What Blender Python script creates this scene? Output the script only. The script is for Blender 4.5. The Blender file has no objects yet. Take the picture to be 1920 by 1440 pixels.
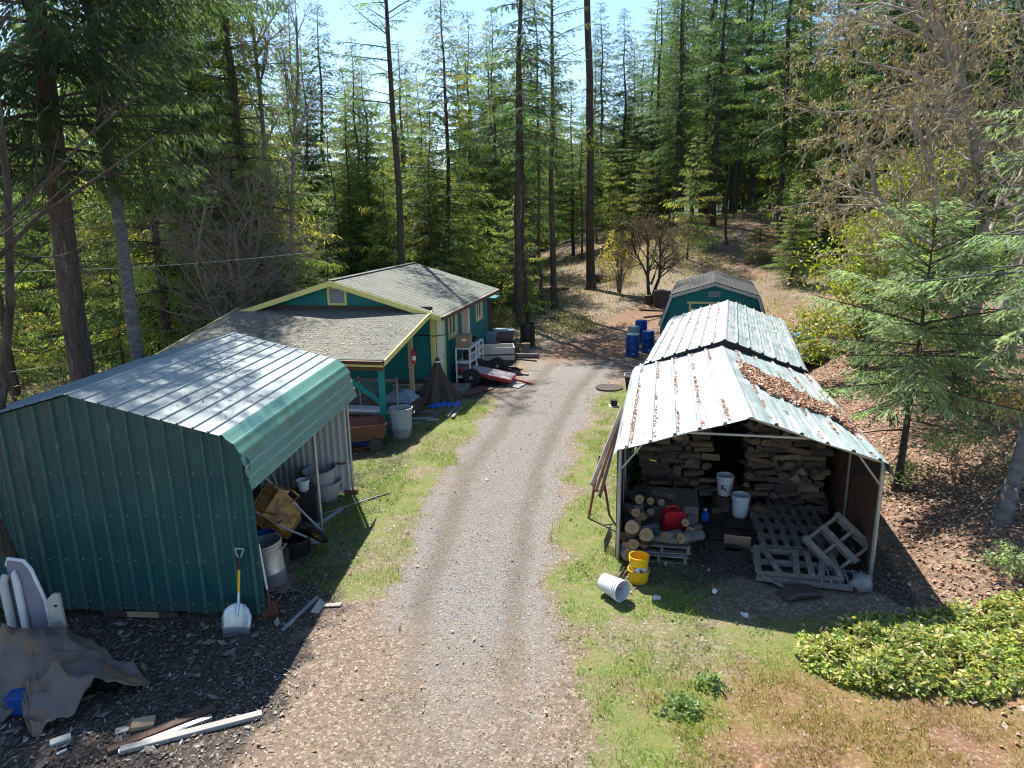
import bpy, bmesh, math, random
import numpy as np
from mathutils import Matrix, Vector
C = bpy.context.scene.collection
R_ = math.radians
rnd = random.Random(7)

# ------------------------------------------------------------------ camera numbers
CAM_H, PITCH, ROLL, FPX = 5.3, R_(13.8), R_(1.0), 1300.0
_F = np.array([0, math.cos(PITCH), -math.sin(PITCH)])
_U0 = np.array([0, math.sin(PITCH), math.cos(PITCH)]); _R0 = np.array([1.0, 0, 0])
_R = math.cos(ROLL)*_R0 - math.sin(ROLL)*_U0
_U = math.sin(ROLL)*_R0 + math.cos(ROLL)*_U0

def at_y(px, y):
    """world x of a thing seen in photo column px, standing y metres ahead"""
    d = _F + (px-960)/FPX*_R + (720-450)/FPX*_U
    return d[0]*y/d[1]

def gp(px, py, z=0.0):
    """ground point of a photo measurement"""
    d = _F + (px-960)/FPX*_R + (720-py)/FPX*_U
    t = (z-CAM_H)/d[2]
    return d[0]*t, d[1]*t

# ------------------------------------------------------------------ terrain
def ss(a, b, x):
    t = np.clip((x-a)/(b-a), 0, 1); return t*t*(3-2*t)

_rg = np.random.default_rng(3)
_perm = _rg.random((256, 256))
def vnoise(x, y):
    xi = np.floor(x).astype(int); yi = np.floor(y).astype(int)
    fx = x-xi; fy = y-yi; fx = fx*fx*(3-2*fx); fy = fy*fy*(3-2*fy)
    g = lambda a, b: _perm[a & 255, b & 255]
    return (g(xi, yi)*(1-fx)+g(xi+1, yi)*fx)*(1-fy)+(g(xi, yi+1)*(1-fx)+g(xi+1, yi+1)*fx)*fy
def fbm(x, y, o=4):
    s = 0; a = .5; n = 0
    for i in range(o):
        s = s+a*vnoise(x*2**i+17.3*i, y*2**i+9.1*i); n += a; a *= .5
    return s/n

def pathx(y):
    """left and right edge of the gravel drive at distance y"""
    L = np.interp(y, [0, 5.8, 9.2, 14, 19, 25, 29], [-1.6, -1.65, -1.8, -1.42, -.35, 1.0, 2.6])
    Rr = np.interp(y, [0, 5.8, 9.2, 14, 19, 25, 29], [.35, .45, .5, 1.15, 2.25, 4.0, 5.2])
    return L, Rr
def tracks(x, y):
    L, Rr = pathx(y); u = (x-L)/(Rr-L)+(fbm(x*.7, y*.7)-.5)*.12
    return np.exp(-((u-.20)/.10)**2)+np.exp(-((u-.76)/.085)**2)
def hz(x, y):
    x = np.asarray(x, float); y = np.asarray(y, float)
    d = x-(5.75+.21*(y-9))
    fb = .30+.70*ss(6, 10.5, y)
    bank = fb*4.0*(1-np.exp(-np.maximum(d, 0)*.10))*(1-.6*ss(24, 34, y))
    hill = 4.3*ss(26, 62, y)*ss(-3, 13, x)
    fl = -.20*np.maximum(0, -x-9.2); fl = -9*(1-np.exp(fl/9))
    fh = -.10*np.maximum(0, y-31)*ss(3, -9, x); fh = -5*(1-np.exp(fh/5))
    dist = np.sqrt(x*x+y*y)
    far = 46*ss(140, 520, dist)
    nb = (fbm(x*.9, y*.9)-.5)*.10*ss(3.0, 6.0, np.abs(x+.2)+.2*np.abs(y-9)) + (fbm(x*3.1, y*3.1)-.5)*.03
    nb2 = (fbm(x*.12, y*.12)-.5)*1.6*ss(26, 45, dist)
    rut = -.03*tracks(x, y)*ss(27, 20, y)*(.6+.8*fbm(x*1.1, y*.6))
    return bank+hill+fl+fh+far+nb+nb2+rut
def hz1(x, y): return float(hz(np.array([x]), np.array([y]))[0])

# ------------------------------------------------------------------ mesh building
class MB:
    def __init__(self): self.v = []; self.f = []; self.m = []
    def add(self, vs, fs, m=0, M=None):
        o = len(self.v)
        for p in vs:
            p = Vector(p); self.v.append(tuple(M @ p) if M is not None else tuple(p))
        for f in fs:
            self.f.append([i+o for i in f]); self.m.append(m)
        return self
    def box(self, c, s, m=0, M=None, rz=0):
        a, b, d = s[0]/2, s[1]/2, s[2]/2
        vs = [(x, y, z) for x in (-a, a) for y in (-b, b) for z in (-d, d)]
        T = Matrix.Translation(Vector(c)) @ Matrix.Rotation(rz, 4, 'Z')
        if M is not None: T = M @ T
        return self.add(vs, [(0, 1, 3, 2), (4, 6, 7, 5), (0, 4, 5, 1), (2, 3, 7, 6), (0, 2, 6, 4), (1, 5, 7, 3)], m, T)
    def span(self, a, b, m=0, M=None):
        return self.box([(a[i]+b[i])/2 for i in range(3)], [abs(b[i]-a[i]) for i in range(3)], m, M)
    def beam(self, p0, p1, w, h, m=0, up=(0, 0, 1), M=None):
        p0 = Vector(p0); p1 = Vector(p1); d = (p1-p0).normalized(); up = Vector(up)
        if abs(d.dot(up)) > .98: up = Vector((1, 0, 0))
        s = d.cross(up).normalized(); u = s.cross(d).normalized()
        vs = []
        for p in (p0, p1):
            for a, b in ((-1, -1), (1, -1), (1, 1), (-1, 1)): vs.append(p+s*a*w/2+u*b*h/2)
        return self.add(vs, [(0, 1, 2, 3), (7, 6, 5, 4), (0, 4, 5, 1), (1, 5, 6, 2), (2, 6, 7, 3), (3, 7, 4, 0)], m, M)
    def tube(self, pts, r, n=8, m=0, M=None, cap=True):
        pts = [Vector(p) for p in pts]
        if not hasattr(r, '__len__'): r = [r]*len(pts)
        o = []; ref = Vector((0.13, .31, .94))
        vs = []
        for i, p in enumerate(pts):
            d = (pts[min(i+1, len(pts)-1)]-pts[max(i-1, 0)])
            if d.length < 1e-9: d = Vector((0, 0, 1))
            d.normalize()
            if abs(d.dot(ref)) > .95: ref = Vector((1, 0, 0)) if abs(d.x) < .8 else Vector((0, 1, 0))
            s = d.cross(ref).normalized(); u = s.cross(d).normalized(); ref = u
            for k in range(n):
                a = 2*math.pi*k/n; vs.append(p+(s*math.cos(a)+u*math.sin(a))*r[i])
        fs = []
        for i in range(len(pts)-1):
            for k in range(n):
                fs.append((i*n+k, i*n+(k+1) % n, (i+1)*n+(k+1) % n, (i+1)*n+k))
        if cap: fs.append(tuple(range(n-1, -1, -1))); fs.append(tuple(range((len(pts)-1)*n, len(pts)*n)))
        return self.add(vs, fs, m, M)
    def lathe(self, prof, n=28, m=0, M=None, wob=0):
        vs = []; fs = []
        for (r, z) in prof:
            for k in range(n):
                a = 2*math.pi*k/n; q = r*(1+wob*math.cos(2*a+z*5)); vs.append((q*math.cos(a), q*math.sin(a), z))
        for i in range(len(prof)-1):
            for k in range(n):
                fs.append((i*n+k, i*n+(k+1) % n, (i+1)*n+(k+1) % n, (i+1)*n+k))
        if prof[0][0] > 1e-6: fs.append(tuple(range(n-1, -1, -1)))
        if prof[-1][0] > 1e-6: fs.append(tuple(range((len(prof)-1)*n, len(prof)*n)))
        return self.add(vs, fs, m, M)
    def prism(self, poly, y0, y1, m=0, M=None):
        n = len(poly); vs = [(x, y0, z) for x, z in poly]+[(x, y1, z) for x, z in poly]
        fs = [tuple(range(n)), tuple(range(2*n-1, n-1, -1))]+[(i, i+n, (i+1) % n+n, (i+1) % n) for i in range(n)]
        return self.add(vs, fs, m, M)
    def sheet(self, prof, y0, y1, ny=1, m=0, M=None, jit=None):
        vs = []; fs = []; n = len(prof)
        for j in range(ny+1):
            y = y0+(y1-y0)*j/ny
            for x, z in prof:
                q = jit(x, y) if jit else 0
                vs.append((x, y, z+q))
        for j in range(ny):
            for i in range(n-1): fs.append((j*n+i, j*n+i+1, (j+1)*n+i+1, (j+1)*n+i))
        return self.add(vs, fs, m, M)
    def build(self, name, mats, parent=None, loc=(0, 0, 0), rot=(0, 0, 0), smooth=False, bevel=0, solid=0):
        me = bpy.data.meshes.new(name); me.from_pydata(self.v, [], self.f)
        if not isinstance(mats, (list, tuple)): mats = [mats]
        for q in mats: me.materials.append(q)
        if len(mats) > 1: me.polygons.foreach_set('material_index', self.m)
        if not solid:
            bm = bmesh.new(); bm.from_mesh(me); bmesh.ops.recalc_face_normals(bm, faces=bm.faces); bm.to_mesh(me); bm.free()
        if smooth:
            me.polygons.foreach_set('use_smooth', [True]*len(me.polygons))
            try: me.set_sharp_from_angle(angle=R_(38))
            except Exception: pass
        me.update()
        ob = bpy.data.objects.new(name, me); C.objects.link(ob)
        ob.location = loc; ob.rotation_euler = rot
        if parent is not None: ob.parent = parent
        if bevel:
            b = ob.modifiers.new('b', 'BEVEL'); b.width = bevel; b.segments = 1; b.limit_method = 'ANGLE'
        if solid:
            s = ob.modifiers.new('s', 'SOLIDIFY'); s.thickness = solid; s.offset = 0
        return ob

def fastmesh(name, V, F, mats, col=None, midx=None, parent=None, smooth=False):
    """V (n,3); F (k,3|4) int array or a list of such"""
    Fs = F if isinstance(F, list) else [F]
    me = bpy.data.meshes.new(name)
    me.vertices.add(len(V)); me.vertices.foreach_set('co', np.asarray(V, np.float32).ravel())
    loops = np.concatenate([f.ravel() for f in Fs]).astype(np.int32)
    tot = np.concatenate([np.full(len(f), f.shape[1]) for f in Fs]).astype(np.int32)
    st = np.concatenate([[0], np.cumsum(tot)[:-1]]).astype(np.int32)
    me.loops.add(len(loops)); me.loops.foreach_set('vertex_index', loops)
    me.polygons.add(len(tot)); me.polygons.foreach_set('loop_start', st); me.polygons.foreach_set('loop_total', tot)
    if midx is not None: me.polygons.foreach_set('material_index', midx.astype(np.int32))
    if smooth: me.polygons.foreach_set('use_smooth', np.ones(len(tot), bool))
    if col is not None:
        a = me.attributes.new('col', 'FLOAT_COLOR', 'POINT')
        c4 = np.ones((len(V), 4), np.float32); c4[:, :3] = col; a.data.foreach_set('color', c4.ravel())
    for q in (mats if isinstance(mats, (list, tuple)) else [mats]): me.materials.append(q)
    me.update(calc_edges=True); me.validate()
    ob = bpy.data.objects.new(name, me); C.objects.link(ob)
    if parent is not None: ob.parent = parent
    return ob

def tag(o, label=None, cat=None, group=None, kind=None):
    if label: o['label'] = label
    if cat: o['category'] = cat
    if group: o['group'] = group
    if kind: o['kind'] = kind
    return o
def thing(name, label, cat, loc=(0, 0, 0), rz=0, group=None, rot=None):
    o = bpy.data.objects.new(name, None); C.objects.link(o); o.empty_display_size = .2
    o.location = loc; o.rotation_euler = rot if rot else (0, 0, rz)
    return tag(o, label, cat, group)
def dup(o, loc=None, rz=None, label=None, group=None, scale=None, rot=None):
    c = o.copy(); C.objects.link(c)
    if loc is not None: c.location = loc
    if rz is not None: c.rotation_euler = (0, 0, rz)
    if rot is not None: c.rotation_euler = rot
    if scale is not None: c.scale = scale if hasattr(scale, '__len__') else (scale,)*3
    if label: c['label'] = label
    if group: c['group'] = group
    for ch in list(o.children):
        d = ch.copy(); C.objects.link(d); d.parent = c
        for g2 in list(ch.children):
            e = g2.copy(); C.objects.link(e); e.parent = d
    return c

# ------------------------------------------------------------------ materials
class N:
    def __init__(self, name):
        self.m = bpy.data.materials.new(name); self.m.use_nodes = True; self.t = self.m.node_tree
        self.t.nodes.clear(); self.out = self.t.nodes.new('ShaderNodeOutputMaterial')
    def n(self, ty, **k):
        o = self.t.nodes.new('ShaderNode'+ty)
        for a, b in k.items():
            if a.startswith('i_'):
                s = a[2:]; s = int(s) if s.isdigit() else s.replace('_', ' ')
                self.set(o.inputs[s], b)
            else: setattr(o, a, b)
        return o
    def set(self, sock, b):
        if hasattr(b, 'is_linked') or isinstance(b, bpy.types.NodeSocket): self.t.links.new(b, sock)
        elif isinstance(b, bpy.types.Node): self.t.links.new(b.outputs[0], sock)
        else:
            if hasattr(b, '__len__') and len(b) == 3 and sock.type == 'RGBA': b = (*b, 1)
            sock.default_value = b
    def mix(self, fac, a, b, blend='MIX'):
        o = self.t.nodes.new('ShaderNodeMix'); o.data_type = 'RGBA'; o.blend_type = blend
        self.set(o.inputs[0], fac); self.set(o.inputs[6], a); self.set(o.inputs[7], b); return o.outputs[2]
    def math(self, op, a, b=0.0, c=None, clamp=False):
        o = self.t.nodes.new('ShaderNodeMath'); o.operation = op; o.use_clamp = clamp
        self.set(o.inputs[0], a); self.set(o.inputs[1], b)
        if c is not None: self.set(o.inputs[2], c)
        return o.outputs[0]
    def ramp(self, fac, stops, interp='LINEAR'):
        o = self.t.nodes.new('ShaderNodeValToRGB'); e = o.color_ramp.elements; o.color_ramp.interpolation = interp
        for i, (p, c) in enumerate(stops):
            q = e[i] if i < 2 else e.new(p)
            q.position = p; q.color = (*c, 1) if hasattr(c, '__len__') else (c, c, c, 1)
        self.set(o.inputs[0], fac); return o.outputs[0]
    def coords(self, scale=(1, 1, 1), rand=True, kind='Object'):
        tc = self.n('TexCoord'); v = tc.outputs[kind]
        if rand:
            oi = self.n('ObjectInfo'); sc = self.n('VectorMath', operation='SCALE'); 
            self.set(sc.inputs[0], (37.1, 19.7, 53.3)); self.set(sc.inputs['Scale'], oi.outputs['Random'])
            ad = self.n('VectorMath', operation='ADD'); self.set(ad.inputs[0], v); self.set(ad.inputs[1], sc.outputs[0]); v = ad.outputs[0]
        mp = self.n('Mapping'); self.set(mp.inputs['Vector'], v); mp.inputs['Scale'].default_value = scale
        return mp.outputs[0]
    def noise(self, v, scale, detail=6, rough=.6):
        o = self.n('TexNoise'); self.set(o.inputs['Vector'], v); o.inputs['Scale'].default_value = scale
        o.inputs['Detail'].default_value = detail; o.inputs['Roughness'].default_value = rough; return o.outputs[0]
    def bump(self, h, strength=.4, dist=.02, normal=None):
        o = self.n('Bump'); self.set(o.inputs['Height'], h); o.inputs['Strength'].default_value = strength
        o.inputs['Distance'].default_value = dist
        if normal is not None: self.set(o.inputs['Normal'], normal)
        return o.outputs[0]
    def pbsdf(self, col, rough=.7, metal=0, spec=.4, normal=None):
        o = self.n('BsdfPrincipled'); self.set(o.inputs['Base Color'], col); self.set(o.inputs['Roughness'], rough)
        self.set(o.inputs['Metallic'], metal); self.set(o.inputs['Specular IOR Level'], spec)
        if normal is not None: self.set(o.inputs['Normal'], normal)
        return o
    def finish(self, sh):
        self.t.links.new(sh.outputs[0], self.out.inputs[0]); return self.m

def mat(name, c1, c2=None, scale=6, rough=.7, bump=.25, bscale=None, metal=0, stretch=(1, 1, 1), lohi=(.35, .65), c3=None, s3=.62, sc3=2.2, spec=.4, bd=.01):
    q = N(name); v = q.coords(stretch)
    c2 = c2 or tuple(x*.75 for x in c1)
    f = q.noise(v, scale)
    col = q.ramp(f, [(lohi[0], c1), (lohi[1], c2)])
    if c3:
        f3 = q.noise(v, sc3, 8, .7); k = q.ramp(f3, [(s3-.04, 0.), (s3+.04, 1.)]); col = q.mix(k, col, c3)
    nm = q.bump(q.noise(v, bscale or scale*4, 5), bump, bd) if bump else None
    rv = q.ramp(f, [(.3, max(0, rough-.08)), (.7, min(1, rough+.08))])
    return q.finish(q.pbsdf(col, rv, metal, spec, nm))

def leafmat(name, tint=(1, 1, 1), trans=.45, rough=.6, objvar=.35, spec=.25, tt=(1.15, 1.25, .55)):
    """albedo from the mesh's own 'col' attribute, a bit of light passing through"""
    q = N(name); a = q.n('Attribute', attribute_name='col')
    oi = q.n('ObjectInfo')
    br = q.math('MULTIPLY_ADD', oi.outputs['Random'], objvar, 1-objvar*.5)
    c = q.mix(1.0, a.outputs['Color'], tint, 'MULTIPLY')
    sc = q.n('VectorMath', operation='SCALE'); q.set(sc.inputs[0], c); q.set(sc.inputs['Scale'], br)
    p = q.pbsdf(sc.outputs[0], rough, 0, spec)
    if trans <= 0: return q.finish(p)
    t = q.n('BsdfTranslucent'); q.set(t.inputs[0], q.mix(1.0, sc.outputs[0], tt, 'MULTIPLY'))
    mx = q.n('MixShader'); mx.inputs[0].default_value = trans
    q.t.links.new(p.outputs[0], mx.inputs[1]); q.t.links.new(t.outputs[0], mx.inputs[2])
    return q.finish(mx)
# ------------------------------------------------------------------ material set
m = {}
m['teal_panel'] = mat('teal_panel_paint', (.009, .074, .072), (.012, .088, .083), 2, .36, .12, 40, spec=.5, c3=(.02, .08, .075), s3=.68)
m['rib_light'] = mat('rib_light_paint', (.055, .13, .118), (.035, .095, .09), 3, .5, .1, 30, c3=(.10, .17, .13), s3=.6)  # paler teal: reflected light painted onto the rib crests and one rib side
def panel_mat():
    q = N('teal_panel_paint'); v = q.coords((1, 1, 1), rand=False); sx = q.n('SeparateXYZ'); q.set(sx.inputs[0], v)
    mp = q.n('Mapping'); q.set(mp.inputs['Vector'], v); mp.inputs['Scale'].default_value = (7, 7, .5)
    st = q.noise(mp.outputs[0], 1.0, 6, .7); n1 = q.noise(v, 1.4, 6, .6)
    c = q.mix(q.ramp(n1, [(.35, 0.), (.65, 1.)]), (.007, .060, .064), (.011, .078, .079))
    c = q.mix(q.ramp(st, [(.48, 0.), (.75, .5)]), c, (.025, .08, .075))
    dz = q.math('ADD', q.math('MULTIPLY', sx.outputs[2], -1.9), q.math('MULTIPLY_ADD', q.noise(v, 5, 7, .7), 1.6, .1))
    c = q.mix(q.ramp(dz, [(.35, 0.), (.95, .7)]), c, (.085, .072, .055))
    return q.finish(q.pbsdf(c, q.ramp(n1, [(.3, .32), (.7, .48)]), 0, .5, q.bump(q.noise(v, 3, 3), .12, .03)))
m['teal_panel'] = panel_mat()
m['roof_green'] = mat('faded_silver_green_roof_metal', (.25, .31, .305), (.32, .36, .355), 1.3, .5, .10, 30, stretch=(.5, 2, 1), c3=(.21, .28, .265), s3=.6, sc3=1.2, spec=.4)
m['flap_green'] = mat('green_eave_metal', (.10, .245, .205), (.12, .265, .22), 2, .27, .08, 30, spec=.7, c3=(.12, .22, .17), s3=.6)
m['white_steel'] = mat('pale_steel_sheet', (.50, .51, .49), (.42, .43, .42), 2, .42, .1, 30, c3=(.36, .34, .30), s3=.66)
m['galv'] = mat('galvanised_steel', (.42, .44, .44), (.32, .34, .35), 9, .38, .08, 30, metal=.6, c3=(.5, .5, .48))
m['alu'] = mat('aluminium', (.48, .52, .57), (.38, .42, .47), 5, .36, .1, 30, metal=.75)
m['teal_house'] = mat('teal_siding_paint', (.003, .155, .150), (.005, .18, .17), 3, .62, .15, 14, stretch=(1, 1, .25), c3=(.012, .13, .125), s3=.66)
m['yellow_trim'] = mat('yellow_trim_paint', (.68, .61, .20), (.60, .54, .18), 4, .6, .15, 25, c3=(.48, .42, .2), s3=.66)
m['turq'] = mat('turquoise_post_paint', (.004, .24, .21), (.01, .20, .18), 5, .55, .15, 20)
m['white_paint'] = mat('white_paint', (.74, .74, .71), (.66, .66, .63), 4, .5, .1, 25, c3=(.5, .48, .42), s3=.68)
m['white_plastic'] = mat('white_plastic', (.70, .71, .72), (.60, .61, .63), 4, .4, .05, 25, c3=(.42, .38, .32), s3=.68, spec=.5)
m['grey_plastic'] = mat('grey_plastic', (.30, .35, .36), (.24, .29, .31), 5, .5, .12, 20, c3=(.20, .20, .18), s3=.64)
m['pot_grey'] = mat('pale_grey_planter', (.36, .37, .37), (.29, .30, .31), 5, .55, .12, 20)
m['black_plastic'] = mat('black_plastic', (.012, .013, .015), (.02, .021, .022), 6, .45, .12, 20)
m['blue_plastic'] = mat('blue_plastic', (.007, .05, .24), (.008, .06, .28), 4, .42, .08, 20, c3=(.03, .08, .2))
m['pale_lid'] = mat('bluish_grey_lid', (.25, .33, .38), (.2, .28, .34), 4, .45, .08, 20)
m['red_plastic'] = mat('red_plastic', (.42, .012, .02), (.34, .01, .016), 4, .38, .06, 20)
m['yellow_plastic'] = mat('yellow_plastic', (.80, .47, .015), (.72, .40, .015), 4, .4, .05, 20, c3=(.6, .34, .05), s3=.66)
m['barrow'] = mat('orange_yellow_tray', (.38, .22, .06), (.30, .165, .05), 5, .5, .15, 18, c3=(.15, .085, .04), s3=.57)
m['rust'] = mat('rusty_steel', (.17, .06, .028), (.10, .04, .022), 7, .8, .3, 30, c3=(.25, .11, .05))
m['brown_wood'] = mat('brown_stained_wood', (.125, .062, .038), (.085, .043, .028), 4, .7, .25, 20, stretch=(.3, 3, 3), c3=(.17, .10, .065))
m['grey_wood'] = mat('weathered_grey_wood', (.22, .19, .165), (.14, .12, .105), 5, .8, .35, 18, stretch=(.35, 4, 4), c3=(.30, .27, .24), s3=.6)
m['pallet_wood'] = mat('old_pallet_wood', (.25, .215, .18), (.16, .135, .115), 4, .85, .35, 18, stretch=(2, 2, 2), c3=(.32, .29, .25), s3=.6)
m['plank'] = mat('raw_lumber', (.42, .31, .18), (.34, .24, .14), 4, .75, .25, 20, stretch=(.3, 4, 4), c3=(.28, .2, .13))
m['white_lumber'] = mat('weathered_white_lumber', (.34, .325, .30), (.26, .25, .23), 5, .75, .25, 18, stretch=(.4, 4, 4), c3=(.34, .30, .26), s3=.6)
m['dark_wood'] = mat('dark_damp_wood', (.075, .055, .042), (.045, .035, .028), 5, .85, .4, 16, stretch=(.4, 3, 3))
m['maroon_board'] = mat('purplish_brown_board', (.16, .10, .095), (.12, .08, .075), 5, .75, .25, 16, stretch=(.4, 3, 3))
m['end_grain'] = mat('cut_end_wood', (.40, .27, .14), (.30, .195, .10), 9, .8, .3, 30)
def end_mat():
    q = N('cut_end_wood'); v = q.coords((1, 1, 1), rand=False)
    w = q.n('TexWave', wave_type='RINGS', rings_direction='Z'); q.set(w.inputs['Vector'], v); w.inputs['Scale'].default_value = 26; w.inputs['Distortion'].default_value = 3.5; w.inputs['Detail'].default_value = 3
    ln = q.n('VectorMath', operation='LENGTH'); mp = q.n('Mapping'); q.set(mp.inputs['Vector'], v); mp.inputs['Scale'].default_value = (1, 1, 0); q.set(ln.inputs[0], mp.outputs[0])
    c = q.mix(q.math('MULTIPLY', w.outputs[0], .55), (.42, .29, .155), (.22, .14, .075))
    c = q.mix(q.ramp(ln.outputs['Value'], [(.015, .65), (.06, 0.)]), c, (.20, .10, .045))
    c = q.mix(q.ramp(q.noise(v, 30, 5, .7), [(.45, 0.), (.7, .7)]), c, (.16, .11, .07))
    return q.finish(q.pbsdf(c, .85, 0, .2))
m['end_grain'] = end_mat()
m['split_wood'] = mat('split_firewood', (.25, .165, .105), (.14, .09, .06), 5, .85, .5, 14, stretch=(.4, 4, 4), c3=(.36, .26, .17), s3=.6)
m['split_pale'] = mat('fresh_split_firewood', (.36, .26, .165), (.24, .165, .10), 5, .85, .5, 14, stretch=(.4, 4, 4), c3=(.44, .34, .23), s3=.6)
m['split_grey'] = mat('aged_split_firewood', (.145, .115, .09), (.08, .062, .05), 5, .85, .5, 14, stretch=(.4, 4, 4), c3=(.28, .22, .17), s3=.6)
m['log_bark'] = mat('grey_log_bark', (.19, .18, .175), (.11, .105, .10), 9, .9, .6, 20, c3=(.28, .28, .27), s3=.6)
m['bark'] = mat('furrowed_dark_bark', (.105, .078, .060), (.045, .034, .028), 7, .95, 1.0, 9, stretch=(2.2, 2.2, .35), c3=(.16, .13, .105), s3=.62, bd=.05)
m['bark_red'] = mat('reddish_pine_bark', (.085, .056, .045), (.042, .03, .026), 6, .95, 1.0, 7, stretch=(2, 2, .5), c3=(.15, .09, .065), s3=.62, bd=.05)
m['bark_grey'] = mat('smooth_grey_bark', (.165, .16, .155), (.085, .085, .085), 6, .9, .5, 12, stretch=(1, 1, 2.2), c3=(.25, .25, .24), s3=.6)
m['bark_pale'] = mat('pale_twig_bark', (.37, .32, .26), (.21, .175, .14), 5, .85, .3, 14, c3=(.24, .20, .11), s3=.62)
m['bark_alder'] = mat('pale_alder_bark', (.25, .215, .175), (.14, .115, .09), 5, .85, .3, 14, c3=(.19, .165, .08), s3=.6)
m['tarp_brown'] = mat('dirty_brown_tarp', (.095, .078, .066), (.165, .14, .122), 1.6, .6, .25, 26, c3=(.18, .105, .055), s3=.56, sc3=2.3, spec=.5)
m['tarp_dark'] = mat('dark_brown_tarp', (.05, .035, .027), (.07, .05, .038), 2.2, .6, .3, 18, c3=(.09, .06, .045))
m['tarp_blue'] = mat('blue_tarp', (.01, .12, .55), (.01, .09, .45), 3, .45, .3, 14)
m['tarp_silver'] = mat('silver_blue_tarp', (.22, .30, .38), (.15, .21, .28), 3, .4, .3, 14)
m['rubber'] = mat('tyre_rubber', (.015, .015, .016), (.025, .025, .025), 9, .85, .3, 40)
m['cardboard'] = mat('cardboard', (.33, .22, .13), (.27, .18, .11), 4, .85, .1, 30)
m['pale_card'] = mat('sun_bleached_board', (.50, .44, .36), (.42, .36, .29), 4, .85, .15, 20)
m['window_glass'] = None
m['soft_grey'] = mat('grey_painted_metal', (.30, .32, .33), (.24, .25, .26), 5, .5, .1, 30)
m['dark_metal'] = mat('dark_steel', (.035, .035, .038), (.055, .05, .048), 6, .5, .15, 30, metal=.4)
m['lavender'] = mat('greyish_lavender_plastic', (.24, .24, .285), (.19, .19, .235), 3, .45, .08, 20)
m['cream'] = mat('cream_plastic', (.46, .45, .40), (.38, .37, .33), 3, .5, .08, 20, c3=(.3, .28, .23))
m['beige_panel'] = mat('beige_door_panel', (.50, .38, .27), (.44, .34, .25), 2, .6, .08, 20)
m['boulder'] = mat('pale_boulder', (.30, .28, .27), (.2, .19, .18), 5, .85, .6, 9)
m['red_pipe'] = mat('rusty_red_culvert', (.24, .085, .07), (.17, .06, .05), 6, .7, .2, 20)
m['wire_white'] = mat('pale_cable', (.55, .55, .52), (.5, .5, .48), 4, .5, 0)
m['print'] = mat('faded_label_print', (.52, .53, .52), (.06, .07, .09), 16, .6, 0, lohi=(.49, .53))
m['paint_red'] = mat('red_trailer_paint', (.40, .04, .04), (.3, .035, .035), 5, .5, .15, 20, c3=(.25, .08, .06))
m['dusty_bed'] = mat('dusty_trailer_bed', (.36, .31, .31), (.28, .24, .24), 4, .7, .15, 20)
q = N('window_glass'); m['window_glass'] = q.finish(q.pbsdf((.02, .025, .03), .08, 0, .6))
m['hemmed'] = m['tarp_brown']
m['leaf'] = leafmat('conifer_foliage', (2.15, 2.05, 2.1), .52, tt=(1.1, 1.15, .65))
m['leaf_broad'] = leafmat('broad_leaf_foliage', (1.45, 1.45, 1.35), .42, .48, .2, .35)
m['leaf_dead'] = leafmat('fallen_leaf', (1, 1, 1), .12, .75, 0, .3, tt=(1.1, 1, .8))
m['debris'] = leafmat('loose_debris', (1, 1, 1), 0, .7, 0, .35)
m['grass'] = leafmat('grass_blades', (1.1, 1.15, .9), .42, .6, 0, .25, tt=(1.1, 1.15, .6))

def shingle_mat(name, axis_course, c1, c2, c3, course=.14, w=.32, litter=None):
    q = N(name); v = q.coords((1, 1, 1), rand=False)
    sx = q.n('SeparateXYZ'); q.set(sx.inputs[0], v)
    cb = q.n('CombineXYZ')
    q.set(cb.inputs[0], sx.outputs[1 if axis_course == 'x' else 0]); q.set(cb.inputs[1], sx.outputs[0 if axis_course == 'x' else 1])
    b = q.n('TexBrick'); q.set(b.inputs['Vector'], cb.outputs[0]); b.inputs['Scale'].default_value = 1
    q.set(b.inputs['Color1'], c1); q.set(b.inputs['Color2'], c2); q.set(b.inputs['Mortar'], tuple(x*.28 for x in c1))
    b.inputs['Mortar Size'].default_value = .012; b.inputs['Mortar Smooth'].default_value = .4
    b.inputs['Brick Width'].default_value = w; b.inputs['Row Height'].default_value = course
    n1 = q.noise(v, 1.3, 8, .7); n2 = q.noise(v, 60, 3)
    c = q.mix(q.ramp(n1, [(.42, 0.), (.68, .55)]), b.outputs[0], c3)
    c = q.mix(q.ramp(n2, [(.3, 0.), (.7, .35)]), c, (c1[0]*.5, c1[1]*.5, c1[2]*.5))
    if litter:
        mp = q.n('Mapping'); q.set(mp.inputs['Vector'], v); mp.inputs['Scale'].default_value = (6, 24, 6)
        n3 = q.noise(mp.outputs[0], 1.0, 5, .7); n4 = q.noise(v, .45, 4)
        k = q.math('MULTIPLY', q.ramp(n3, [(.56, 0.), (.62, 1.)]), q.ramp(n4, [(.42, 0.), (.6, 1.)]))
        c = q.mix(k, c, litter)
    h = q.math('ADD', b.outputs['Fac'], q.math('MULTIPLY', n2, .6))
    nm = q.bump(h, .6, .012)
    return q.finish(q.pbsdf(c, .85, 0, .3, nm))
m['shingle_main'] = shingle_mat('main_roof_shingles', 'x', (.185, .195, .165), (.15, .16, .135), (.22, .225, .19))
m['shingle_lean'] = shingle_mat('porch_roof_shingles', 'y', (.165, .17, .14), (.12, .125, .10), (.215, .215, .18), course=.16, litter=(.38, .26, .19))
m['shingle_dark'] = shingle_mat('shed_roof_shingles', 'x', (.05, .05, .048), (.075, .073, .07), (.035, .034, .033), course=.14)

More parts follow.
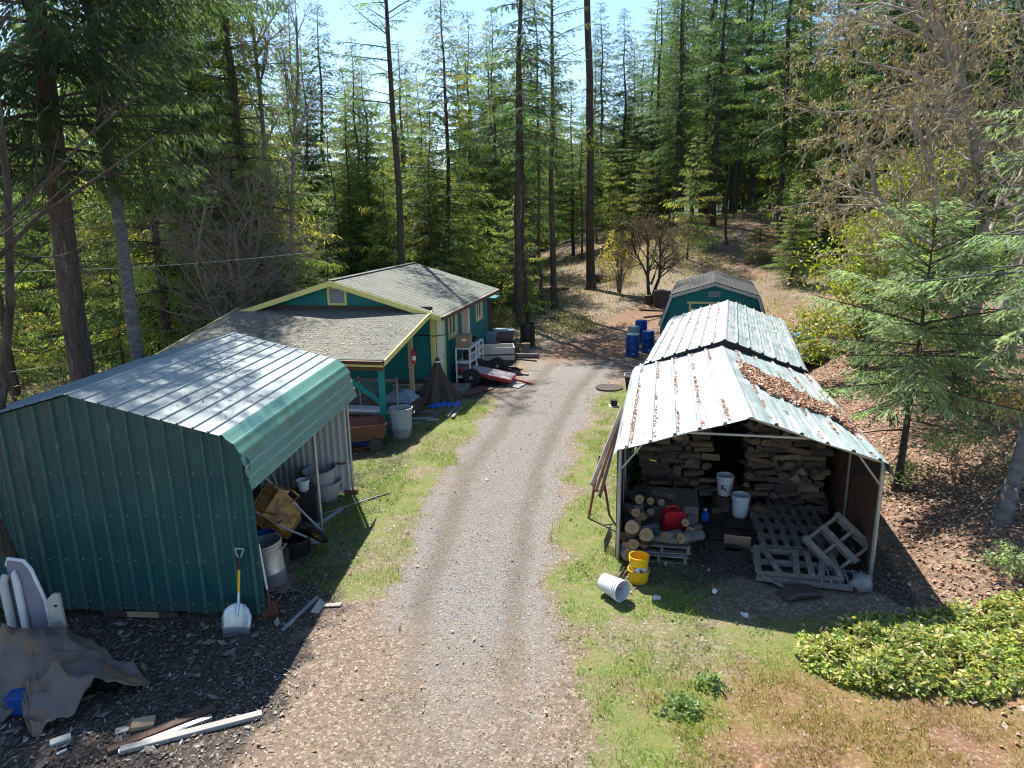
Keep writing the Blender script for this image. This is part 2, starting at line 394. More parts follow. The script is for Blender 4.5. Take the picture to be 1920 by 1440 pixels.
def siding_mat():
    q = N('teal_siding_paint'); v = q.coords((1, 1, 1), rand=False); sx = q.n('SeparateXYZ'); q.set(sx.inputs[0], v)
    f = q.math('FRACT', q.math('MULTIPLY', q.math('ADD', sx.outputs[0], sx.outputs[1]), 4.9))
    gr = q.ramp(f, [(0, 1.), (.06, 0.)]); mp = q.n('Mapping'); q.set(mp.inputs['Vector'], v); mp.inputs['Scale'].default_value = (6, 6, .6)
    n1 = q.noise(mp.outputs[0], 1, 7, .7); n2 = q.noise(v, 1.2, 6, .6)
    c = q.mix(q.ramp(n2, [(.35, 0.), (.65, 1.)]), (.003, .140, .137), (.006, .175, .168))
    c = q.mix(q.ramp(n1, [(.5, 0.), (.75, .6)]), c, (.02, .115, .11))
    c = q.mix(q.math('MULTIPLY', gr, .6), c, (.002, .05, .05))
    dz = q.math('ADD', q.math('MULTIPLY', sx.outputs[2], -1.6), q.math('MULTIPLY_ADD', q.noise(v, 4, 7, .7), 1.5, .0))
    c = q.mix(q.ramp(dz, [(.4, 0.), (1., .6)]), c, (.09, .085, .06))
    return q.finish(q.pbsdf(c, .62, 0, .35, q.bump(q.math('MULTIPLY', gr, -1.0), .5, .01)))
m['teal_house'] = siding_mat()
def worn_roof_mat():
    """chalky white coating worn off in streaks to the green paint below; more worn on the east slope (object +x)"""
    q = N('worn_white_over_green_metal'); v = q.coords((1, 1, 1), rand=False)
    sx = q.n('SeparateXYZ'); q.set(sx.inputs[0], v)
    side = q.ramp(q.math('MULTIPLY_ADD', sx.outputs[0], .25, .5), [(.47, 0.), (.55, 1.)])
    mp = q.n('Mapping'); q.set(mp.inputs['Vector'], v); mp.inputs['Scale'].default_value = (9, .7, 9)
    n1 = q.noise(mp.outputs[0], 1.0, 7, .65); n2 = q.noise(v, 1.6, 6, .65)
    s = q.math('MULTIPLY_ADD', n2, .6, q.math('MULTIPLY', n1, .6))
    s = q.math('ADD', s, q.math('MULTIPLY', side, .125))
    worn = q.ramp(s, [(.66, 0.), (.84, .85)])
    green = q.mix(q.noise(v, 3), (.10, .22, .19), (.20, .31, .28))
    white = q.mix(q.ramp(q.noise(mp.outputs[0], 2.3, 5), [(.38, 0.), (.68, 1.)]), (.41, .43, .44), (.24, .275, .295))
    c = q.mix(worn, white, green)
    st = q.noise(v, 4.5, 8, .75)
    c = q.mix(q.ramp(st, [(.58, 0.), (.72, .7)]), c, (.20, .18, .15))
    nm = q.bump(q.noise(v, 25, 4), .1, .01)
    return q.finish(q.pbsdf(c, q.ramp(worn, [(0, .5), (1, .38)]), .0, .5, nm))
m['worn_roof'] = worn_roof_mat()

# ------------------------------------------------------------------ ground
def axis(lo, hi, n0, n1, step, far0, far1):
    mid = np.arange(n0, n1+1e-6, step)
    a = n0-np.cumsum(step*1.13**np.arange(1, 80)); a = a[a > far0*1.0]; b = n1+np.cumsum(step*1.13**np.arange(1, 80)); b = b[b < far1]
    return np.concatenate([[far0], a[::-1], mid, b, [far1]])
gx = axis(0, 0, -9, 11, .11, -700, 700); gy = axis(0, 0, 4, 27, .11, -60, 900)
GX, GY = np.meshgrid(gx, gy); GZ = hz(GX, GY)

def masks(x, y):
    w = (fbm(x*.9, y*.9)-.5)*1.5; w2 = (fbm(x*3.7+9, y*3.7)-.5)*1.6
    L, Rr = pathx(y); xx = x+w*.5+w2*.35
    gravel = ss(-.45, .5, xx-L)*ss(-.45, .5, Rr-xx)*(1-ss(22, 28, y))
    gravel = gravel*(.32+.68*ss(5.5, 10, y+w))
    # grass strips beside the drive
    gl = ss(-.1, .3, L-xx+.05)*ss(-.3, .5, xx+(3.9-.09*(y-9)))*ss(8.2, 9.8, y+w)*(1-ss(18.5, 21, y))
    grt = ss(-.1, .35, xx-Rr-.0)*ss(-.2, .5, (2.7+.18*(y-9))-xx)*(1-ss(19.5, 22.5, y))
    gr2 = ss(.3, .9, xx)*ss(-.4, .6, 4.6-xx)*ss(5.5, 6.3, y+w*1.2)*(1-ss(9.0, 9.7, y))
    gr2 = gr2*(1-.75*ss(2.2, 3.4, xx)*ss(7.8, 8.6, y))*(1-.75*ss(1.6, 3.0, xx)*(1-ss(6.4, 7.6, y)))
    meadow = ss(28, 33, y)*ss(4, 7, x)*.5*ss(.42, .6, fbm(x*.33, y*.33)) + .55*ss(28, 34, y)*(1-ss(2, 7, x))*ss(-4, 0, x)
    grass = np.clip(np.maximum(np.maximum(gl, grt), np.maximum(gr2, meadow)), 0, 1)
    grass = grass*(.52+.48*ss(.34, .54, fbm(x*1.5+21, y*1.5)))
    # dark chip ground by the green carport, under the porch, in the woodshed
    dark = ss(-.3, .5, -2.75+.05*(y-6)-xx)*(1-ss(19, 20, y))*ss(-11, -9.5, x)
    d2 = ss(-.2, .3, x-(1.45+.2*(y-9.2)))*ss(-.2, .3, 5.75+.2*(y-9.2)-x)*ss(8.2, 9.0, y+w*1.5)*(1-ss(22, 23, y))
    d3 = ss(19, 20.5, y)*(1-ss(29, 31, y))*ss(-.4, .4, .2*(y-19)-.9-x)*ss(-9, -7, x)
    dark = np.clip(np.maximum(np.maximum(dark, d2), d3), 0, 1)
    litter = ss(-.2, .6, xx-(5.5+.21*(y-9)))*(1-.85*ss(6.6, 4.9, y+w*1.6-0))*(1-ss(30, 36, y)*.6)
    litter = np.maximum(litter, .65*ss(27, 30, y)*ss(.45, .56, fbm(x*.25+4, y*.25)))
    forest = np.maximum(ss(-8.2, -9.6, x), ss(31, 36, y)*ss(-1, -4, x))
    litter = np.maximum(litter, .7*forest)
    # red soil: far track and the lower right corner
    tx = np.interp(y, [27, 33, 40, 46, 60], [3.5, 6.3, 12.5, 17.5, 24]); tw = np.interp(y, [27, 33, 40, 60], [2.2, 1.9, 2.0, 2.3])
    soil = ss(.5, -.5, np.abs(xx-tx)-tw)*ss(23, 27, y)
    soil = np.maximum(soil, .6*ss(23, 27, y)*(1-ss(31, 33, y))*ss(0, 1, xx-(.2*(y-19)-.3))*(1-ss(8, 9.5, x)))
    soil = np.clip(np.maximum(soil, 1.0*ss(.5, 1.9, xx)*(1-ss(6.5, 7.9, y+w*1.5))), 0, 1)
    moss = np.clip(ss(1.2, 3.0, x)*(1-ss(6.8, 8.2, y))*ss(.25, .62, fbm(x*1.1+3, y*1.1)), 0, 1)
    return gravel, grass, dark, litter, soil, moss
MK = masks(GX, GY)
ny_, nx_ = GX.shape
idx = np.arange(ny_*nx_).reshape(ny_, nx_)
FQ = np.stack([idx[:-1, :-1], idx[:-1, 1:], idx[1:, 1:], idx[1:, :-1]], -1).reshape(-1, 4)

def ground_mat():
    q = N('ground'); v = q.coords((1, 1, 1), rand=False)
    a = q.n('Attribute', attribute_name='ma'); sa = q.n('SeparateColor'); q.set(sa.inputs[0], a.outputs['Color'])
    b = q.n('Attribute', attribute_name='mb'); sb = q.n('SeparateColor'); q.set(sb.inputs[0], b.outputs['Color'])
    nA = q.noise(v, 1.7, 7, .65); nB = q.noise(v, 9, 6, .7); nC = q.noise(v, 45, 4, .7); nD = q.noise(v, 4, 8, .75)
    # base earth with pale chips
    vo = q.n('TexVoronoi'); q.set(vo.inputs['Vector'], v); vo.inputs['Scale'].default_value = 34
    sv = q.n('SeparateColor'); q.set(sv.inputs[0], vo.outputs['Color'])
    earth = q.mix(q.ramp(nA, [(.35, 0.), (.65, 1.)]), (.215, .15, .105), (.17, .125, .095))
    earth = q.mix(q.ramp(nB, [(.45, 0.), (.62, .8)]), earth, (.26, .20, .15))
    earth = q.mix(q.ramp(sv.outputs[0], [(.80, 0.), (.86, .75)]), earth, (.40, .33, .26))
    earth = q.mix(q.ramp(sv.outputs[1], [(.84, 0.), (.9, .7)]), earth, (.09, .065, .05))
    # gravel: stones of many greys
    vg = q.n('TexVoronoi'); q.set(vg.inputs['Vector'], v); vg.inputs['Scale'].default_value = 42
    sg = q.n('SeparateColor'); q.set(sg.inputs[0], vg.outputs['Color'])
    vg2 = q.n('TexVoronoi'); q.set(vg2.inputs['Vector'], v); vg2.inputs['Scale'].default_value = 95
    sg2 = q.n('SeparateColor'); q.set(sg2.inputs[0], vg2.outputs['Color'])
    gcol = q.ramp(sg.outputs[0], [(0, (.10, .10, .105)), (.3, (.20, .195, .19)), (.55, (.29, .27, .25)), (.8, (.22, .225, .235)), (.93, (.42, .39, .35)), (1, (.5, .47, .44))])
    g2 = q.ramp(sg2.outputs[0], [(0, (.15, .135, .12)), (.5, (.27, .245, .215)), (1, (.36, .33, .30))])
    gcol = q.mix(.42, gcol, g2)
    gcol = q.mix(.30, gcol, (.215, .205, .195))
    gcol = q.mix(q.ramp(nD, [(.40, 0.), (.68, .6)]), gcol, (.245, .205, .165))
    tr_ = q.math('ADD', a.outputs['Alpha'], q.math('MULTIPLY_ADD', nD, .8, -.4))
    gcol = q.mix(q.ramp(tr_, [(.25, 0.), (.95, .8)]), gcol, (.165, .135, .108))
    mg = q.math('ADD', sa.outputs[0], q.math('ADD', q.math('MULTIPLY_ADD', nB, .7, -.35), q.math('MULTIPLY_ADD', nD, .9, -.45)))
    c = q.mix(q.ramp(mg, [(.20, 0.), (.75, 1.)]), earth, gcol)
    # red soil
    so = q.mix(q.ramp(nB, [(.38, 0.), (.62, 1.)]), (.25, .125, .062), (.17, .085, .048))
    so = q.mix(q.ramp(sv.outputs[2], [(.78, 0.), (.86, .7)]), so, (.36, .26, .18))
    c = q.mix(q.ramp(q.math('ADD', sb.outputs[1], q.math('MULTIPLY_ADD', nD, 1.2, -.6)), [(.25, 0.), (.8, .85)]), c, so)
    # dry litter
    lo = q.ramp(sv.outputs[0], [(0, (.085, .048, .032)), (.35, (.20, .115, .075)), (.7, (.31, .19, .13)), (1, (.44, .31, .23))])
    lo = q.mix(q.ramp(nD, [(.42, 0.), (.6, .6)]), lo, (.10, .07, .045))
    c = q.mix(q.ramp(q.math('ADD', sb.outputs[0], q.math('MULTIPLY_ADD', nB, .6, -.3)), [(.35, 0.), (.6, .9)]), c, lo)
    # dark damp chips
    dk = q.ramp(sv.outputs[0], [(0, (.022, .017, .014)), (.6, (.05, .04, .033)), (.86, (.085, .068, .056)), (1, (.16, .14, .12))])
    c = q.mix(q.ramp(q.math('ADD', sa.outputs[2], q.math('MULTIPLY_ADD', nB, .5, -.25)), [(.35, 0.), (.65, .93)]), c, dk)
    # thatch under the grass
    gr = q.mix(q.ramp(nB, [(.35, 0.), (.65, 1.)]), (.085, .17, .014), (.17, .205, .04))
    gr = q.mix(q.ramp(q.noise(v, 2.6, 6, .7), [(.45, 0.), (.66, .7)]), gr, (.26, .20, .10))
    c = q.mix(q.ramp(q.math('ADD', sa.outputs[1], q.math('MULTIPLY_ADD', nD, 1.7, -.88)), [(.25, 0.), (.78, .82)]), c, gr)
    mo = q.mix(q.ramp(nB, [(.4, 0.), (.6, 1.)]), (.18, .155, .025), (.25, .16, .045))
    c = q.mix(q.ramp(q.math('ADD', q.math('MULTIPLY', sb.outputs[2], .45), q.math('MULTIPLY_ADD', q.noise(v, 6, 8, .8), 2.0, -.85)), [(.25, 0.), (.75, .7)]), c, mo)
    c = q.mix(q.ramp(nC, [(.38, .0), (.68, .62)]), c, q.mix(.6, c, (.02, .016, .012)))
    c = q.mix(q.ramp(q.noise(v, 22, 5, .8), [(.52, 0.), (.70, .42)]), c, q.mix(.5, c, (.60, .52, .42)))
    ge = q.n('NewGeometry'); le = q.n('VectorMath', operation='LENGTH'); q.set(le.inputs[0], ge.outputs['Position'])
    c = q.mix(q.ramp(q.math('MULTIPLY', le.outputs['Value'], .01), [(.62, 0.), (.85, 1.)]), c, q.mix(nA, (.045, .075, .028), (.03, .05, .02)))
    h = q.math('ADD', q.math('MULTIPLY', vg.outputs['Distance'], q.math('MULTIPLY', sa.outputs[0], -1.3)), q.math('MULTIPLY', nC, .8))
    h = q.math('ADD', h, q.math('MULTIPLY', nB, 1.2))
    nm = q.bump(h, .75, .022)
    return q.finish(q.pbsdf(c, .92, 0, .2, nm))
V = np.stack([GX.ravel(), GY.ravel(), GZ.ravel()], -1)
ground = fastmesh('ground', V, FQ, ground_mat(), smooth=True)
for nm_, (a_, b_, c_) in (('ma', MK[:3]), ('mb', MK[3:])):
    at = ground.data.attributes.new(nm_, 'FLOAT_COLOR', 'POINT')
    q4 = np.ones((len(V), 4), np.float32); q4[:, 0] = a_.ravel(); q4[:, 1] = b_.ravel(); q4[:, 2] = c_.ravel()
    if nm_ == 'ma':
        q4[:, 3] = tracks(GX, GY).ravel()
    at.data.foreach_set('color', q4.ravel())
tag(ground, kind='structure')

# ---- scatter helpers
def scatter(n, box, weight, seed):
    g = np.random.default_rng(seed); x = g.uniform(box[0], box[1], n); y = g.uniform(box[2], box[3], n)
    k = g.random(n) < weight(x, y); return x[k], y[k], g
def leafquads(P, L, W, g, tilt=.5, curl=.25, upn=None, yaw=None):
    """flat-ish diamonds lying about: returns V (n*4,3)"""
    n = len(P); a = g.uniform(0, 2*math.pi, n) if yaw is None else yaw
    d = np.stack([np.cos(a), np.sin(a), g.normal(0, tilt, n)], -1); d /= np.linalg.norm(d, axis=1)[:, None]
    up = np.stack([g.normal(0, tilt, n), g.normal(0, tilt, n), np.ones(n)], -1)
    s = np.cross(d, up); s /= np.linalg.norm(s, axis=1)[:, None]; u = np.cross(s, d)
    L = L[:, None]; W = W[:, None]; cu = (curl*L[:, 0]*g.random(n))[:, None]
    return np.stack([P-d*L/2+u*cu, P+s*W/2, P+d*L/2+u*cu, P-s*W/2], 1).reshape(-1, 3)
def quadfaces(n): return np.arange(n*4).reshape(n, 4)
def pick(g, n, cols, jit=.15):
    c = np.array(cols)[g.integers(0, len(cols), n)]*(1+g.normal(0, jit, (n, 1))); return np.clip(c, .004, .9)
def scatter_leaves(name, x, y, g, L, W, cols, kind='leaf_dead', zoff=.015, tilt=.45, z=None, curl=.25):
    n = len(x); zz = (hz(x, y) if z is None else z)+zoff+g.random(n)*.02
    V = leafquads(np.stack([x, y, zz], -1), g.uniform(L[0], L[1], n), g.uniform(W[0], W[1], n), g, tilt, curl)
    o = fastmesh(name, V, quadfaces(n), m[kind], np.repeat(pick(g, n, cols), 4, 0))
    return o
BR = [(.36, .20, .13), (.27, .14, .085), (.45, .28, .19), (.17, .09, .06), (.55, .41, .31), (.33, .18, .115)]
TAN = [(.50, .42, .32), (.42, .34, .25), (.35, .26, .18), (.6, .54, .46), (.25, .17, .11)]
# leaf litter on the bank
x, y, g = scatter(60000, (3, 22, 4.2, 30), lambda x, y: masks(x, y)[3]*np.clip(1.5-(y-6)*.045, .25, 1), 11)
tag(scatter_leaves('leaf_litter', x, y, g, (.05, .11), (.03, .065), BR), kind='stuff')
# pale litter and bark chips over the drive and yard
x, y, g = scatter(26000, (-3.6, 7, 5.0, 24), lambda x, y: .35+.35*(y < 9)*(x < -1.4)+.0*x, 12)
tag(scatter_leaves('pale_chips', x, y, g, (.012, .034), (.007, .017), TAN, 'debris', .004, .25), kind='stuff')
x, y, g = scatter(700, (-3, 7, 5.0, 24), lambda x, y: .5+0*x, 13)
tag(scatter_leaves('dry_leaves', x, y, g, (.05, .10), (.025, .055), BR+BR+TAN[1:3], zoff=.01), kind='stuff')
# dark debris by the carport
x, y, g = scatter(16000, (-8, -2.3, 5.2, 19), lambda x, y: masks(x, y)[2]*np.clip(1.5-(y-6)*.08, .3, 1), 14)
tag(scatter_leaves('wood_chips', x, y, g, (.03, .10), (.012, .035), [(.10, .08, .065), (.16, .13, .11), (.06, .045, .035), (.26, .23, .21), (.13, .09, .06), (.05, .04, .04), (.08, .065, .055), (.11, .09, .075), (.30, .28, .27)], 'debris', .005, .3), kind='stuff')
x, y, g = scatter(420, (-7.8, -3.2, 5.4, 8.4), lambda x, y: masks(x, y)[2]*np.clip((y-5.0)/3.2, .1, 1), 21)
tag(scatter_leaves('bark_slabs', x, y, g, (.07, .20), (.04, .10), [(.13, .10, .085), (.2, .17, .15), (.09, .07, .055), (.24, .2, .17), (.16, .11, .075)], 'debris', .012, .22, curl=.12), kind='stuff')
x, y, g = scatter(9000, (1.5, 8, 7.6, 20), lambda x, y: masks(x, y)[2], 15)
tag(scatter_leaves('bark_litter', x, y, g, (.03, .10), (.012, .035), [(.10, .08, .065), (.14, .11, .09), (.06, .045, .035), (.2, .16, .13)], 'debris', .005, .3), kind='stuff')
# stones in the gravel
def stones(n, box, w, seed, s, cols):
    x, y, g = scatter(n, box, w, seed); n = len(x)
    r = g.uniform(s[0], s[1], n); c = np.stack([x, y, hz(x, y)+r*.25], -1)
    D = np.array([[1, 0, 0], [0, 1, 0], [-1, 0, 0], [0, -1, 0], [0, 0, .75], [0, 0, -.75]])
    a = g.uniform(0, 6.28, n); ca, sa = np.cos(a), np.sin(a)
    J = D[None]*g.uniform(.6, 1.35, (n, 6, 1)); X = J[..., 0]*ca[:, None]-J[..., 1]*sa[:, None]; Y = J[..., 0]*sa[:, None]+J[..., 1]*ca[:, None]
    V = c[:, None]+np.stack([X, Y, J[..., 2]], -1)*r[:, None, None]
    T = np.array([[0, 1, 4], [1, 2, 4], [2, 3, 4], [3, 0, 4], [1, 0, 5], [2, 1, 5], [3, 2, 5], [0, 3, 5]])
    F = (np.arange(n)[:, None, None]*6+T[None]).reshape(-1, 3)
    return V.reshape(-1, 3), F, np.repeat(pick(g, n, cols), 6, 0)
V, F, cc = stones(36000, (-3, 4.6, 5, 22), lambda x, y: masks(x, y)[0]*np.clip(1.25-(y-5)*.06, .15, 1), 16, (.004, .013),
                  [(.28, .27, .26), (.2, .2, .2), (.38, .36, .33), (.14, .14, .15), (.30, .25, .2), (.46, .44, .41)])
tag(fastmesh('gravel_stones', V, F, m['debris'], cc), kind='stuff')
# grass
def grass(name, n, box, w, seed, hgt, wid, cols, clump=.35):
    x, y, g = scatter(n, box, w, seed); n = len(x)
    x = x+g.normal(0, .012, n); z = hz(x, y)
    a = g.uniform(0, 6.28, n); h = g.uniform(hgt[0], hgt[1], n)*(.5+fbm(x*2.2, y*2.2))
    wd = g.uniform(wid[0], wid[1], n); ln = g.normal(0, .45, (n, 2))*h[:, None]
    s = np.stack([np.cos(a), np.sin(a), 0*a], -1)*wd[:, None]/2; p = np.stack([x, y, z-.004], -1)
    t = p+np.stack([ln[:, 0], ln[:, 1], h], -1)
    V = np.stack([p-s, p+s, t], 1).reshape(-1, 3); F = np.arange(n*3).reshape(n, 3)
    col = pick(g, n, cols, .18)*(.75+.5*fbm(x*1.6+5, y*1.6))[:, None]
    return tag(fastmesh(name, V, F, m['grass'], np.repeat(col, 3, 0)), kind='stuff')
GC = [(.11, .22, .016), (.15, .25, .022), (.21, .26, .04), (.08, .17, .012), (.30, .26, .09), (.13, .27, .016)]
gw = lambda x, y: np.clip(masks(x, y)[1]*1.1*ss(.40, .60, fbm(x*2.1, y*2.1)), 0, 1)*np.clip(1.5-(y-5)*.05, .4, 1)
gm = lambda x, y: .55*ss(.52, .62, fbm(x*2.7+3, y*2.7))*ss(.02, .2, masks(x, y)[0])*ss(.98, .6, masks(x, y)[0])+.18*masks(x, y)[0]*ss(.62, .72, fbm(x*1.5+8, y*1.5))
grass('verge_sprigs', 60000, (-3.6, 4.5, 5, 22), gm, 22, (.02, .07), (.005, .011), GC+[(.3, .26, .12)])
x, y, g = scatter(26000, (-3.4, 6.5, 5.0, 18), lambda x, y: (ss(.60, .68, fbm(x*2.9+31, y*2.9)))*np.clip(masks(x, y)[1]+.25*masks(x, y)[5], 0, 1)*(.25+.75*(x > 0)), 23)
P_ = np.stack([x, y, hz(x, y)+.012+.03*g.random(len(x))], -1)
tag(fastmesh('low_weeds', leafquads(P_, g.uniform(.025, .055, len(x)), g.uniform(.014, .03, len(x)), g, .5), quadfaces(len(x)), m['leaf_broad'], np.repeat(pick(g, len(x), [(.055, .13, .03), (.08, .15, .045), (.11, .17, .07), (.045, .10, .025)]), 4, 0)), kind='stuff')
grass('grass', 230000, (-4.2, 7.5, 5, 23), gw, 17, (.025, .095), (.005, .012), GC)
grass('moss_tufts', 90000, (.6, 8.5, 4.8, 8.4), lambda x, y: (1-masks(x, y)[1]*.7)*ss(1.0, 2.4, x+.4*(y-5))*(1-ss(7.2, 8.2, y))*ss(.36, .58, fbm(x*3.3, y*3.3))*(1-masks(x, y)[2]), 19, (.012, .045), (.006, .014),
      [(.24, .20, .035), (.19, .18, .03), (.30, .18, .06), (.22, .12, .055), (.34, .26, .12), (.15, .17, .03)])
grass('dry_straw', 9000, (-3.4, 8.5, 4.8, 9), lambda x, y: (1-.85*masks(x, y)[0])*(1-masks(x, y)[2]), 20, (.01, .02), (.004, .008), [(.5, .42, .28), (.42, .33, .2)])
grass('meadow_grass', 46000, (-5, 30, 26, 62), lambda x, y: np.clip(.25+masks(x, y)[1], 0, 1)*(1-masks(x, y)[4]*.9), 18, (.12, .38), (.02, .045),
      [(.30, .25, .12), (.36, .29, .16), (.22, .22, .07), (.17, .2, .05), (.28, .19, .11)])
# ================================================================== BUILDINGS
# ---- green metal carport on the left
GA = R_(4.1)
gar = thing('metal_carport', 'dark green ribbed metal carport with a rounded eave and an open side full of clutter', 'carport', (-3.38, 8.40, 0), -GA)
APX, APZ, EVU, EVZ, WL, GL = -2.25, 3.19, -.30, 2.66, -4.5, 4.45
def groof(u):
    s = (APZ-EVZ)/(EVU-APX)
    z = APZ-abs(u-APX)*s
    if u > EVU: z = EVZ-(u-EVU)*1.1
    if u < WL+.3: z = APZ-abs(WL+.3-APX)*s-(WL+.3-u)*1.1
    return z
# end wall with vertical ribs
pr = []
u = WL
while u < -.02:
    for du_, h in ((0, 0), (.010, .03), (.034, .03), (.044, 0), (.085, 0), (.093, .006), (.103, .006), (.111, 0), (.15, 0), (.158, .006), (.168, .006), (.176, 0)):
        if u+du_ < 0: pr.append((u+du_, h))
    u += .243
pr.append((0, 0))
mb = MB(); vs = []; fs = []
for (a, h) in pr:
    vs += [(a, -h, .09+.012*math.sin(a*9)), (a, -h, groof(a)-.03)]
ms_ = []
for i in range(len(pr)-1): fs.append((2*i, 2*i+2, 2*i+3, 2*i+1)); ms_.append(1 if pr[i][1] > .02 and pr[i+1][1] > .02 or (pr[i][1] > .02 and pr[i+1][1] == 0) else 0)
mb.add(vs, fs); mb.m = ms_; front = mb.build('front_wall', [m['teal_panel'], m['rib_light']], gar)
sc_mb = MB()
for z_ in (.22, .85, 1.5, 2.1):
    u = WL+.022
    while u < -.05:
        sc_mb.lathe([(.012, 0), (.012, .003), (.007, .009), (0, .009)], 7, M=Matrix.Translation((u+.06, -.001, z_+.01*math.sin(u*7))) @ Matrix.Rotation(R_(90), 4, 'X')); u += .243
sc_mb.build('screws', m['galv'], gar)
# roof: panels run along the length
prof = []
ov = .12
def rib(u, z, s, sx=1, h=.024, w=.028):
    nx, nz = -s/math.hypot(1, s), 1/math.hypot(1, s)
    return [(u, z), (u+.006+nx*h*0, z-s*0+h), (u+w-.006, z-s*(w-.006)*sx+h), (u+w, z-s*w*sx)]
sl = (APZ-EVZ)/(EVU-APX)
u = WL+.3; k = 0
while u < APX-.1:
    prof += [(u, groof(u)), (u+.006, groof(u)+.022), (u+.024, groof(u+.024)+.022), (u+.03, groof(u+.03))]; u += .2
prof.append((APX, APZ+.004)); u = APX+.03
while u < EVU-.05:
    prof += [(u, groof(u)), (u+.006, groof(u)+.022), (u+.024, groof(u+.024)+.022), (u+.03, groof(u+.03))]; u += .197
bend = [(EVU, EVZ), (EVU+.03, EVZ-.008+.02), (EVU+.05, EVZ-.02+.02), (EVU+.08, EVZ-.045), (EVU+.15, EVZ-.10), (EVU+.165, EVZ-.10), (EVU+.185, EVZ-.118), (EVU+.19, EVZ-.14), (EVU+.235, EVZ-.22),
        (EVU+.26, EVZ-.25), (EVU+.262, EVZ-.275), (EVU+.25, EVZ-.29), (EVU+.275, EVZ-.40), (EVU+.295, EVZ-.41), (EVU+.297, EVZ-.44), (EVU+.283, EVZ-.45), (EVU+.31, EVZ-.55), (EVU+.33, EVZ-.56), (EVU+.332, EVZ-.585), (EVU+.32, EVZ-.60), (EVU+.345, EVZ-.70), (EVU+.36, EVZ-.71), (EVU+.35, EVZ-.735)]
left = [(2*APX-a-(0), b) for a, b in bend][::-1]
mb = MB(); mb.sheet([left[-1]]+prof+[bend[0]], -ov, GL+ov, 1); mb.build('roof', m['roof_green'], gar)
mb = MB(); mb.sheet(bend, -ov, GL+ov, 6); fl = mb.build('eave_panel', m['flap_green'], gar, smooth=True)
mb = MB(); mb.sheet(left, -ov, GL+ov, 1); mb.build('eave_panel', m['flap_green'], gar)
# left side wall, back wall
pr = []
vv = .05
while vv < GL: pr += [(vv, 0), (vv+.012, .02), (vv+.03, .02), (vv+.042, 0)]; vv += .24
mb = MB(); vs = []; fs = []
for a, h in pr: vs += [(WL+.02-h, min(a, GL-.13), .05), (WL+.02-h, min(a, GL-.13), 2.2)]
for i in range(len(pr)-1): fs.append((2*i, 2*i+2, 2*i+3, 2*i+1))
mb.add(vs, fs); mb.build('side_wall', m['teal_panel'], gar)
pr = []; u = WL+.06
while u < -.08: pr += [(u, 0), (u+.015, .028), (u+.05, .028), (u+.065, 0)]; u += .125
mb = MB(); vs = []; fs = []
for a, h in pr: vs += [(a, GL-.1-h, .06), (a, GL-.1-h, groof(a)-.05)]
for i in range(len(pr)-1): fs.append((2*i, 2*i+2, 2*i+3, 2*i+1))
mb.add(vs, fs); mb.build('back_wall', m['white_steel'], gar)
for u_, v_ in ((-.11, .12), (-.10, 2.55), (-.09, 4.36), (WL+.15, .12), (WL+.15, 2.5)):
    MB().tube([(u_, v_, 0), (u_, v_, 2.35 if u_ > -1 else 2.3)], .028, 10).build('post', m['galv'], gar, smooth=True)
for v_ in (.15, 2.55, 4.3):
    MB().tube([(WL+.2, v_, 2.3), (WL+.36, v_, groof(WL+.4)-.06), (APX, v_, APZ-.06), (EVU-.02, v_, EVZ-.06), (-.11, v_, 2.35)], .025, 8).build('roof_bow', m['galv'], gar)
MB().span((-2.3, -.035, .01), (-1.25, -.005, .088)).build('base_board', m['dark_wood'], gar)
MB().span((-1.95, -.05, .02), (-1.5, -.036, .10)).build('base_board', m['plank'], gar)

# ---- woodshed: two old carports end to end
SA = R_(12.5); SA2 = R_(17.5)
def shed(name, label, loc, W, L, ze, za, nrib, yaw=None):
    t = thing(name, label, 'woodshed', loc, -(yaw or SA))
    hw = W/2; s = (za-ze)/hw
    z = lambda u: za-abs(u)*s
    prof = []; n = nrib; sp = (hw-.12)/n
    pts = []
    for i in range(-n, n+1):
        u = i*sp
        if i == 0: pts += [(-.06, z(.06)), (-.02, za+.012), (.02, za+.012), (.06, z(.06))]; continue
        pts += [(u-.032, z(u-.032)), (u-.016, z(u)+.036), (u+.016, z(u)+.036), (u+.032, z(u+.032))]
        if i < n and i != -1:
            for q in (.33, .66): pts += [(u+sp*q-.008, z(u+sp*q-.008)), (u+sp*q, z(u+sp*q)+.006), (u+sp*q+.008, z(u+sp*q+.008))]
    pts = [(-hw-.10, ze-.22), (-hw-.06, ze-.08), (-hw, ze)]+sorted(pts)+[(hw, ze), (hw+.06, ze-.08), (hw+.10, ze-.22)]
    g = np.random.default_rng(5)
    jt = lambda x, y: .010*math.sin(x*5.1+y*1.7)+.008*math.sin(y*4.3)
    MB().sheet(pts, -.12, L+.1, 22, jit=jt).build('roof', m['worn_roof'], t)
    return t, z, hw
sh1, z1, hw1 = shed('woodshed', 'open fronted woodshed with leaves piled on its worn white and green metal roof', (3.38, 9.46, 0), 3.68, 5.55, 1.88, 2.46, 5)
g0 = 0
for sx in (-1, 1):
    for v_ in (.05, 1.7, 3.4, 5.2):
        gz = 0
        MB().tube([(sx*(hw1-.02), v_, -.05), (sx*(hw1-.02), v_, 1.80), (sx*(hw1-.05), v_, 1.86), (sx*(hw1-.2), v_, z1(hw1-.2)-.05)], .032 if v_ < .1 else .026, 10).build('post', m['galv'], sh1, smooth=True)
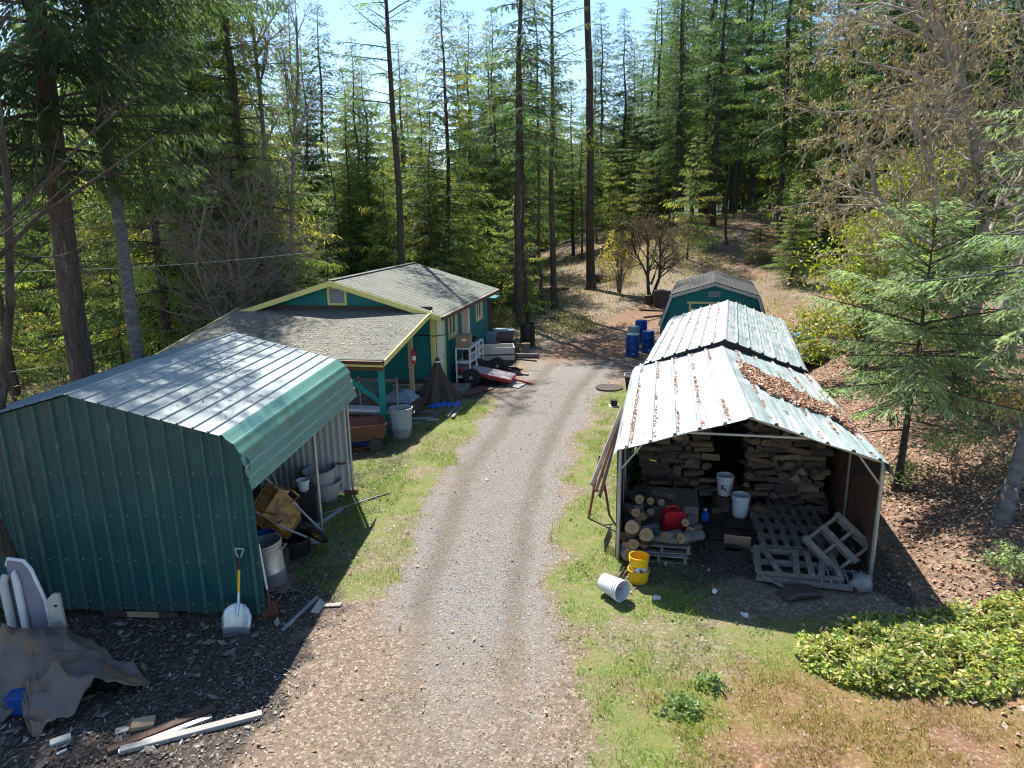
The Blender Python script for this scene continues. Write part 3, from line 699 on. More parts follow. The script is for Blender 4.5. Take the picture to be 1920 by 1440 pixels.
for v_ in (.05, 1.7, 3.4, 5.2):
    MB().tube([(-hw1+.2, v_, z1(hw1-.2)-.05), (0, v_, z1(0)-.05), (hw1-.2, v_, z1(hw1-.2)-.05)], .024, 8).build('roof_bow', m['galv'], sh1)
    MB().tube([(-.92, v_, 2.14), (.92, v_, 2.14)], .018, 8).build('cross_bar', m['cream'] if v_ < .1 else m['galv'], sh1)
    for sx in (-1, 1):
        MB().tube([(sx*(hw1-.03), v_, 1.50), (sx*(hw1-.36), v_, z1(hw1-.36)-.05)], .018, 8).build('brace', m['galv'], sh1)
# plank side walls
for sx in (-1, 1):
    v_ = .1; k = 0
    while v_ < 5.3:
        w = rnd.uniform(.14, .2) if sx < 0 else 1.15
        MB().span((sx*(hw1+.02)-.008, v_, .02), (sx*(hw1+.02)+.008, v_+w-.012, 1.84-(0 if sx < 0 else rnd.uniform(0, .1)))).build('side_board', m['dark_wood'] if sx < 0 else m['brown_wood'], sh1)
        v_ += w; k += 1
MB().beam((hw1-.005, 1.72, 1.05), (hw1-.005, .2, 1.68), .02, .1).build('side_board', m['dark_wood'], sh1)
# dark ribbed end panel at the back under the ridge
pr = []; u = -1.75
while u < 1.75: pr += [(u, 0), (u+.05, .02), (u+.1, 0)]; u += .14
mb = MB(); vs = []; fs = []
for a, h in pr: vs += [(a, 5.35-h, .05), (a, 5.35-h, z1(a)-.06)]
for i in range(len(pr)-1): fs.append((2*i, 2*i+2, 2*i+3, 2*i+1))
mb.add(vs, fs); mb.build('back_wall', m['dark_metal'], sh1)
sl2 = (3.38+math.sin(SA)*5.45+.06, 9.46+math.cos(SA)*5.45, .0)
sh2, z2, hw2 = shed('woodshed', 'second woodshed stepped up behind the open one, its worn roof free of leaf heaps', sl2, 3.36, 6.9, 2.0, 2.60, 6, SA2)
for sx in (-1, 1):
    for v_ in (.15, 2.4, 4.6, 6.7):
        MB().tube([(sx*(hw2-.02), v_, -.05), (sx*(hw2-.02), v_, 2.02)], .028, 8).build('post', m['galv'], sh2)
    MB().span((sx*(hw2+.02)-.01, .1, .02), (sx*(hw2+.02)+.01, 6.7, 1.9)).build('side_wall', m['dark_wood'], sh2)
mb = MB(); mb.prism([(-hw2, .03), (hw2, .03), (hw2, 1.95), (0, 2.52), (-hw2, 1.95)], .02, .05); mb.build('end_wall', m['dark_metal'], sh2)
MB().tube([(-hw2, -.06, 1.97), (0, -.06, 2.565), (hw2, -.06, 1.97)], .022, 8).build('roof_bow', m['dark_metal'], sh2)

# ---- teal house with lean-to porch
HA = R_(11.8)
ho = thing('teal_house', 'teal house with yellow trim, grey shingled gable roof and a lower porch roof in front', 'house', (-2.28, 20.2, 0), -HA)
HW, HL, EZ, RZ = 6.0, 6.75, 2.52, 3.42
rz_ = lambda u: RZ-abs(u+3.0)*(RZ-EZ)/3.0
wl = MB()
# right wall with openings cut as panels around them (v0,v1,z0,z1 holes)
holes = [(.25, 1.05, .16, 2.26), (1.52, 2.42, 1.50, 2.24), (3.05, 4.0, .16, 2.28), (4.98, 5.86, 1.55, 2.26)]
v0 = 0
for a, b, c, d in holes:
    wl.span((-.10, v0, 0), (0, a, EZ)); wl.span((-.10, a, 0), (0, b, c)); wl.span((-.10, a, d), (0, b, EZ)); v0 = b
wl.span((-.10, v0, 0), (0, HL, EZ))
wl.span((-HW, .102, 0), (-HW+.1, HL, EZ))
wl.prism([(-HW, 0), (-.102, 0), (-.102, rz_(-.102)-.03), (-3, RZ-.03), (-HW, EZ-.03)], .0, .10)
wl.prism([(-HW+.102, 0), (-.102, 0), (-.102, rz_(-.102)-.03), (-3, RZ-.03), (-HW+.102, EZ-.02)], HL-.10, HL-.002)
wl.build('wall', m['teal_house'], ho)
t = .07
ro = MB()
for s_ in (-1, 1):
    e = 3.34; ez = RZ-e*(RZ-EZ)/3.0
    ro.prism([(-3, RZ+t), (-3+s_*e, ez+t), (-3+s_*e, ez+.005), (-3, RZ+.005)] if s_ > 0 else [(-3, RZ+.005), (-3-e, ez+.005), (-3-e, ez+t), (-3, RZ+t)], -.34, HL+.34)
ro = ro.build('roof', m['shingle_main'], ho)
MB().beam((-3, -.33, RZ+t+.006), (-3, HL+.33, RZ+t+.006), .2, .016).build('ridge_cap', m['shingle_main'], ro)
e = 3.36
for s_ in (-1, 1):
    a = MB(); ez = RZ-e*(RZ-EZ)/3.0
    for vv in (-.375, HL+.345):
        a = MB(); a.prism([(-3, RZ+.055), (-3+s_*e, ez+.055), (-3+s_*e, ez-.10), (-3, RZ-.10)] if s_ > 0 else [(-3, RZ-.10), (-3-e, ez-.10), (-3-e, ez+.055), (-3, RZ+.055)], vv, vv+.03)
        a.build('barge_board', m['yellow_trim'], ho)
ez = RZ-3.34*(RZ-EZ)/3.0
MB().span((.345, -.34, ez-.07), (.425, HL+.34, ez+.03)).build('gutter', m['brown_wood'], ho)
MB().span((.335, -.34, ez+.034), (.40, HL+.34, ez+.05)).build('gutter_edge', m['pale_card'], ho)
MB().span((-HW-.43, -.34, ez-.07), (-HW-.345, HL+.34, ez+.03)).build('gutter', m['brown_wood'], ho)
MB().span((.002, -.01, .1), (.022, .10, EZ-.05)).build('corner_trim', m['yellow_trim'], ho)
MB().span((-.10, -.024, .1), (.022, -.002, EZ-.05)).build('corner_trim', m['yellow_trim'], ho)
# gable vent
vt = MB(); W_, c_, z0_, z1_ = .62, -2.97, 2.72, 3.28
for a, b in (((c_-.31, z0_), (c_-.24, z1_)), ((c_+.24, z0_), (c_+.31, z1_)), ((c_-.24, z0_), (c_+.24, z0_+.07)), ((c_-.24, z1_-.07), (c_+.24, z1_))):
    vt.span((a[0], -.03, a[1]), (b[0], -.001, b[1]))
vt = vt.build('gable_vent', m['yellow_trim'], ho)
sl_ = MB()
for i in range(8): sl_.beam((c_-.235, -.012, z0_+.10+i*.052), (c_+.235, -.012, z0_+.10+i*.052), .03, .012, up=(0, -.7, .7))
sl_.span((c_-.235, -.004, z0_+.07), (c_+.235, -.001, z1_-.07)); sl_.build('vent_slats', m['soft_grey'], vt)
def frame4(mb, x0, x1, a, b, c, d, w):
    mb.span((x0, a, c), (x1, a+w, d)); mb.span((x0, b-w, c), (x1, b, d)); mb.span((x0, a+w, c), (x1, b-w, c+w)); mb.span((x0, a+w, d-w), (x1, b-w, d)); return mb
a, b, c, d = holes[0]
dr = MB().span((-.06, a+.06, c), (-.02, b-.06, d-.06)); dr = dr.build('door', m['white_paint'], ho, bevel=.004)
pn = MB()
for (pa, pb, pc, pd) in ((.12, .36, .35, 1.0), (.44, .68, .35, 1.0), (.12, .36, 1.1, 1.9), (.44, .68, 1.1, 1.9)): pn.span((-.02, a+pa, pc), (-.012, a+pb, pd))
pn.build('door_panel', m['white_paint'], dr, bevel=.004)
MB().tube([(-.02, b-.14, 1.08), (.03, b-.14, 1.08)], .022, 10).build('handle', m['galv'], dr)
frame4(MB(), -.07, .018, a-.03, b+.03, c-.03, d+.04, .09).build('door_frame', m['yellow_trim'], ho)
def window(a, b, c, d):
    w = frame4(MB(), -.03, .02, a-.05, b+.05, c-.06, d+.05, .10).build('window', m['yellow_trim'], ho)
    f = frame4(MB(), -.05, -.005, a+.05, b-.05, c+.04, d-.05, .035); f.span((-.05, (a+b)/2-.02, c+.05), (-.008, (a+b)/2+.02, d-.06)); f.build('sash', m['white_paint'], w)
    MB().span((-.042, a+.06, c+.05), (-.036, b-.06, d-.06)).build('pane', m['window_glass'], w)
window(*holes[1]); window(*holes[3])
a, b, c, d = holes[2]
MB().span((-.06, a+.02, c), (-.03, b-.14, d-.02)).build('door', m['beige_panel'], ho)
MB().span((-.06, b-.13, c), (.02, b+.01, d)).build('door_post', m['white_paint'], ho)
MB().tube([(-.7, -.05, 1.86), (.06, -.035, 1.84), (.35, .35, 1.84)], .016, 6).build('rail', m['dark_metal'], ho)
# dark porch wall beyond the far end
MB().span((-1.2, HL+.02, 0), (-.05, HL+.9, 2.2)).build('back_porch', m['dark_wood'], ho)
MB().prism([(-3, 2.42), (.25, 2.12), (.25, 2.06), (-3, 2.36)], HL+.02, HL+1.2).build('back_porch_roof', m['teal_house'], ho)
# lean-to porch roof
LV, LZ0, LZ1, LU0, LU1 = -3.9, 2.62, 1.92, -6.25, .0
sq = (LZ0-LZ1)/(-LV)
lr = MB(); lr.add([(LU0, -.03, LZ0), (LU1, -.03, LZ0), (LU1, LV, LZ1), (LU0, LV, LZ1), (LU0, -.03, LZ0-.06), (LU1, -.03, LZ0-.06), (LU1, LV, LZ1-.06), (LU0, LV, LZ1-.06)],
                  [(0, 1, 2, 3), (7, 6, 5, 4), (0, 4, 5, 1), (1, 5, 6, 2), (2, 6, 7, 3), (3, 7, 4, 0)])
lr = lr.build('porch_roof', m['shingle_lean'], ho)
for u_ in (LU0-.035, LU1+.003):
    MB().add([(u_, -.035, LZ0+.006), (u_+.032, -.035, LZ0+.006), (u_+.032, LV-.02, LZ1+.006), (u_, LV-.02, LZ1+.006), (u_, -.035, LZ0-.13), (u_+.032, -.035, LZ0-.13), (u_+.032, LV-.02, LZ1-.13), (u_, LV-.02, LZ1-.13)],
             [(0, 1, 2, 3), (7, 6, 5, 4), (0, 4, 5, 1), (1, 5, 6, 2), (2, 6, 7, 3), (3, 7, 4, 0)]).build('barge_board', m['yellow_trim'], lr)
gt = MB(); gt.prism([(LV-.13, LZ1-.01), (LV-.03, LZ1-.01), (LV-.03, LZ1-.10), (LV-.10, LZ1-.10)], LU0, LU1-.02, M=Matrix(((0, 1, 0, 0), (1, 0, 0, 0), (0, 0, 1, 0), (0, 0, 0, 1)))); gt.build('gutter', m['brown_wood'], lr)
MB().span((LU0, LV-.025, LZ1-.17), (LU1-.02, LV-.004, LZ1-.105)).build('fascia', m['yellow_trim'], lr)
MB().span((LU0+.1, LV+.14, LZ1-.30), (LU1-.1, LV+.26, LZ1-.085)).build('beam', m['brown_wood'], ho)
MB().span((LU0, -.05, LZ0-.01), (LU1, -.004, LZ0+.09)).build('flashing', m['dark_wood'], ho)
for i in range(9):
    u_ = LU0+.3+i*.72
    MB().beam((u_, -.05, LZ0-.14), (u_, LV+.3, LZ1-.14+sq*.3), .05, .13).build('rafter', m['brown_wood'], ho)
MB().span((-.24, LV+.14, 0), (-.12, LV+.27, LZ1-.305)).build('post', m['turq'], ho)
MB().beam((-.20, LV+.205, .78), (-1.35, LV+.205, LZ1-.31), .05, .12).build('brace', m['turq'], ho)
for u_, v_ in ((-.18, -1.55), (-2.05, -2.6), (-4.2, -2.6), (-6.0, LV+.2)):
    MB().span((u_-.055, v_-.055, 0), (u_+.055, v_+.055, LZ0+v_*sq-.11)).build('post', m['plank'], ho)
# chain link kennel inside the porch
fe = thing('chain_link_fence', 'chain link kennel fence with wooden rail under the house porch', 'fence', ho.matrix_basis @ Vector((-2.3, -2.68, 0)), -HA)
mb = MB(); W_, H_ = 2.1, 1.05
for k in range(-12, 24):
    for s_ in (-1, 1):
        x0 = k*.1; pts = []
        for j in range(12):
            x = x0+s_*j*.088; z = .12+j*.088
            if 0 <= x+.0 <= W_: pts.append((x, 0 if (j % 2) else .008*s_, z))
        if len(pts) > 1: mb.tube(pts, .004, 3, cap=False)
mb.build('wire_mesh', m['galv'], fe)
MB().span((-.05, -.03, .02), (W_+.05, .02, .10)).build('rail', m['grey_wood'], fe)
MB().span((-.05, -.03, 1.08), (W_+.05, .02, 1.16)).build('rail', m['grey_wood'], fe)
for x in (0, W_/2, W_): MB().tube([(x, .03, 0), (x, .03, 1.2)], .02, 8).build('post', m['galv'], fe)
HOM = lambda u, v, z: tuple(Matrix.Translation((-2.28, 20.2, 0)) @ Matrix.Rotation(-HA, 4, 'Z') @ Vector((u, v, z)))

# ---- gambrel barn
BA = R_(16)
bx0 = at_y(1345, 24.0)
ba = thing('gambrel_shed', 'small teal gambrel roofed barn with yellow trimmed double doors behind the woodshed roofs', 'shed', (bx0-.0, 24.0, 0), -BA)
hw = 1.80
gp_ = [(-hw-.02, 1.35), (-1.46, 2.40), (0, 2.84), (1.46, 2.40), (hw+.02, 1.35)]
MB().prism([(-hw, 0), (hw, 0), (hw, 1.4), (1.42, 2.38), (0, 2.78), (-1.42, 2.38), (-hw, 1.4)], 0, 4.6).build('wall', m['teal_house'], ba)
mb = MB()
for i in range(4):
    (a, b), (c, d) = gp_[i], gp_[i+1]
    mb.prism([(a, b+.01), (c, d+.01), (c, d+.07), (a, b+.07)] if i in (1, 2) else [(a, b), (c, d), (c+(.05 if i == 3 else -.05), d+.03), (a+(.05 if i == 3 else -.05), b+.02)], -.15, 4.75)
mb.build('roof', m['shingle_dark'], ba)
for i in range(4):
    (a, b), (c, d) = gp_[i], gp_[i+1]
    dx, dz = c-a, d-b; L_ = math.hypot(dx, dz); nx, nz = -dz/L_, dx/L_
    MB().prism([(a+nx*.03, b+nz*.03), (c+nx*.03, d+nz*.03), (c-nx*.06, d-nz*.06), (a-nx*.06, b-nz*.06)], -.185-.003*i, -.152).build('barge_board', m['cream'], ba)
MB().span((-.76, -.02, .1), (.76, -.002, 2.12)).build('door', m['teal_house'], ba)
for a, b in (((-.84, .1), (-.76, 2.14)), ((.76, .1), (.84, 2.14)), ((-.9, 2.14), (.9, 2.21)), ((-.035, .1), (.035, 2.12))):
    MB().span((a[0], -.035, a[1]), (b[0], -.021 if abs(a[0]) < .7 else -.002, b[1])).build('door_trim', m['yellow_trim'], ba)
MB().span((-.755, -.04, 1.92), (-.6, -.022, 1.98)).build('hinge', m['yellow_trim'], ba)
gv = MB(); gv.span((-.2, -.03, 2.38), (.2, -.002, 2.57)); gv = gv.build('gable_vent', m['pale_lid'], ba)
mb = MB()
for x0 in (-.18, .01):
    for i in range(5): mb.beam((x0, -.034, 2.405+i*.034), (x0+.17, -.034, 2.405+i*.034), .02, .008, up=(0, -.7, .7))
mb.build('vent_slats', m['soft_grey'], gv)
# ================================================================== OBJECTS
def P3(px, py, z=0.0, dz=0.0):
    x, y = gp(px, py, z); 
    if z == 0.0:
        h = hz1(x, y); x, y = gp(px, py, h); z = h
    return (x, y, z+dz)
GM = Matrix.Translation((-3.38, 8.40, 0)) @ Matrix.Rotation(-GA, 4, 'Z')
GW = lambda u, v, z=0: tuple(GM @ Vector((u, v, z)))
SM = Matrix.Translation((3.38, 9.46, 0)) @ Matrix.Rotation(-SA, 4, 'Z')
SW = lambda u, v, z=0: tuple(SM @ Vector((u, v, z)))

# ---- scoop shovel
def shovel(name, label, loc, rot, mat_b, w, l, hl, grip=True, hm='yellow_plastic'):
    t = thing(name, label, 'shovel', loc, rot=rot)
    mb = MB(); n = 9; vs = []; fs = []
    rows = [(0, .86, 0), (.3, .97, 0), (.62, 1, .004), (.84, .82, .012), (.96, .5, .03), (1.0, .2, .04)]
    for r, ww, zz in rows:
        for k in range(n):
            s = -1+2*k/(n-1); vs.append((s*w/2*ww, zz-(.035*abs(s)**2.2)*(1.1-r*.3)-.004*math.cos(s*9), r*l))
    for i in range(len(rows)-1):
        for k in range(n-1): fs.append((i*n+k, i*n+k+1, (i+1)*n+k+1, (i+1)*n+k))
    mb.add(vs, fs); mb.build('blade', mat_b, t, smooth=True, solid=.004)
    MB().tube([(0, -.01, l*.62), (0, .005, l*.85), (0, .045, l+.02), (0, .05, l+.14)], [.012, .022, .021, .018], 10).build('socket', mat_b, t, smooth=True)
    MB().tube([(0, .05, l+.14), (0, .05, l+hl*.72)], .0165, 10).build('shaft', m[hm], t, smooth=True)
    if grip:
        MB().tube([(0, .05, l+hl*.72), (0, .05, l+hl)], .02, 10).build('ferrule', m['black_plastic'], t)
        g = MB(); z0 = l+hl
        g.tube([(0, .05, z0-.02), (-.035, .05, z0+.03), (-.055, .05, z0+.11)], .012, 8); g.tube([(0, .05, z0-.02), (.035, .05, z0+.03), (.055, .05, z0+.11)], .012, 8); g.tube([(-.06, .05, z0+.11), (.06, .05, z0+.11)], .014, 8)
        g.build('grip', m['soft_grey'], t, smooth=True)
    return t
x, y, z = P3(443, 1192)
shovel('scoop_shovel', 'aluminium scoop shovel with yellow handle leaning on the green carport wall', (x, y+.02, z-.01), (R_(-13), R_(3), R_(4)), m['alu'], .38, .42, .60)
x, y, z = P3(507, 1158)
shovel('spade', 'dirty long handled spade standing at the corner of the green carport', (x+.02, y-.02, z), (R_(-6), R_(-5), R_(10)), m['rust'], .22, .26, 1.1, False, 'white_paint')
# ---- lathe things
def pail(name, label, loc, r0=.125, r1=.15, h=.37, mt='white_plastic', rot=None, group=None, cat='bucket', ribs=True, lab=True, handle=True):
    t = thing(name, label, cat, loc, rot=rot or (0, 0, 0), group=group)
    rr = lambda z: r0+(r1-r0)*z/h
    pr = [(r0*.96, 0), (r0, .006), (rr(h*.74), h*.74)]
    if ribs: pr += [(rr(h*.74)+.007, h*.75), (rr(h*.78)+.007, h*.78), (rr(h*.78), h*.785), (rr(h*.84), h*.84), (rr(h*.84)+.009, h*.85), (rr(h*.88)+.009, h*.88), (rr(h*.88), h*.885)]
    pr += [(rr(h*.95), h*.95), (r1+.008, h*.96), (r1+.008, h), (r1-.004, h), (rr(h*.9)-.004, h*.9), (r0-.004, .01), (0, .01)]
    MB().lathe(pr, 32).build('body', m[mt], t, smooth=True)
    if lab:
        mb = MB(); vs = []; fs = []; n = 12
        for k in range(n+1):
            a = R_(-135+110*k/n)
            for zz in (h*.24, h*.62): vs.append(((rr(zz)+.0025)*math.cos(a), (rr(zz)+.0025)*math.sin(a), zz))
        for k in range(n): fs.append((2*k, 2*k+2, 2*k+3, 2*k+1))
        mb.add(vs, fs).build('paper_label', m['print'], t, smooth=True)
    if handle:
        pts = [((r1+.012)*math.cos(a), (r1+.012)*math.sin(a)*.35-(r1*.95)*abs(math.sin(a)), h*.86-.10*math.sin(a)) for a in np.linspace(0, math.pi, 15)]
        MB().tube(pts, .004, 5).build('handle', m['galv'], t)
    return t
x, y, z = P3(1150, 1117)
pail('pail', 'white plastic bucket lying on its side on the grass', (x-.13, y+.12, z+.155), rot=(R_(88), 0, R_(38)))
x, y, z = P3(1200, 1097)
pail('pail', 'yellow plastic bucket the other nested in, at the front corner of the woodshed', (x, y+.13, z), .138, .155, .20, 'yellow_plastic', lab=False, handle=False)
pail('pail', 'taller yellow bucket with a printed label, nested inside a wider yellow bucket', (x, y+.13, z+.04), .122, .142, .37, 'yellow_plastic', handle=False)
# ---- garbage cans
def can(name, label, loc, r0, r1, h, mt, rot=None, ribs=0, cat='trash can', bands=((.3, .008), (.86, .014)), hd=True):
    t = thing(name, label, cat, loc, rot=rot or (0, 0, 0))
    pr = [(r0*.97, 0), (r0, .015)]; rr = lambda z: r0+(r1-r0)*z/h
    for f, q in bands: pr += [(rr(h*f), h*f), (rr(h*f)+q, h*f+.012), (rr(h*f)+q, h*f+.035), (rr(h*f), h*f+.05)]
    pr += [(rr(h*.96), h*.955), (r1+.018, h*.965), (r1+.018, h), (r1-.006, h), (r0-.006, .02), (0, .02)]
    pr2 = []
    mb = MB().lathe(pr, 48)
    if ribs:
        mb.v = [(x*(1+.012*math.cos(ribs*math.atan2(y, x)))*1, y*(1+.012*math.cos(ribs*math.atan2(y, x))), z) if .1*h < z < .9*h else (x, y, z) for x, y, z in mb.v]
    mb.build('body', m[mt], t, smooth=True)
    if hd:
        for s in (-1, 1): MB().tube([(s*r1, -.09, h*.82), (s*(r1+.05), -.07, h*.83), (s*(r1+.05), .07, h*.83), (s*r1, .09, h*.82)], .012, 7).build('handle', m[mt], t, smooth=True)
    return t
x, y, z = P3(752, 823)
can('trash_barrel', 'grey plastic garbage barrel, open topped, standing on the grass edge by the porch', (x, y+.22, z), .225, .275, .74, 'grey_plastic')
can('trash_can', 'galvanised ribbed trash can just inside the green carport', GW(-.30, .95, 0), .20, .25, .68, 'galv', rot=(0, R_(-8), 0), ribs=24)
x, y, z = P3(547, 1048)
can('planter_tub', 'black plastic tub on the ground beside the carport post', (x, y+.2, z), .235, .275, .30, 'black_plastic', cat='tub', bands=((.82, .006),), hd=False)
x, y, z = P3(606, 941)
can('planter', 'pale grey planter under the other grey planter, by the white corrugated wall', (x, y+.2, z), .235, .31, .36, 'pot_grey', cat='planter', bands=((.83, .022),), hd=False)
can('planter', 'pale grey planter stacked on top of another grey planter', (x-.03, y+.18, z+.27), .235, .31, .36, 'pot_grey', rot=(R_(4), R_(-6), 0), cat='planter', bands=((.83, .022),), hd=False)
x, y, z = P3(990, 651)
can('burn_barrel', 'blackened steel barrel at the far end of the yard junk', (x, y+.3, z), .30, .30, .95, 'dark_metal', cat='barrel', bands=((.33, .015), (.66, .015)), hd=False)
# blue barrels by the rear woodshed
def barrel(label, px, py, h, r, mt='blue_plastic', lid=None):
    x, y, z = P3(px, py)
    t = thing('plastic_barrel', label, 'barrel', (x, y+r*.8, z), group='barrels beside the rear woodshed')
    MB().lathe([(r*.92, 0), (r*1.04, .02), (r, .04), (r, h*.32), (r*1.035, h*.34), (r, h*.36), (r, h*.66), (r*1.035, h*.68), (r, h*.70), (r*.98, h*.94), (r*.9, h)], 32).build('body', m[mt], t, smooth=True)
    MB().lathe([(r*.93, h+.001), (r*.93, h+.03), (r*.86, h+.035), (0, h+.03)], 28).build('lid', m[lid or mt], t, smooth=True)
    MB().tube([(0, -r*1.0, .12), (0, -r-.04, .12)], .025, 10).build('bung', m['white_plastic'], t)
barrel('blue plastic barrel with pale lid standing in front of the others', 1187, 669, .80, .24, lid='pale_lid')
barrel('grey blue barrel right behind the foremost blue barrel', 1189, 652, .80, .24, 'grey_plastic', 'pale_lid')
barrel('tall dark blue barrel at the back of the barrel group', 1203, 644, .90, .245)
barrel('blue barrel half hidden by the rear woodshed roof', 1216, 662, .80, .24)

# ---- wheelbarrow tipped against the junk in the carport
yl = Vector((.45, .42, -.80)).normalized(); zl = -(Vector((.55, -.65, .55))-yl*yl.dot(Vector((.55, -.65, .55)))).normalized(); xl = yl.cross(zl)
wm = Matrix((xl, yl, zl)).transposed().to_4x4(); wm = GM @ Matrix.Translation((-.48, 1.92, .66)) @ wm @ Matrix.Translation((0, -.05, -.48))
wb = thing('wheelbarrow', 'orange yellow wheelbarrow tipped up on its nose inside the green carport', 'wheelbarrow', wm.to_translation(), rot=wm.to_euler())
mb = MB(); L0 = [(-.30, -.42), (.30, -.42), (.33, .15), (.20, .46), (-.20, .46), (-.33, .15)]; L1 = [(-.22, -.30), (.22, -.30), (.22, .1), (.14, .22), (-.14, .22), (-.22, .1)]
vs = [(a, b, .62) for a, b in L0]+[(a, b, .36) for a, b in L1]
mb.add(vs, [(i, (i+1) % 6, (i+1) % 6+6, i+6) for i in range(6)]+[(11, 10, 9, 8, 7, 6)])
tr = mb.build('tray', m['barrow'], wb, solid=.006, bevel=.03)
MB().tube([(a, b, .62) for a, b in L0]+[(L0[0][0], L0[0][1], .62)], .012, 6, cap=False).build('tray_rim', m['barrow'], wb)
for s in (-1, 1):
    MB().tube([(s*.10, .62, .18), (s*.2, .1, .34), (s*.26, -.5, .46), (s*.28, -.95, .54)], .018, 8).build('handle', m['soft_grey'], wb, smooth=True)
    MB().tube([(s*.2, -.02, .36), (s*.22, -.16, .02), (s*.22, -.30, .02), (s*.24, -.45, .44)], .014, 7).build('leg', m['barrow'], wb)
wh = MB(); wh.tube([(0, .62+.17*math.cos(a), .18+.17*math.sin(a)) for a in np.linspace(0, 2*math.pi, 25)], .042, 8, cap=False); wh = wh.build('wheel', m['rubber'], wb, smooth=True)
MB().lathe([(.13, -.02), (.13, .02), (.03, .045), (.03, -.045)], 20, M=Matrix.Translation((0, .62, .18)) @ Matrix.Rotation(R_(90), 4, 'Y')).build('hub', m['barrow'], wh)
# hand truck behind it
ht = thing('hand_truck', 'grey tubular hand truck leaning behind the tipped wheelbarrow', 'hand truck', GW(-.55, 2.35, 0), rot=(R_(-22), 0, R_(70)))
mb = MB()
for s in (-1, 1): mb.tube([(s*.19, 0, .05), (s*.19, 0, 1.0), (s*.12, -.05, 1.18), (0, -.06, 1.2)], .014, 8)
for z_ in (.25, .5, .75): mb.tube([(-.19, 0, z_), (.19, 0, z_)], .011, 6)
mb.build('frame', m['soft_grey'], ht, smooth=True); MB().span((-.2, -.22, .02), (.2, 0, .03)).build('toe_plate', m['soft_grey'], ht)
for s in (-1, 1): MB().lathe([(.03, -.03), (.12, -.03), (.13, 0), (.12, .03), (.03, .03)], 22, M=Matrix.Translation((s*.25, .08, .13)) @ Matrix.Rotation(R_(90), 4, 'Y')).build('wheel', m['rubber'], ht, smooth=True)
pail('pail', 'blue bucket at the back of the green carport behind the trash can', GW(-.55, 1.35, .25), .13, .155, .36, 'blue_plastic', lab=False)
MB_ = MB().span((-.3, -.25, 0), (.3, .25, .25)); o = MB_.build('wooden_crate', m['dark_wood'], None, GW(-.55, 1.35, 0), (0, 0, .2), bevel=.01); tag(o, 'dark wooden crate under the blue bucket in the green carport', 'crate')
pail('pail', 'small white pail hanging about the middle of the carport clutter', GW(-.62, 3.2, .55), .09, .11, .2, 'white_plastic', lab=False)
o = MB().span((-.25, -.2, 0), (.25, .2, .55)).build('metal_cabinet', m['dark_metal'], None, GW(-.62, 3.2, 0), (0, 0, .1), bevel=.01); tag(o, 'dark metal cabinet carrying the small white pail in the carport', 'cabinet')
for i, (u, v, sx, sy, h) in enumerate(((-1.3, 1.2, .7, .5, .6), (-1.5, 2.6, .8, .6, .7), (-2.6, 3.4, 1.2, .7, .5))):
    t = thing('storage_box', ('dark low storage box near the front of the green carport', 'dark storage box in the middle of the green carport', 'wide dark storage box at the back of the green carport')[i], 'box', GW(u, v, 0), -GA+.1*i)
    MB().span((-sx/2, -sy/2, 0), (sx/2, sy/2, h)).build('body', m['dark_wood'], t, bevel=.01); MB().span((-sx/2-.01, -sy/2-.01, h+.002), (sx/2+.01, sy/2+.01, h+.04)).build('lid', m['black_plastic'], t, bevel=.008)

# ---- boards, poles and scraps (each one its own)
def board(label, a, b, w, h, mt, name='board', cat='board', za=0, zb=0, group=None, roll=0, bev=.004):
    ax, ay, az = P3(*a) if len(a) == 2 else a
    bx, by, bz = P3(*b) if len(b) == 2 else b
    A = Vector((ax, ay, az+h/2+za)); B = Vector((bx, by, bz+h/2+zb)); c = (A+B)/2; d = B-A
    o = MB().span((-d.length/2, -w/2, -h/2), (d.length/2, w/2, h/2)).build(name, m[mt], None, bevel=bev)
    o.location = c; o.rotation_euler = (roll, -math.asin(d.z/d.length), math.atan2(d.y, d.x))
    return tag(o, label, cat, group)
board('weathered white two by four half in sunlight at the lower left', (226, 1412), (492, 1342), .09, .05, 'white_lumber', 'lumber', za=.004)
o = board('striped metal track lying between the white and the brown lumber', (222, 1414), (398, 1346), .07, .035, 'alu', 'metal_track', 'metal strip')
board('brown stained plank behind the metal track at the lower left', (202, 1412), (404, 1330), .10, .045, 'brown_wood', 'plank', 'plank')
board('tan wood block lying by the brown plank', (247, 1364), (291, 1356), .16, .05, 'plank', 'wood_block', 'block')
board('cream offcut lying in the chips in front of the tarp heap', (94, 1398), (134, 1384), .10, .04, 'cream', 'offcut', 'offcut')
board('small pale stick in the dark chips at the bottom left', (106, 1416), (126, 1406), .025, .02, 'white_paint', 'stick', 'stick')
board('pale square of wood next to the tan wood block', (216, 1374), (243, 1366), .10, .02, 'pale_card', 'offcut', 'offcut')
board('long silver aluminium channel lying at the shadow edge by the carport', (530, 1184), (595, 1122), .05, .035, 'alu', 'metal_channel', 'metal strip', za=.002)
board('second silver aluminium strip lying along the channel', (541, 1176), (590, 1126), .03, .025, 'alu', 'metal_channel', 'metal strip', za=.002)
bl = [((492, 1085), (560, 1058), .10, 'maroon_board', 'purplish board pointing out of the carport below the trash can'), ((496, 1072), (530, 1052), .14, 'soft_grey', 'grey board under the galvanised trash can'),
      ((498, 1094), (537, 1072), .09, 'soft_grey', 'narrow grey board among the boards beside the carport corner'), ((512, 1102), (534, 1078), .13, 'maroon_board', 'short brown board in the middle of the carport corner pile'),
      ((526, 1116), (548, 1078), .14, 'maroon_board', 'longer brown board at the outer edge of the carport corner pile'), ((500, 1112), (520, 1106), .09, 'maroon_board', 'brown stub of board at the foot of the carport corner pile'), ((498, 1104), (512, 1092), .08, 'plank', 'tan scrap of wood in the carport corner pile')]
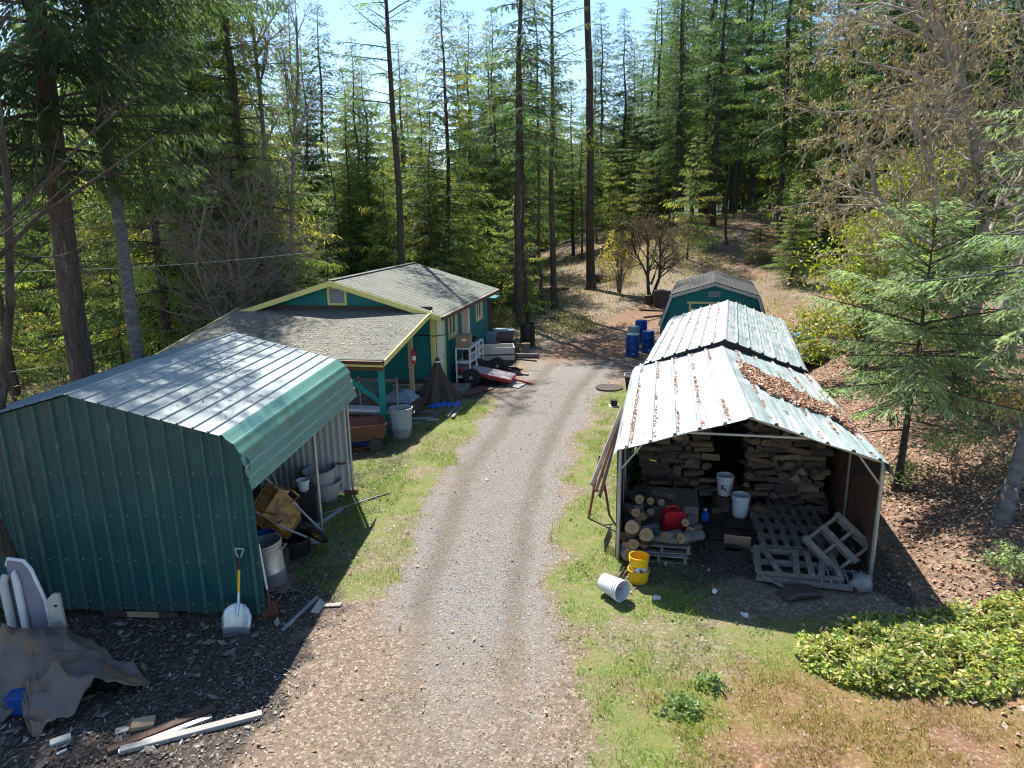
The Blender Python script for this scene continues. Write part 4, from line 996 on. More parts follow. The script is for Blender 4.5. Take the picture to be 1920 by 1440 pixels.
for i, (a, b, w, mt, lb) in enumerate(bl): board(lb, a, b, w, .025, mt, za=.012*(i % 3))
board('thin pale pole lying out of the carport across the grass', (566, 978), (733, 924), .035, .03, 'grey_wood', 'pole', 'pole')
board('dark grey plank lying between the carport posts', (590, 990), (640, 957), .07, .04, 'soft_grey', 'plank', 'plank')
board('dark flat board beside the tipped wheelbarrow', (535, 990), (575, 965), .25, .02, 'dark_wood', 'board', 'board')
for i, (px, py, lb) in enumerate(((592, 1018, 'dark paver block at the foot of the middle carport post'), (657, 926, 'brown block at the foot of the far carport post'))):
    x, y, z = P3(px, py); o = MB().span((-.13, -.1, 0), (.13, .1, .09)).build('paver_block', m['rust' if i else 'soft_grey'], None, (x, y+.05, z), (0, 0, .3), bevel=.015); tag(o, lb, 'block')
board('thin steel bar tied to the far carport post', GW(-.07, 4.38, .62), GW(-.42, 4.30, .62), .04, .04, 'rust', 'steel_bar', 'bar')
# torn board on the ground
def flat(name, label, cat, pts, mt, th=.012):
    P = [P3(*p) for p in pts]; c = Vector(P[0]); mb = MB(); n = len(P)
    vs = [tuple(Vector(p)-c+Vector((0, 0, .012))) for p in P]+[tuple(Vector(p)-c+Vector((0, 0, .012+th))) for p in P]
    mb.add(vs, [tuple(range(n-1, -1, -1)), tuple(range(n, 2*n))]+[(i, (i+1) % n, (i+1) % n+n, i+n) for i in range(n)])
    return tag(mb.build(name, m[mt], None, c), label, cat)
flat('torn_cardboard', 'torn piece of sun bleached cardboard beside the driveway', 'cardboard', [(583, 1150), (600, 1124), (612, 1134), (642, 1132), (638, 1138), (606, 1140), (596, 1152)], 'pale_card')
flat('plywood_sheet', 'pale plywood sheet lying flat at the edge of the gravel', 'plywood', [(948, 724), (962, 714), (991, 718), (972, 729)], 'white_lumber', .02)

# ---- tarp heap at lower left
th_ = thing('covered_heap', 'heap of gear under a dirty brown tarp at the lower left', 'tarp', (0, 0, 0))
TC = (-5.50, 6.95); na, nr = 120, 34; vs = []; fs = []
def tarp_z(x, y, an, f):
    d = math.hypot((x+5.68)/.42, (y-7.18)/.30); z = .74/(1+d**2.6*.55)
    d2 = math.hypot((x+4.98)/.50, (y-6.80)/.34); z = max(z, .40/(1+d2**4*.8), .0)
    d3 = math.hypot((x+6.4)/.5, (y-6.8)/.5); z = max(z, .48/(1+d3**4))
    cr = sum(h_*1.25*math.exp(-abs(((an-a_-.35*(f-.5)*s_+math.pi) % (2*math.pi)-math.pi)/w_)) for a_, h_, w_, s_ in ((.15, .10, .16, 1), (.62, -.07, .12, -1), (1.1, .09, .2, 1), (2.0, -.06, .2, 1), (2.7, .08, .15, -1), (3.5, .09, .22, 1), (4.05, -.06, .12, 1), (5.15, .10, .12, -1), (5.5, -.07, .13, 1), (5.85, .09, .12, 1))); z += cr*float(ss(.12, .55, f))*(1.1-.5*f)
    q1 = float(fbm(np.array([x*1.9+2.7]), np.array([y*2.3]), 2)[0]); q2 = float(fbm(np.array([x*4.1+9]), np.array([y*3.3+x*2]), 2)[0])
    z += (.13*max(0, 1-abs(2*q1-1)*5)+.05*max(0, 1-abs(2*q2-1)*5)-.05)*float(ss(.1, .5, f))
    return max(.012, z*(1-.25*f**6))
for j in range(nr+1):
    for i in range(na):
        an = 2*math.pi*i/na; f = j/nr; ca, sa = math.cos(an), math.sin(an)
        Rr = np.interp((math.degrees(an)+180) % 360, [0, 45, 75, 88, 100, 118, 140, 165, 186, 215, 270, 315, 360], [1.25, 1.0, .62, .36, .40, .74, .80, .86, 1.12, .80, .56, .72, 1.25])
        Rr *= 1+.05*math.sin(an*5+.4)+.03*math.sin(an*11+1)+.02*math.sin(an*17); x = TC[0]+ca*Rr*f; y = TC[1]+sa*Rr*f
        vs.append((x, y, tarp_z(x, y, an, f)))
for j in range(nr):
    for i in range(na): fs.append((j*na+i, j*na+(i+1) % na, (j+1)*na+(i+1) % na, (j+1)*na+i))
g_ = np.random.default_rng(77); vs = [(x+g_.normal(0, .001), y+g_.normal(0, .001), z+.012*math.sin(x*9+5*math.sin(y*6))*(z > .05)) for x, y, z in vs]
MB().add(vs, fs).build('tarp', m['tarp_brown'], th_, smooth=True, solid=.006)
bb = thing('plastic_tote', 'bright blue plastic tote showing under the brown tarp', 'tote', (-5.46, 6.70, 0), .1)
MB().span((-.16, -.13, 0), (.16, .13, .22)).build('body', m['blue_plastic'], bb, bevel=.03); MB().span((-.18, -.15, .222), (.18, .15, .25)).build('rim', m['blue_plastic'], bb, bevel=.012)
fl_ = thing('plastic_fender', 'lavender grey curved plastic panel standing behind the tarp heap', 'panel', (-5.93, 7.62, -.12), -.2)
mb = MB(); mb.prism([(-.24, 0), (.22, 0), (.22, .95), (.10, 1.36), (.02, 1.46), (-.20, 1.47), (-.24, 1.38)], -.02, .02); mb.build('panel', m['lavender'], fl_, bevel=.012)
mb = MB(); mb.tube([(-.24, 0, 1.38), (-.20, 0, 1.475), (.02, 0, 1.465), (.10, 0, 1.365), (.225, 0, .95), (.225, 0, .1)], .022, 8); mb.build('rim', m['white_plastic'], fl_, smooth=True)
MB().prism([(-.14, .2), (-.04, .2), (-.05, 1.2), (-.09, 1.36), (-.14, 1.3)], -.07, -.022).build('stiffener', m['white_plastic'], fl_, bevel=.01)
MB().tube([(-.24, -.08, .1), (-.25, -.08, 1.2), (-.25, -.02, 1.26)], .05, 10).build('edge_tube', m['cream'], fl_, smooth=True)
t = thing('slotted_post', 'cream plastic post with a round hole standing behind the tarp heap', 'post', (-5.55, 7.5, -.08), .15)
MB().prism([(-.075, 0), (.085, 0), (.075, 1.04), (.0, 1.05), (-.075, .98)], -.03, .03).build('body', m['cream'], t, bevel=.01)
MB().lathe([(0, 0), (.018, 0), (.018, .006), (0, .006)], 16, M=Matrix.Translation((.02, -.03, .90)) @ Matrix.Rotation(R_(90), 4, 'X')).build('hole_plug', m['black_plastic'], t)
MB().beam((-.03, -.034, .66), (.05, -.034, .70), .01, .012).build('slot', m['soft_grey'], t)
x, y, z = P3(4, 1330); t = thing('loose_tyre', 'small loose wheel with a pale rim lying at the left edge by the tarp', 'wheel', (x-.1, y+.05, z+.17), rot=(0, R_(70), R_(20)))
MB().tube([(.14*math.cos(a), .14*math.sin(a), 0) for a in np.linspace(0, 6.283, 25)], .035, 8, cap=False).build('tyre', m['rubber'], t, smooth=True)
MB().lathe([(.03, -.03), (.105, -.02), (.105, .02), (.03, .03)], 22).build('rim', m['white_plastic'], t)

# ---- porch and yard junk
cart = thing('dump_cart', 'rusty brown steel dump cart beside the green carport and the porch', 'cart', P3(668, 842), R_(16))
mb = MB(); mb.span((-.62, -.3, .28), (.62, .3, .31))
mb.add([(-.62, -.3, .31), (.62, -.3, .31), (.70, -.40, .64), (-.66, -.40, .64)], [(0, 1, 2, 3)]); mb.add([(-.62, .3, .31), (.62, .3, .31), (.70, .40, .64), (-.66, .40, .64)], [(0, 1, 2, 3)])
mb.add([(.62, -.3, .31), (.62, .3, .31), (.70, .40, .64), (.70, -.40, .64)], [(0, 1, 2, 3)]); mb.add([(-.62, -.3, .31), (-.62, .3, .31), (-.66, .40, .64), (-.66, -.40, .64)], [(0, 1, 2, 3)])
mb.build('tub', m['brown_wood'], cart, solid=.01); MB().tube([(-.66, -.40, .645), (.70, -.40, .645), (.70, .40, .645), (-.66, .40, .645), (-.66, -.40, .645)], .014, 6).build('rim', m['rust'], cart)
MB().tube([(-.6, -.2, .02), (.3, -.2, .08), (.3, -.2, .27)], .014, 6).build('frame', m['rust'], cart); MB().tube([(-.6, .2, .02), (.3, .2, .08), (.3, .2, .27)], .014, 6).build('frame', m['rust'], cart)
for s in (-1, 1): MB().lathe([(.03, -.05), (.15, -.05), (.17, 0), (.15, .05), (.03, .05)], 24, M=Matrix.Translation((.42, s*.36, .17)) @ Matrix.Rotation(R_(90), 4, 'X')).build('wheel', m['dark_metal' if s < 0 else 'rubber'], cart, smooth=True)
board('brown sheet of board standing in the rusty dump cart', HOM(-1.75, -4.75, .35), HOM(-1.0, -4.55, .35), .5, .02, 'brown_wood', 'board', 'board', roll=R_(62))
board('white stick poking out of the rusty dump cart', HOM(-.95, -4.35, .55), HOM(-1.12, -4.2, .95), .03, .03, 'white_paint', 'stick', 'stick')
# blue crates beside the barrel
for i, (u, v, z_) in enumerate(((-.40, -4.55, 0), (-.42, -4.5, .2))):
    t = thing('plastic_crate', ('dark blue crate on the ground between the cart and the grey barrel', 'dark blue crate stacked on another between the cart and the barrel')[i], 'crate', HOM(u, v, z_), -HA+.1)
    mb = MB(); w, d, h = .25, .2, .19
    for k in range(4):
        zz = .02+k*.05
        for a, b in (((-w, -d), (w, -d)), ((w, -d), (w, d)), ((w, d), (-w, d)), ((-w, d), (-w, -d))): mb.beam((*a, zz), (*b, zz), .012, .03)
    for sx in (-1, 0, 1):
        for sy in (-1, 1): mb.span((sx*w-.015, sy*d-.015, 0), (sx*w+.015, sy*d+.015, h))
    mb.span((-w, -d, 0), (w, d, .012)); mb.build('body', m['tarp_blue' if 0 else 'blue_plastic'], t)
    MB().tube([(-w, -d-.012, h-.02), (w, -d-.012, h-.02)], .006, 5).build('rail', m['galv'], t)
pail('pail', 'black bucket with a bright yellow lid ring beside the porch post', HOM(.10, -3.45, 0), .13, .155, .36, 'black_plastic', lab=False)
tag(MB().lathe([(.13, 0), (.165, .005), (.165, .05), (.15, .055), (.12, .02)], 28).build('bucket_lid', m['yellow_plastic'], None, HOM(.10, -3.45, .365), smooth=True), 'yellow screw lid ring sitting on the black bucket', 'lid')
t = thing('white_cup', 'small white plastic pot in front of the black bucket', 'pot', HOM(.17, -3.72, 0)); MB().lathe([(.055, 0), (.07, .16), (.075, .165), (.065, .165), (.05, .01), (0, .01)], 20).build('body', m['white_plastic'], t, smooth=True)
# bench with white slab and tarp bundle
t = thing('work_bench', 'grey wooden bench under the porch roof', 'bench', HOM(-1.35, -3.2, 0), -HA)
MB().span((-1.1, -.25, .40), (1.1, .25, .45)).build('top', m['grey_wood'], t)
for sx in (-1, 1):
    for sy in (-1, 1): MB().span((sx*1.0-.04, sy*.2-.04, 0), (sx*1.0+.04, sy*.2+.04, .395)).build('leg', m['grey_wood'], t)
o = MB().span((-.5, -.2, 0), (.5, .2, .07)).build('foam_slab', m['white_plastic'], None, HOM(-.9, -3.25, .452), (0, 0, -HA), bevel=.01); tag(o, 'white slab lying on the bench under the porch', 'slab')
o = MB().span((-.42, -.15, 0), (.42, .15, .06)).build('foam_slab', m['pale_lid'], None, HOM(-1.35, -3.5, .20), (0, 0, -HA), bevel=.01); tag(o, 'second pale slab low in front of the bench under the porch', 'slab')
t = thing('tarp_bundle', 'crumpled silver blue tarp bundle on a low stack under the porch', 'tarp', HOM(-.35, -2.0, .42), -HA)
mb = MB(); n = 18; vs = []
for j in range(n):
    for i in range(n):
        x = -.42+.84*i/(n-1); y = -.35+.7*j/(n-1); r = max(abs(x)/.42, abs(y)/.35)
        vs.append((x, y, .26*(1-r**3)+.05*math.sin(x*17+y*9)*math.cos(y*13)*(1-.3*r)))
mb.add(vs, [(j*n+i, j*n+i+1, (j+1)*n+i+1, (j+1)*n+i) for j in range(n-1) for i in range(n-1)]).build('body', m['tarp_silver'], t, smooth=False, solid=.006)
o = MB().span((-.5, -.4, 0), (.5, .4, .40)).build('wooden_box', m['dark_wood'], None, HOM(-.35, -2.0, 0), (0, 0, -HA), bevel=.01); tag(o, 'dark wooden box under the silver blue tarp bundle', 'box')
for i in range(5):
    board(('lowest plank', 'second plank from the bottom', 'middle plank', 'second plank from the top', 'top plank')[i]+' of the lumber stack against the teal wall under the porch', HOM(-1.1, -.55-.04*i, .28+.065*i), HOM(.0-.06*i, -.5-.03*i, .28+.065*i), .16, .05, ('grey_wood', 'white_lumber', 'grey_wood', 'white_lumber', 'brown_wood')[i], 'plank', 'plank')
o = MB().span((-.5, -.25, 0), (.5, .25, .27)).build('pallet_block', m['dark_wood'], None, HOM(-.55, -.6, 0), (0, 0, -HA)); tag(o, 'dark wooden base under the lumber stack against the teal wall', 'base')
t = thing('metal_bowl', 'small white bowl on top of the porch lumber stack', 'bowl', HOM(-.02, -.55, .63)); MB().lathe([(.04, 0), (.11, .06), (.115, .06), (.1, .055), (.035, .01), (0, .01)], 22).build('body', m['white_plastic'], t, smooth=True)
t = thing('fire_extinguisher', 'red fire extinguisher hung on the wooden porch post', 'extinguisher', HOM(-.07, -1.62, 1.35), -HA)
MB().lathe([(.04, 0), (.055, .01), (.055, .30), (.045, .34), (.02, .37), (0, .37)], 20).build('cylinder', m['red_plastic'], t, smooth=True)
MB().lathe([(.057, .10), (.057, .22)], 20).build('paper_label', m['white_paint'], t, smooth=True); MB().tube([(0, 0, .37), (0, 0, .41), (.07, 0, .43)], .012, 6).build('valve', m['black_plastic'], t)
MB().tube([(.03, 0, .39), (.08, 0, .34), (.075, 0, .15)], .009, 6).build('hose', m['black_plastic'], t)
# tarp draped cone
cx, cy, cz = P3(818, 757); cy += .35; cx += .05
t = thing('tarp_cone', 'dark brown tarp draped to a tied peak in front of the white house door', 'tarp', (cx, cy, cz))
mb = MB(); n = 44; vs = []; rows = [(1.28, .055), (1.2, .06), (1.15, .075), (1.05, .11), (.85, .18), (.6, .30), (.35, .44), (.15, .55), (.02, .66)]
for zz, r in rows:
    for k in range(n):
        a = 2*math.pi*k/n; q = r*(1+.16*math.sin(a*7+.6*zz)*(r/.5)**.5+.06*math.sin(a*15+2)); vs.append((q*math.cos(a)*1.05-(1.28-zz)*.07, q*math.sin(a), zz+.03*math.sin(a*5)*(r/.5)))
mb.add(vs, [(i*n+k, i*n+(k+1) % n, (i+1)*n+(k+1) % n, (i+1)*n+k) for i in range(len(rows)-1) for k in range(n)]+[tuple(range(n))]).build('tarp', m['tarp_dark'], t, smooth=True)
MB().lathe([(.07, 1.145), (.085, 1.15), (.085, 1.19), (.07, 1.195)], 20).build('tie_band', m['white_plastic'], t)
t = thing('tarp_sheet', 'crumpled bright blue tarp on the ground at the foot of the brown tarp', 'tarp', (cx+.05, cy-.62, cz))
mb = MB(); n = 22; vs = []
for j in range(n):
    for i in range(n):
        x = -.55+1.25*i/(n-1); y = -.16+.38*j/(n-1); q_ = float(fbm(np.array([x*7.+4]), np.array([y*9.]), 3)[0]); vs.append((x*.75+.08*(q_-.5)+.1, y*1.1+.45*(x*.5)+.1*(q_-.5), max(.008, (.30*(q_-.28))*(1-.7*max(abs(x-.07)/.62, abs(y-.03)/.2)**2))))
mb.add(vs, [(j*n+i, j*n+i+1, (j+1)*n+i+1, (j+1)*n+i) for j in range(n-1) for i in range(n-1)]).build('body', m['tarp_blue'], t, solid=.004)
bd = [((770, 776), (818, 776), .22, .06, 'maroon_board', 'wide purplish board flat on the ground between barrel and brown tarp'), ((772, 787), (812, 786), .10, .05, 'soft_grey', 'grey board with a pale edge in front of the wide purplish board'), ((800, 791), (822, 788), .10, .05, 'white_lumber', 'short pale board touching the grass edge'),
      ((812, 785), (834, 764), .16, .05, 'maroon_board', 'brown board pointing away from the barrel beside the blue tarp'), ((838, 784), (858, 764), .10, .06, 'grey_wood', 'weathered board on the right of the loose lumber near the grass'), ((848, 786), (866, 764), .09, .05, 'grey_wood', 'outermost weathered board of the loose lumber near the grass'),
      ((768, 799), (787, 794), .10, .05, 'grey_wood', 'short grey board just right of the grey barrel'), ((802, 807), (813, 796), .09, .05, 'brown_wood', 'reddish brown block of wood at the shadow edge'), ((752, 776), (792, 742), .14, .05, 'dark_wood', 'dark long plank running from the barrel in under the porch'), ((770, 770), (800, 740), .12, .05, 'dark_wood', 'second dark long plank under the porch edge')]
for i, (a, b, w, h, mt, lb) in enumerate(bd): board(lb, a, b, w, h, mt, za=.01*(i % 3), name='board')
# door step
o = MB().span((-.5, -.35, 0), (.5, .35, .15)).build('door_step', m['grey_wood'], None, HOM(.42, .65, 0), (0, 0, R_(90)-HA), bevel=.01); tag(o, 'grey wooden step in front of the white house door', 'step')
o = MB().span((-.6, -.3, 0), (.6, .3, .02)).build('plank', m['brown_wood'], None, HOM(1.0, .7, .02), (0, 0, R_(60)-HA), bevel=.004); tag(o, 'brown plank on the ground by the white door step', 'plank')
# shelf rack
t = thing('shelf_rack', 'white open shelf rack standing along the house wall', 'rack', HOM(.50, 2.15, 0), R_(90)-HA)
for sx in (-.85, -.05, .35, .85):
    for sy in (-.22, .22): MB().span((sx-.022, sy-.022, 0), (sx+.022, sy+.022, 1.22)).build('upright', m['white_paint'], t)
for z_ in (.28, .75, 1.2): MB().span((-.87, -.24, z_), (.87, .24, z_+.035)).build('shelf', m['white_paint'], t)
for z_ in (.5, 1.0): MB().span((-.87, -.232, z_), (.87, -.205, z_+.03)).build('rail', m['white_paint'], t)
t = thing('cardboard_box', 'brown cardboard box on the white shelf rack under the house window', 'box', HOM(.46, 1.62, 1.237), -HA+.1)
MB().span((-.22, -.26, 0), (.22, .26, .36)).build('body', m['cardboard'], t, bevel=.006); MB().span((-.03, -.261, .2), (.12, -.2605, .28)).build('paper_label', m['white_paint'], t); MB().span((-.225, -.265, .362), (.225, .265, .372)).build('lid', m['cardboard'], t)
pail('pail', 'black pail on the middle shelf of the white rack', HOM(.5, 1.75, .787), .11, .13, .28, 'black_plastic', lab=False)
t = thing('toolbox', 'dark toolbox on the far end of the white rack', 'toolbox', HOM(.5, 2.6, 1.237), -HA+1.5); MB().span((-.25, -.14, 0), (.25, .14, .10)).build('body', m['black_plastic'], t, bevel=.01); MB().tube([(-.15, 0, .10), (-.15, 0, .14), (.15, 0, .14), (.15, 0, .10)], .012, 6).build('handle', m['black_plastic'], t)
# trailers
def wheel(t, loc, r, w, axis_rot):
    M_ = Matrix.Translation(loc) @ axis_rot
    q = MB().lathe([(r*.55, -w/2), (r*.9, -w/2), (r, -w*.3), (r, w*.3), (r*.9, w/2), (r*.55, w/2)], 30, M=M_).build('wheel', m['rubber'], t, smooth=True)
    MB().lathe([(0, -w*.55), (r*.2, -w*.55), (r*.25, -w*.35), (r*.5, -w*.3), (r*.57, -w*.52), (r*.57, w*.5), (0, w*.5)], 26, M=M_).build('rim', m['dusty_bed'], q, smooth=True)
x, y, z = P3(895, 722); AX = Matrix.Rotation(R_(90), 4, 'X')
t = thing('flat_trailer', 'small red edged flat trailer nose down beside the white rack', 'trailer', (x+.05, y+.35, z), R_(-4), rot=(0, R_(11), R_(-12)))
MB().span((-.75, -.42, .40), (1.05, .42, .44)).build('bed', m['dusty_bed'], t)
MB().span((-.76, -.45, .33), (1.06, -.425, .43)).build('side_rail', m['paint_red'], t); MB().span((-.76, .425, .33), (1.06, .45, .43)).build('side_rail', m['paint_red'], t)
MB().span((1.055, -.42, .33), (1.08, .42, .43)).build('side_rail', m['paint_red'], t)
MB().tube([(1.05, 0, .36), (1.5, .02, .34), (1.9, .1, .30)], .035, 8).build('tow_bar', m['paint_red'], t)
for s in (-1, 1): wheel(t, (-.15, s*.56, .27), .29, .17, AX if s > 0 else Matrix.Rotation(R_(-90), 4, 'X'))
for s in (-1, 1):
    MB().tube([(-.15+.36*math.cos(a), s*.56, .27+.34*math.sin(a)) for a in np.linspace(.2, 2.9, 12)], .03, 6).build('fender', m['rubber'], t) if s > 0 else None
x, y, z = P3(920, 700)
t = thing('box_trailer', 'small white sided box trailer with a black frame and a fat tyre', 'trailer', (x+.1, y+.5, z), R_(3))
mb = MB(); mb.span((-.62, -.40, .42), (.72, -.37, .86)); mb.span((-.62, .37, .42), (.72, .40, .86)); mb.span((.69, -.368, .42), (.72, .368, .86)); mb.span((-.62, -.368, .42), (-.59, .368, .86)); mb.span((-.59, -.368, .40), (.69, .368, .44))
mb.build('box', m['cream'], t)
mb = MB()
for z_ in (.41, .62): mb.span((-.66, -.428, z_-.02), (.76, -.402, z_+.02))
for x_ in (-.64, .74): mb.span((x_-.02, -.43, .3), (x_+.02, -.40, .88))
mb.build('frame', m['dark_metal'], t); MB().tube([(.7, 0, .38), (1.5, -.1, .30)], .03, 8).build('tow_bar', m['dark_metal'], t)
for s in (-1, 1): wheel(t, (.10, s*.52, .27), .28, .17, AX if s > 0 else Matrix.Rotation(R_(-90), 4, 'X'))
# gear behind the trailers
def tote(label, loc, rz, mt, lid, w=.36, d=.24, h=.36):
    t = thing('storage_tote', label, 'tote', loc, rz)
    mb = MB(); mb.add([(-w*.9, -d*.9, 0), (w*.9, -d*.9, 0), (w*.9, d*.9, 0), (-w*.9, d*.9, 0), (-w, -d, h), (w, -d, h), (w, d, h), (-w, d, h)], [(3, 2, 1, 0), (4, 5, 6, 7), (0, 1, 5, 4), (1, 2, 6, 5), (2, 3, 7, 6), (3, 0, 4, 7)])
    mb.build('body', m[mt], t, bevel=.02); MB().span((-w-.03, -d-.03, h+.002), (w+.03, d+.03, h+.06)).build('lid', m[lid], t, bevel=.015)
x, y, z = P3(905, 668); o = MB().span((-.45, -.3, 0), (.45, .3, .42)).build('wooden_bench', m['grey_wood'], None, (x+.15, y+.6, z), (0, 0, -.1), bevel=.01); tag(o, 'low grey wooden stand under the pale blue tote', 'stand')
tote('pale blue tote on a low stand against the house', (x+.12, y+.6, z+.425), -.1, 'pale_lid', 'pale_lid', .40, .26, .34)
x, y, z = P3(940, 662); o = MB().span((-.45, -.32, 0), (.45, .32, .40)).build('metal_chest', m['dark_metal'], None, (x+.1, y+.5, z), (0, 0, .05), bevel=.01); tag(o, 'dark metal chest under the dark tote with a blue lid', 'chest')
tote('dark tote with a bright blue lid right of the pale blue tote', (x+.1, y+.5, z+.405), .05, 'maroon_board', 'pale_lid', .40, .28, .40)
def gascan(label, loc, rz, s=1.0):
    t = thing('gas_can', label, 'gas can', loc, rz)
    mb = MB(); mb.prism([(-.17*s, 0), (.17*s, 0), (.175*s, .24*s), (.12*s, .31*s), (-.12*s, .31*s), (-.175*s, .24*s)], -.13*s, .13*s); mb.build('body', m['red_plastic'], t, bevel=.02)
    MB().tube([(-.10*s, 0, .30*s), (-.09*s, 0, .36*s), (.05*s, 0, .36*s), (.07*s, 0, .30*s)], .016*s, 8).build('handle', m['red_plastic'], t, smooth=True)
    MB().lathe([(.03*s, 0), (.03*s, .05*s), (0, .05*s)], 14, M=Matrix.Translation((.12*s, 0, .30*s))).build('cap', m['black_plastic'], t)
x, y, z = P3(938, 672); gascan('red gas can behind the white box trailer', (x+.05, y+.25, z+.12), .2, 1.15)
o = MB().span((-.3, -.25, 0), (.3, .25, .12)).build('low_crate', m['dark_wood'], None, (x+.05, y+.25, z), (0, 0, .1)); tag(o, 'dark low crate under the red gas can in the yard', 'crate')
for px, py, w, mt, lb in ((888, 668, .28, 'soft_grey', 'grey scrap box beside the far end of the white rack'), (921, 672, .22, 'black_plastic', 'black plastic box by the red gas can in the yard'), (956, 676, .2, 'dark_metal', 'dark small box right of the red gas can')):
    x, y, z = P3(px, py); t = thing('scrap_box', lb, 'box', (x, y+.3, z), .3); MB().span((-w, -w*.8, 0), (w, w*.8, w*1.3)).build('body', m[mt], t, bevel=.015); MB().span((-w*1.04, -w*.84, w*1.302), (w*1.04, w*.84, w*1.4)).build('lid', m[mt], t, bevel=.01)
def roundlog(label, loc, r, l, rot, group=None, cat='log', name='log', mt='log_bark', end='end_grain'):
    n = 14; mb = MB()
    vs = []; 
    for z_ in (0, l*.5, l):
        for k in range(n):
            a = 2*math.pi*k/n; q = r*(1+.05*math.sin(3*a+r*90)); vs.append((q*math.cos(a), q*math.sin(a), z_-l/2))
    for i in range(2):
        for k in range(n): mb.add([], [])
    fs = [(i*n+k, i*n+(k+1) % n, (i+1)*n+(k+1) % n, (i+1)*n+k) for i in range(2) for k in range(n)]
    mb.add(vs, fs, 0); mb.f.append(list(range(n-1, -1, -1))); mb.m.append(1); mb.f.append(list(range(2*n, 3*n))); mb.m.append(1)
    o = mb.build(name, [m[mt], m[end]], None, loc, rot, smooth=True); return tag(o, label, cat, group)
x, y, z = P3(986, 664); roundlog('upright wooden chopping block in front of the black barrel', (x, y+.15, z+.19), .17, .42, (0, 0, .4), name='chopping_block', cat='block')
x, y, z = P3(973, 672); roundlog('fallen log on the ground past the white box trailer', (x+.2, y+.1, z+.09), .09, 1.1, (R_(90), 0, R_(80)))
x, y, z = P3(965, 662); roundlog('red ended short log near the black barrel', (x, y+.15, z+.12), .12, .4, (R_(90), 0, R_(30)), end='red_pipe')
for i, (a, b, mt, lb) in enumerate((((952, 655), (975, 650), 'grey_wood', 'grey scrap plank beyond the totes'), ((955, 661), (985, 655), 'white_lumber', 'pale scrap plank before the black barrel'), ((950, 668), (972, 665), 'plank', 'tan scrap plank beside the fallen log'), ((956, 690), (978, 694), 'brown_wood', 'brown scrap stick near the box trailer tow bar'), ((962, 700), (990, 704), 'grey_wood', 'grey scrap stick right of the box trailer'))):
    board(lb, a, b, .12, .05, mt, za=.02)
# right side
x, y, z = P3(1183, 738); t = thing('black_bin', 'black plastic bin half behind the front woodshed roof', 'bin', (x+.12, y+.2, z), -SA)
MB().prism([(-.2, 0), (.2, 0), (.27, .5), (-.27, .5)], -.2, .2).build('body', m['black_plastic'], t, bevel=.01)
mb = MB(); 
for a, b in (((-.29, -.22), (.29, -.22)), ((-.29, .22), (.29, .22)), ((-.28, -.22), (-.28, .22)), ((.28, -.22), (.28, .22))): mb.beam((*a, .52), (*b, .52), .03, .035)
mb.build('rim', m['soft_grey'], t)
x, y, z = P3(1152, 763); t = thing('black_box', 'tiny black box on a pale tile in the grass by the driveway', 'box', (x, y+.1, z+.02)); MB().span((-.09, -.09, .0), (.09, .09, .16)).build('body', m['black_plastic'], t, bevel=.01); MB().span((-.13, -.13, -.02), (.13, .13, -.001)).build('tile', m['white_paint'], t)
# round drain patch
x, y, z = P3(1142, 727); o = MB().lathe([(.42, 0), (.42, .025), (.38, .03), (0, .03)], 30).build('well_cover', m['dark_wood'], None, (x, y, z)); tag(o, 'round dark brown well cover set in the grass by the driveway', 'cover')
# boards leaning on the shed's left side
for i, (v, w, mt, lb) in enumerate(((.55, .14, 'grey_wood', 'grey board leaning outside the left wall of the woodshed'), (.95, .10, 'brown_wood', 'brown board leaning behind the grey one outside the woodshed'), (1.5, .12, 'dark_wood', 'dark board leaning farthest back outside the woodshed'))):
    board(lb, SW(-hw1-.40+.05*i, .02+.12*i, 1.22-.14*i), SW(-hw1-.10, 2.5+.3*i, 1.76-.1*i), w*.55, .025, mt, 'leaning_board', roll=R_(50))
t = thing('rusty_frame', 'rusty red angle iron frame leaning by the woodshed wall', 'frame', SW(-hw1-.42, 1.6, 0), -SA+.5)
mb = MB(); mb.beam((-.2, 0, 0), (0, 0, 1.15), .035, .035); mb.beam((.2, 0, 0), (0, 0, 1.15), .035, .035); mb.beam((-.1, 0, .5), (.1, 0, .5), .03, .03); mb.build('body', m['red_pipe'], t)
t = thing('iron_grate', 'black iron rack leaning low outside the left wall of the woodshed', 'rack', SW(-hw1-.20, .25, .02), rot=(R_(8), R_(-70), -SA))
mb = MB()
for i in range(7): mb.beam((0, i*.055, 0), (.3, i*.055, 0), .014, .014)
mb.beam((0, -.01, 0), (0, .34, 0), .018, .018); mb.beam((.3, -.01, 0), (.3, .34, 0), .018, .018); mb.build('body', m['dark_metal'], t)
# dark tarps past the shed
for px, py, w, mt, lb in ((1515, 668, 1.1, 'tarp_dark', 'dark tarp over a low pile right of the rear woodshed'), (1492, 636, .6, 'tarp_blue', 'scrap of blue tarp right of the rear woodshed')):
    x, y, z = P3(px, py); t = thing('tarp_sheet', lb, 'tarp', (x, y, z), .3); mb = MB(); n = 16; vs = []
    for j in range(n):
        for i in range(n):
            a = -1+2*i/(n-1); b = -1+2*j/(n-1); vs.append((a*w, b*w*.6, .35*w*(1-max(abs(a), abs(b))**2)+.06*w*math.sin(a*8+b*5)+.02))
    mb.add(vs, [(j*n+i, j*n+i+1, (j+1)*n+i+1, (j+1)*n+i) for j in range(n-1) for i in range(n-1)]).build('body', m[mt], t, smooth=True, solid=.006)

